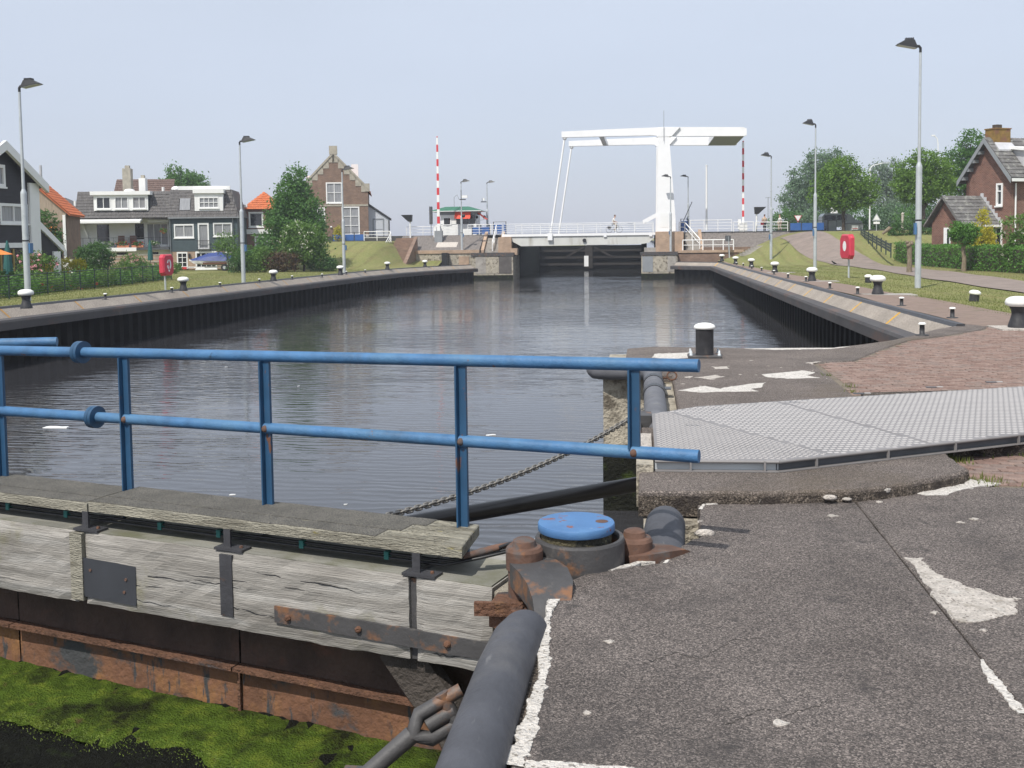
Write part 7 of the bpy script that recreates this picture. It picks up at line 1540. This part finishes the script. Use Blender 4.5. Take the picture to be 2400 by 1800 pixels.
# ---- van, cabinet, container, signs on the right road
v = thing('parked_van', 'dark grey van parked behind the linden trunk', 'van', (at(1968, 546, 118).x, 118, 2.6), R(4))
B = MB(); prof = [(-2.1, .35), (2.1, .35), (2.15, .95), (1.5, 1.1), (.75, 1.72), (.3, 1.82), (-1.8, 1.82), (-2.1, 1.5)]; n = len(prof); vs = [(x, -.9, z) for x, z in prof]+[(x, .9, z) for x, z in prof]
B.add(vs, [tuple(range(n)), tuple(reversed(range(n, 2*n)))]+[((i+1) % n, i, n+i, n+(i+1) % n) for i in range(n)]); B.build('body', m_van, v)
MB().box(-1.9, -.6, -.915, -.902, 1.1, 1.62).build('side_window', m_glass, v); MB().box(-.5, .55, -.915, -.902, 1.1, 1.62).build('side_window', m_glass, v)
for x in (-1.4, 1.4):
    for y in (-.85, .85): o = MB().tube([(x, y-.1, .33), (x, y+.1, .33)], .33, 16).build('wheel', m_black, v); MB().tube([(x, y-.11, .33), (x, y+.11, .33)], .18, 12).build('rim', m_galv, o)
MB().box(2.12, 2.16, -.8, -.5, .65, .85).build('headlight', m_lampglass, v); MB().box(2.12, 2.16, .5, .8, .65, .85).build('headlight', m_lampglass, v)
r = thing('electrical_cabinet', 'grey electrical cabinet beside the linden trunk', 'cabinet', at(1948, 548, 112)); MB().box(-.5, .5, -.3, .3, 0, 1.45).build('body', m_chan, r); MB().box(-.3, .44, -.32, -.301, .1, 1.35).build('door', m_grey, r); MB().box(-.6, .7, -.4, .4, -.3, 0).build('plinth', m_conc, r)
r = thing('dumpster', 'grey metal container with white label beside the linden tree', 'container', at(2000, 550, 111)+Vector((0, 0, -.1))); MB().hexa([(-.75, -.6, 0), (.75, -.6, 0), (.75, .6, 0), (-.75, .6, 0), (-.85, -.7, 1.2), (.85, -.7, 1.2), (.85, .7, 1.2), (-.85, .7, 1.2)]).build('body', m_grey, r); MB().box(-.92, .92, -.76, .76, 1.2, 1.28).build('rim', m_chan, r); MB().box(-.3, .35, -.72, -.68, .6, 1.05).build('label_plate', m_white, r); MB().box(-.25, .3, -.722, -.72, .68, .75).build('label_stripe', m_redw, r)
def tri_sign(label, px, pb, pt, Y, down):
    b = at(px, pb, Y); h_ = at(px, pt, Y).z-b.z; r = thing('traffic_sign', label, 'traffic sign', b); MB().tube([(0, 0, -.2), (0, 0, h_)], .04, 6).build('post', m_galv, r); s = .42; k = -1 if down else 1; zc = h_-.35
    m = MB(); q = [(-s, -.06, zc-k*.3), (s, -.06, zc-k*.3), (0, -.06, zc+k*.45)]; m.add(q+[(x, -.03, z) for x, _, z in q], [(0, 1, 2) if not down else (2, 1, 0), (5, 4, 3) if not down else (3, 4, 5), (0, 3, 4, 1), (1, 4, 5, 2), (2, 5, 3, 0)]); m.build('plate', m_redw if down else m_galv, r)
    f_ = .82 if down else .68; q = [(x*f_, -.063, zc+.03*(1 if down else 0)+(z-zc)*f_) for x, _, z in q]; MB().add(q, [(0, 1, 2) if not down else (2, 1, 0)]).build('face', m_white, r)
    if not down: MB().box(-.3, .3, -.06, -.03, zc-.62, zc-.4).build('sub_plate', m_white, r)
tri_sign('white upside-down triangle yield sign behind the blue fence', 1870, 548, 504, 117, True); tri_sign('grey back of a triangular sign right of the container', 2054, 546, 502, 108, False)
r = thing('traffic_sign', 'white square signs on a post above the van', 'traffic sign', at(1954, 546, 122)); MB().tube([(0, 0, 0), (0, 0, 2.9)], .04, 6).build('post', m_galv, r); MB().box(-.35, .1, -.05, 0, 2.2, 2.9).build('plate', m_white, r); MB().box(.0, .4, -.1, -.06, 1.9, 2.5).build('plate', m_white, r)
r = thing('tall_light_mast', 'white street light mast with side arm between the lindens', 'light mast', at(2038, 545, 118)); h_ = at(2038, 388, 118).z-r.location.z; MB().tube([(0, 0, 0), (0, 0, h_-.3), (.3, 0, h_), (1.4, 0, h_+.25)], [.09, .06, .05, .04], 8).build('mast', m_white, r); MB().box(1.3, 2.0, -.1, .1, h_+.18, h_+.32).build('lamp_head', m_galv, r)
r = thing('tall_light_mast', 'pale curved street light far behind the right linden', 'light mast', at(2196, 545, 165)); h_ = at(2190, 318, 165).z-r.location.z; MB().tube([(0, 0, 0), (0, 0, h_-1.2), (-.15, 0, h_-.4), (-.6, 0, h_)], .07, 8).build('mast', m_white, r); MB().box(-.95, -.45, -.12, .12, h_-.06, h_+.12).build('lamp_head', m_white, r)
r = thing('pale_post', 'pale post with round top behind the dark clipped hedge', 'post', at(2115, 545, 112)); MB().tube([(0, 0, 0), (0, 0, 1.9)], .13, 10).build('shaft', m_mortar, r); MB().sphere((0, 0, 1.9), .16, 10, 8).build('knob', m_mortar, r)
for i, px in enumerate((1800, 1828)):
    r = thing('far_pylon', ['left thin grey pole on the road behind the pedestrians', 'right thin grey pole on the road behind the pedestrians'][i], 'pole', at(px, 545, 170)); MB().tube([(0, 0, -2), (0, 0, 5.6)], .05, 5).build('mast', m_grey, r); MB().tube([(-.4, 0, 5.5), (.4, 0, 5.5)], .04, 5).build('cross_arm', m_grey, r)
# ---- people: one skinned body each, clothes as children
def skinned(name, verts, edges, radii, m, parent):
    me = bpy.data.meshes.new(name); me.from_pydata(verts, edges, []); me.update(); me.materials.append(m); o = link(name, me, parent)
    md = o.modifiers.new('skin', 'SKIN'); md.use_smooth_shade = True
    if not me.skin_vertices: me.skin_vertices.new() if hasattr(me.skin_vertices, 'new') else None
    try:
        for sv, r_ in zip(me.skin_vertices[0].data, radii): sv.radius = (r_, r_)
        me.skin_vertices[0].data[0].use_root = True
    except Exception: pass
    sd = o.modifiers.new('sub', 'SUBSURF'); sd.levels = 1; sd.render_levels = 1; return o
def person(label, loc, rz, legs, arms, top, low, hairm, lean=.0, z0=0.0):
    """legs/arms: lists of joint chains; pelvis at z0+.92"""
    r = thing('person', label, 'person', loc, rz); P = Vector((0, 0, z0+.92)); ch = P+Vector((lean*.4, 0, .42)); nk = P+Vector((lean*.6, 0, .58)); hd_ = P+Vector((lean*.75, 0, .76))
    V = [P, P+Vector((lean*.2, 0, .2)), ch, nk, hd_+Vector((.01, 0, -.06)), hd_+Vector((.01, 0, .05)), hd_+Vector((0, 0, .1))]; E = [(0, 1), (1, 2), (2, 3), (3, 4), (4, 5), (5, 6)]; Rr = [.14, .13, .16, .055, .08, .095, .06]
    def chain(start, pts, rad, VV, EE, RR):
        k = start
        for p, q in zip(pts, rad): VV.append(Vector(p)); EE.append((k, len(VV)-1)); RR.append(q); k = len(VV)-1
        return k
    for l in legs: chain(0, l, [.095, .065, .04, .045], V, E, Rr)
    for a in arms:
        k = chain(2, a, [.07, .045, .035], V, E, Rr); w = V[k]; d = (V[k]-V[k-1]).normalized()
        for f in range(4): chain(k, [w+d*.05+Vector((0, (f-1.5)*.018, 0)), w+d*.1+Vector((.01, (f-1.5)*.02, -.015))], [.011, .009], V, E, Rr)
        chain(k, [w+d*.03+Vector((.03, .0, .02))], [.012], V, E, Rr)
    skinned('body', [tuple(v) for v in V], E, Rr, m_skin, r)
    V2 = [P+Vector((0, 0, .02)), P+Vector((lean*.2, 0, .2)), ch, ch+Vector((lean*.1, 0, .08))]; E2 = [(0, 1), (1, 2), (2, 3)]; R2 = [.155, .15, .175, .12]
    for a in arms: chain(2, a[:2], [.085, .062], V2, E2, R2)
    skinned('shirt', [tuple(v) for v in V2], E2, R2, top, r)
    V3 = [P+Vector((0, 0, .03))]; E3 = []; R3 = [.16]
    for l in legs: chain(0, l[:3], [.11, .082, .06], V3, E3, R3)
    skinned('trousers', [tuple(v) for v in V3], E3, R3, low, r)
    for l in legs: a, b_ = Vector(l[-2]), Vector(l[-1]); MB().tube([a+Vector((-.04, 0, -.02)), b_+Vector((.03, 0, 0))], [.05, .045], 8).build('shoe', m_black, r)
    MB().sphere(hd_+Vector((-.02, 0, .06)), .105, 10, 8, (1, .9, .9)).build('hair', hairm, r)
    MB().sphere(hd_+Vector((.1, 0, .0)), .018, 6, 4).build('nose', m_skin, r); return r
cy = Vector((at(1436, 545, 114).x, 114.0, 2.62))
person('cyclist in a white shirt and sand shorts riding over the bridge', cy, 0, [[(.38, -.1, .98), (.30, -.1, .55), (.22, -.1, .2), (.36, -.1, .16)], [(.34, .1, .92), (.42, .1, .5), (.2, .1, .38), (.34, .1, .34)]], [[(.12, -.2, 1.48), (.28, -.22, 1.22), (.52, -.2, 1.12)], [(.12, .2, 1.48), (.28, .22, 1.22), (.52, .2, 1.12)]], m_cloth_w, m_cloth_t, m_hair, .35, .12)
bk = thing('bicycle', 'dark bicycle with rear bags ridden over the bridge', 'bicycle', cy)
for x in (-.38, .72):
    N = 18; w = MB(); w.tube([(x+.34*math.cos(2*math.pi*i/N), 0, .35+.34*math.sin(2*math.pi*i/N)) for i in range(N+1)], .018, 6, cap=False); o = w.build('wheel', m_black, bk); sp_ = MB()
    for i in range(8): sp_.tube([(x, 0, .35), (x+.33*math.cos(i*math.pi/4), 0, .35+.33*math.sin(i*math.pi/4))], .004, 3)
    sp_.build('spokes', m_galv, o)
fr = MB()
for a, b_ in [((-.38, 0, .35), (.12, 0, .32)), ((.12, 0, .32), (-.02, 0, .92)), ((.12, 0, .32), (.55, 0, .82)), ((-.02, 0, .85), (.54, 0, .88)), ((-.38, 0, .35), (-.02, 0, .85)), ((.72, 0, .35), (.52, 0, 1.05))]: fr.tube([a, b_], .017, 6)
fr.build('frame', m_black, bk); MB().tube([(.5, -.25, 1.1), (.54, 0, 1.08), (.5, .25, 1.1)], .014, 6).build('handlebar', m_galv, bk); MB().box(-.14, .12, -.07, .07, .92, .97).build('saddle', m_black, bk)
for y in (-.14, .14): MB().bbox(-.55, -.2, y-.06, y+.06, .4, .72, .03).build('pannier', m_black, bk)
for px, lab, tp_, lw, rz, Y in ((1792, 'pedestrian with a light shirt and red bag on the right road', m_cloth_t, m_cloth_d, R(100), 117), (1828, 'pedestrian in pale clothes on the right road', m_cloth_w, m_cloth_t, R(200), 118)):
    p = at(px, 545, Y); p.z = 2.6
    person(lab, p, rz, [[(.02, -.1, .85), (.12, -.1, .48), (.06, -.1, .08), (.2, -.1, .04)], [(.0, .1, .85), (.0, .1, .46), (-.12, .1, .1), (.02, .1, .04)]], [[(.02, -.22, 1.36), (.06, -.27, 1.08), (.16, -.25, .86)], [(.0, .22, 1.36), (-.04, .27, 1.08), (.02, .26, .84)]], tp_, lw, m_hair, .05)
p = at(1786, 545, 116.9); r = thing('shoulder_bag', 'red bag carried by the pedestrian in the light shirt', 'bag', (p.x, 116.8, 3.25)); MB().bbox(-.17, .17, -.08, .08, 0, .36, .03).build('body', m_redw, r); MB().tube([(-.1, 0, .34), (-.08, 0, .5), (.08, 0, .5), (.1, 0, .34)], .012, 6).build('handle', m_redw, r)
# crow on the lawn
c = gq(1955, 623); r = thing('crow', 'black crow standing on the right lawn left of the lifebuoy', 'bird', c+Vector((0, 0, .02)), R(200))
skinned('body', [(0, 0, .2), (.1, 0, .27), (.15, 0, .34), (.2, 0, .36), (.26, 0, .35), (-.12, 0, .17), (-.28, 0, .1)], [(0, 1), (1, 2), (2, 3), (3, 4), (0, 5), (5, 6)], [.075, .065, .045, .045, .012, .05, .02], m_black, r)
for y in (-.035, .035): MB().tube([(.0, y, .15), (.01, y, .02), (.05, y, 0)], .008, 5).build('leg', m_black, r)
# ---- weeds in the joints and grass in the lawns
def blades(name, pts, h, m, parent=None, seed=1, w=.006):
    rng = np.random.default_rng(seed); P = np.array(pts, float); N = len(P); a = rng.uniform(0, 6.283, N); hh = h*rng.uniform(.5, 1.3, N); ln = hh*rng.uniform(.1, .6, N); b = rng.uniform(0, 6.283, N)
    s = np.stack([np.cos(a)*w, np.sin(a)*w, np.zeros(N)], 1); t = P+np.stack([np.cos(b)*ln, np.sin(b)*ln, hh], 1); return quads(name, np.stack([P-s, P+s, t], 1), m, parent)
rr = random.Random(91); W = []
for (px, py, n, sp) in [(2225, 1075, 90, .07), (2250, 1082, 50, .06), (2285, 1122, 60, .09), (2330, 1130, 40, .08), (1992, 905, 30, .05), (1935, 880, 25, .04), (1990, 918, 25, .05), (2345, 1062, 30, .12), (1465, 1150, 0, 0)]:
    c = gr(px, py)
    for k in range(n): W.append((c.x+rr.gauss(0, sp), c.y+rr.gauss(0, sp), -.01))
tag(blades('weeds', W, .06, L_grass, None, 3, .005), 'tufts of weeds in the paving joints beside the ramp', 'weeds', kind='stuff')
GP = []
for i in range(60000):
    y = 26+62*rr.random()**1.6; x = xof(RQ[:4], y)+2.2-.0135*(y-25)+rr.random()**1.2*18
    if abs(x-xof([(b_, a_) for b_, a_ in PATHC], y)) < 1.9: continue
    GP.append((x, y, h_right(x, y)))
for i in range(60000):
    y = 33+60*rr.random()**1.5; x = xof(LQ, y)-.4-rr.random()*14; GP.append((x, y, h_left(x, y)))
tag(blades('grass', GP, .05, L_grass, None, 4, .009), 'short mown grass on both lawns', 'grass', kind='stuff')
w = thing('wall_reeds', 'dry reed stems growing at the water by the gate recess', 'reeds', (-.02, 7.95, -.9)); m = MB(); rr = random.Random(6)
for i in range(9): a = rr.uniform(-.5, .5); m.tube([(0, i*.02, 0), (-.1-.1*rr.random(), i*.02+a*.1, .35), (-.22-.2*rr.random(), a*.4, .55+.4*rr.random())], [.006, .005, .002], 4)
m.build('stems', mat('dry_reed', (.34, .27, .08), .8, 0, .2, 4, bump=0), w)

# ================================================================= summer haze
HZ = MB().box(-420, 420, -40, 620, -4.2, 34).mesh('haze'); hm = bpy.data.materials.new('haze_air'); hm.use_nodes = True; nt = hm.node_tree; nt.nodes.clear()
pv = nt.nodes.new('ShaderNodeVolumePrincipled'); pv.inputs['Color'].default_value = (.86, .90, 1.0, 1); pv.inputs['Density'].default_value = .0006; pv.inputs['Anisotropy'].default_value = .2
ho = nt.nodes.new('ShaderNodeOutputMaterial'); nt.links.new(pv.outputs[0], ho.inputs['Volume']); HZ.materials.append(hm)
hz = link('haze', HZ); tag(hz, kind='stuff')
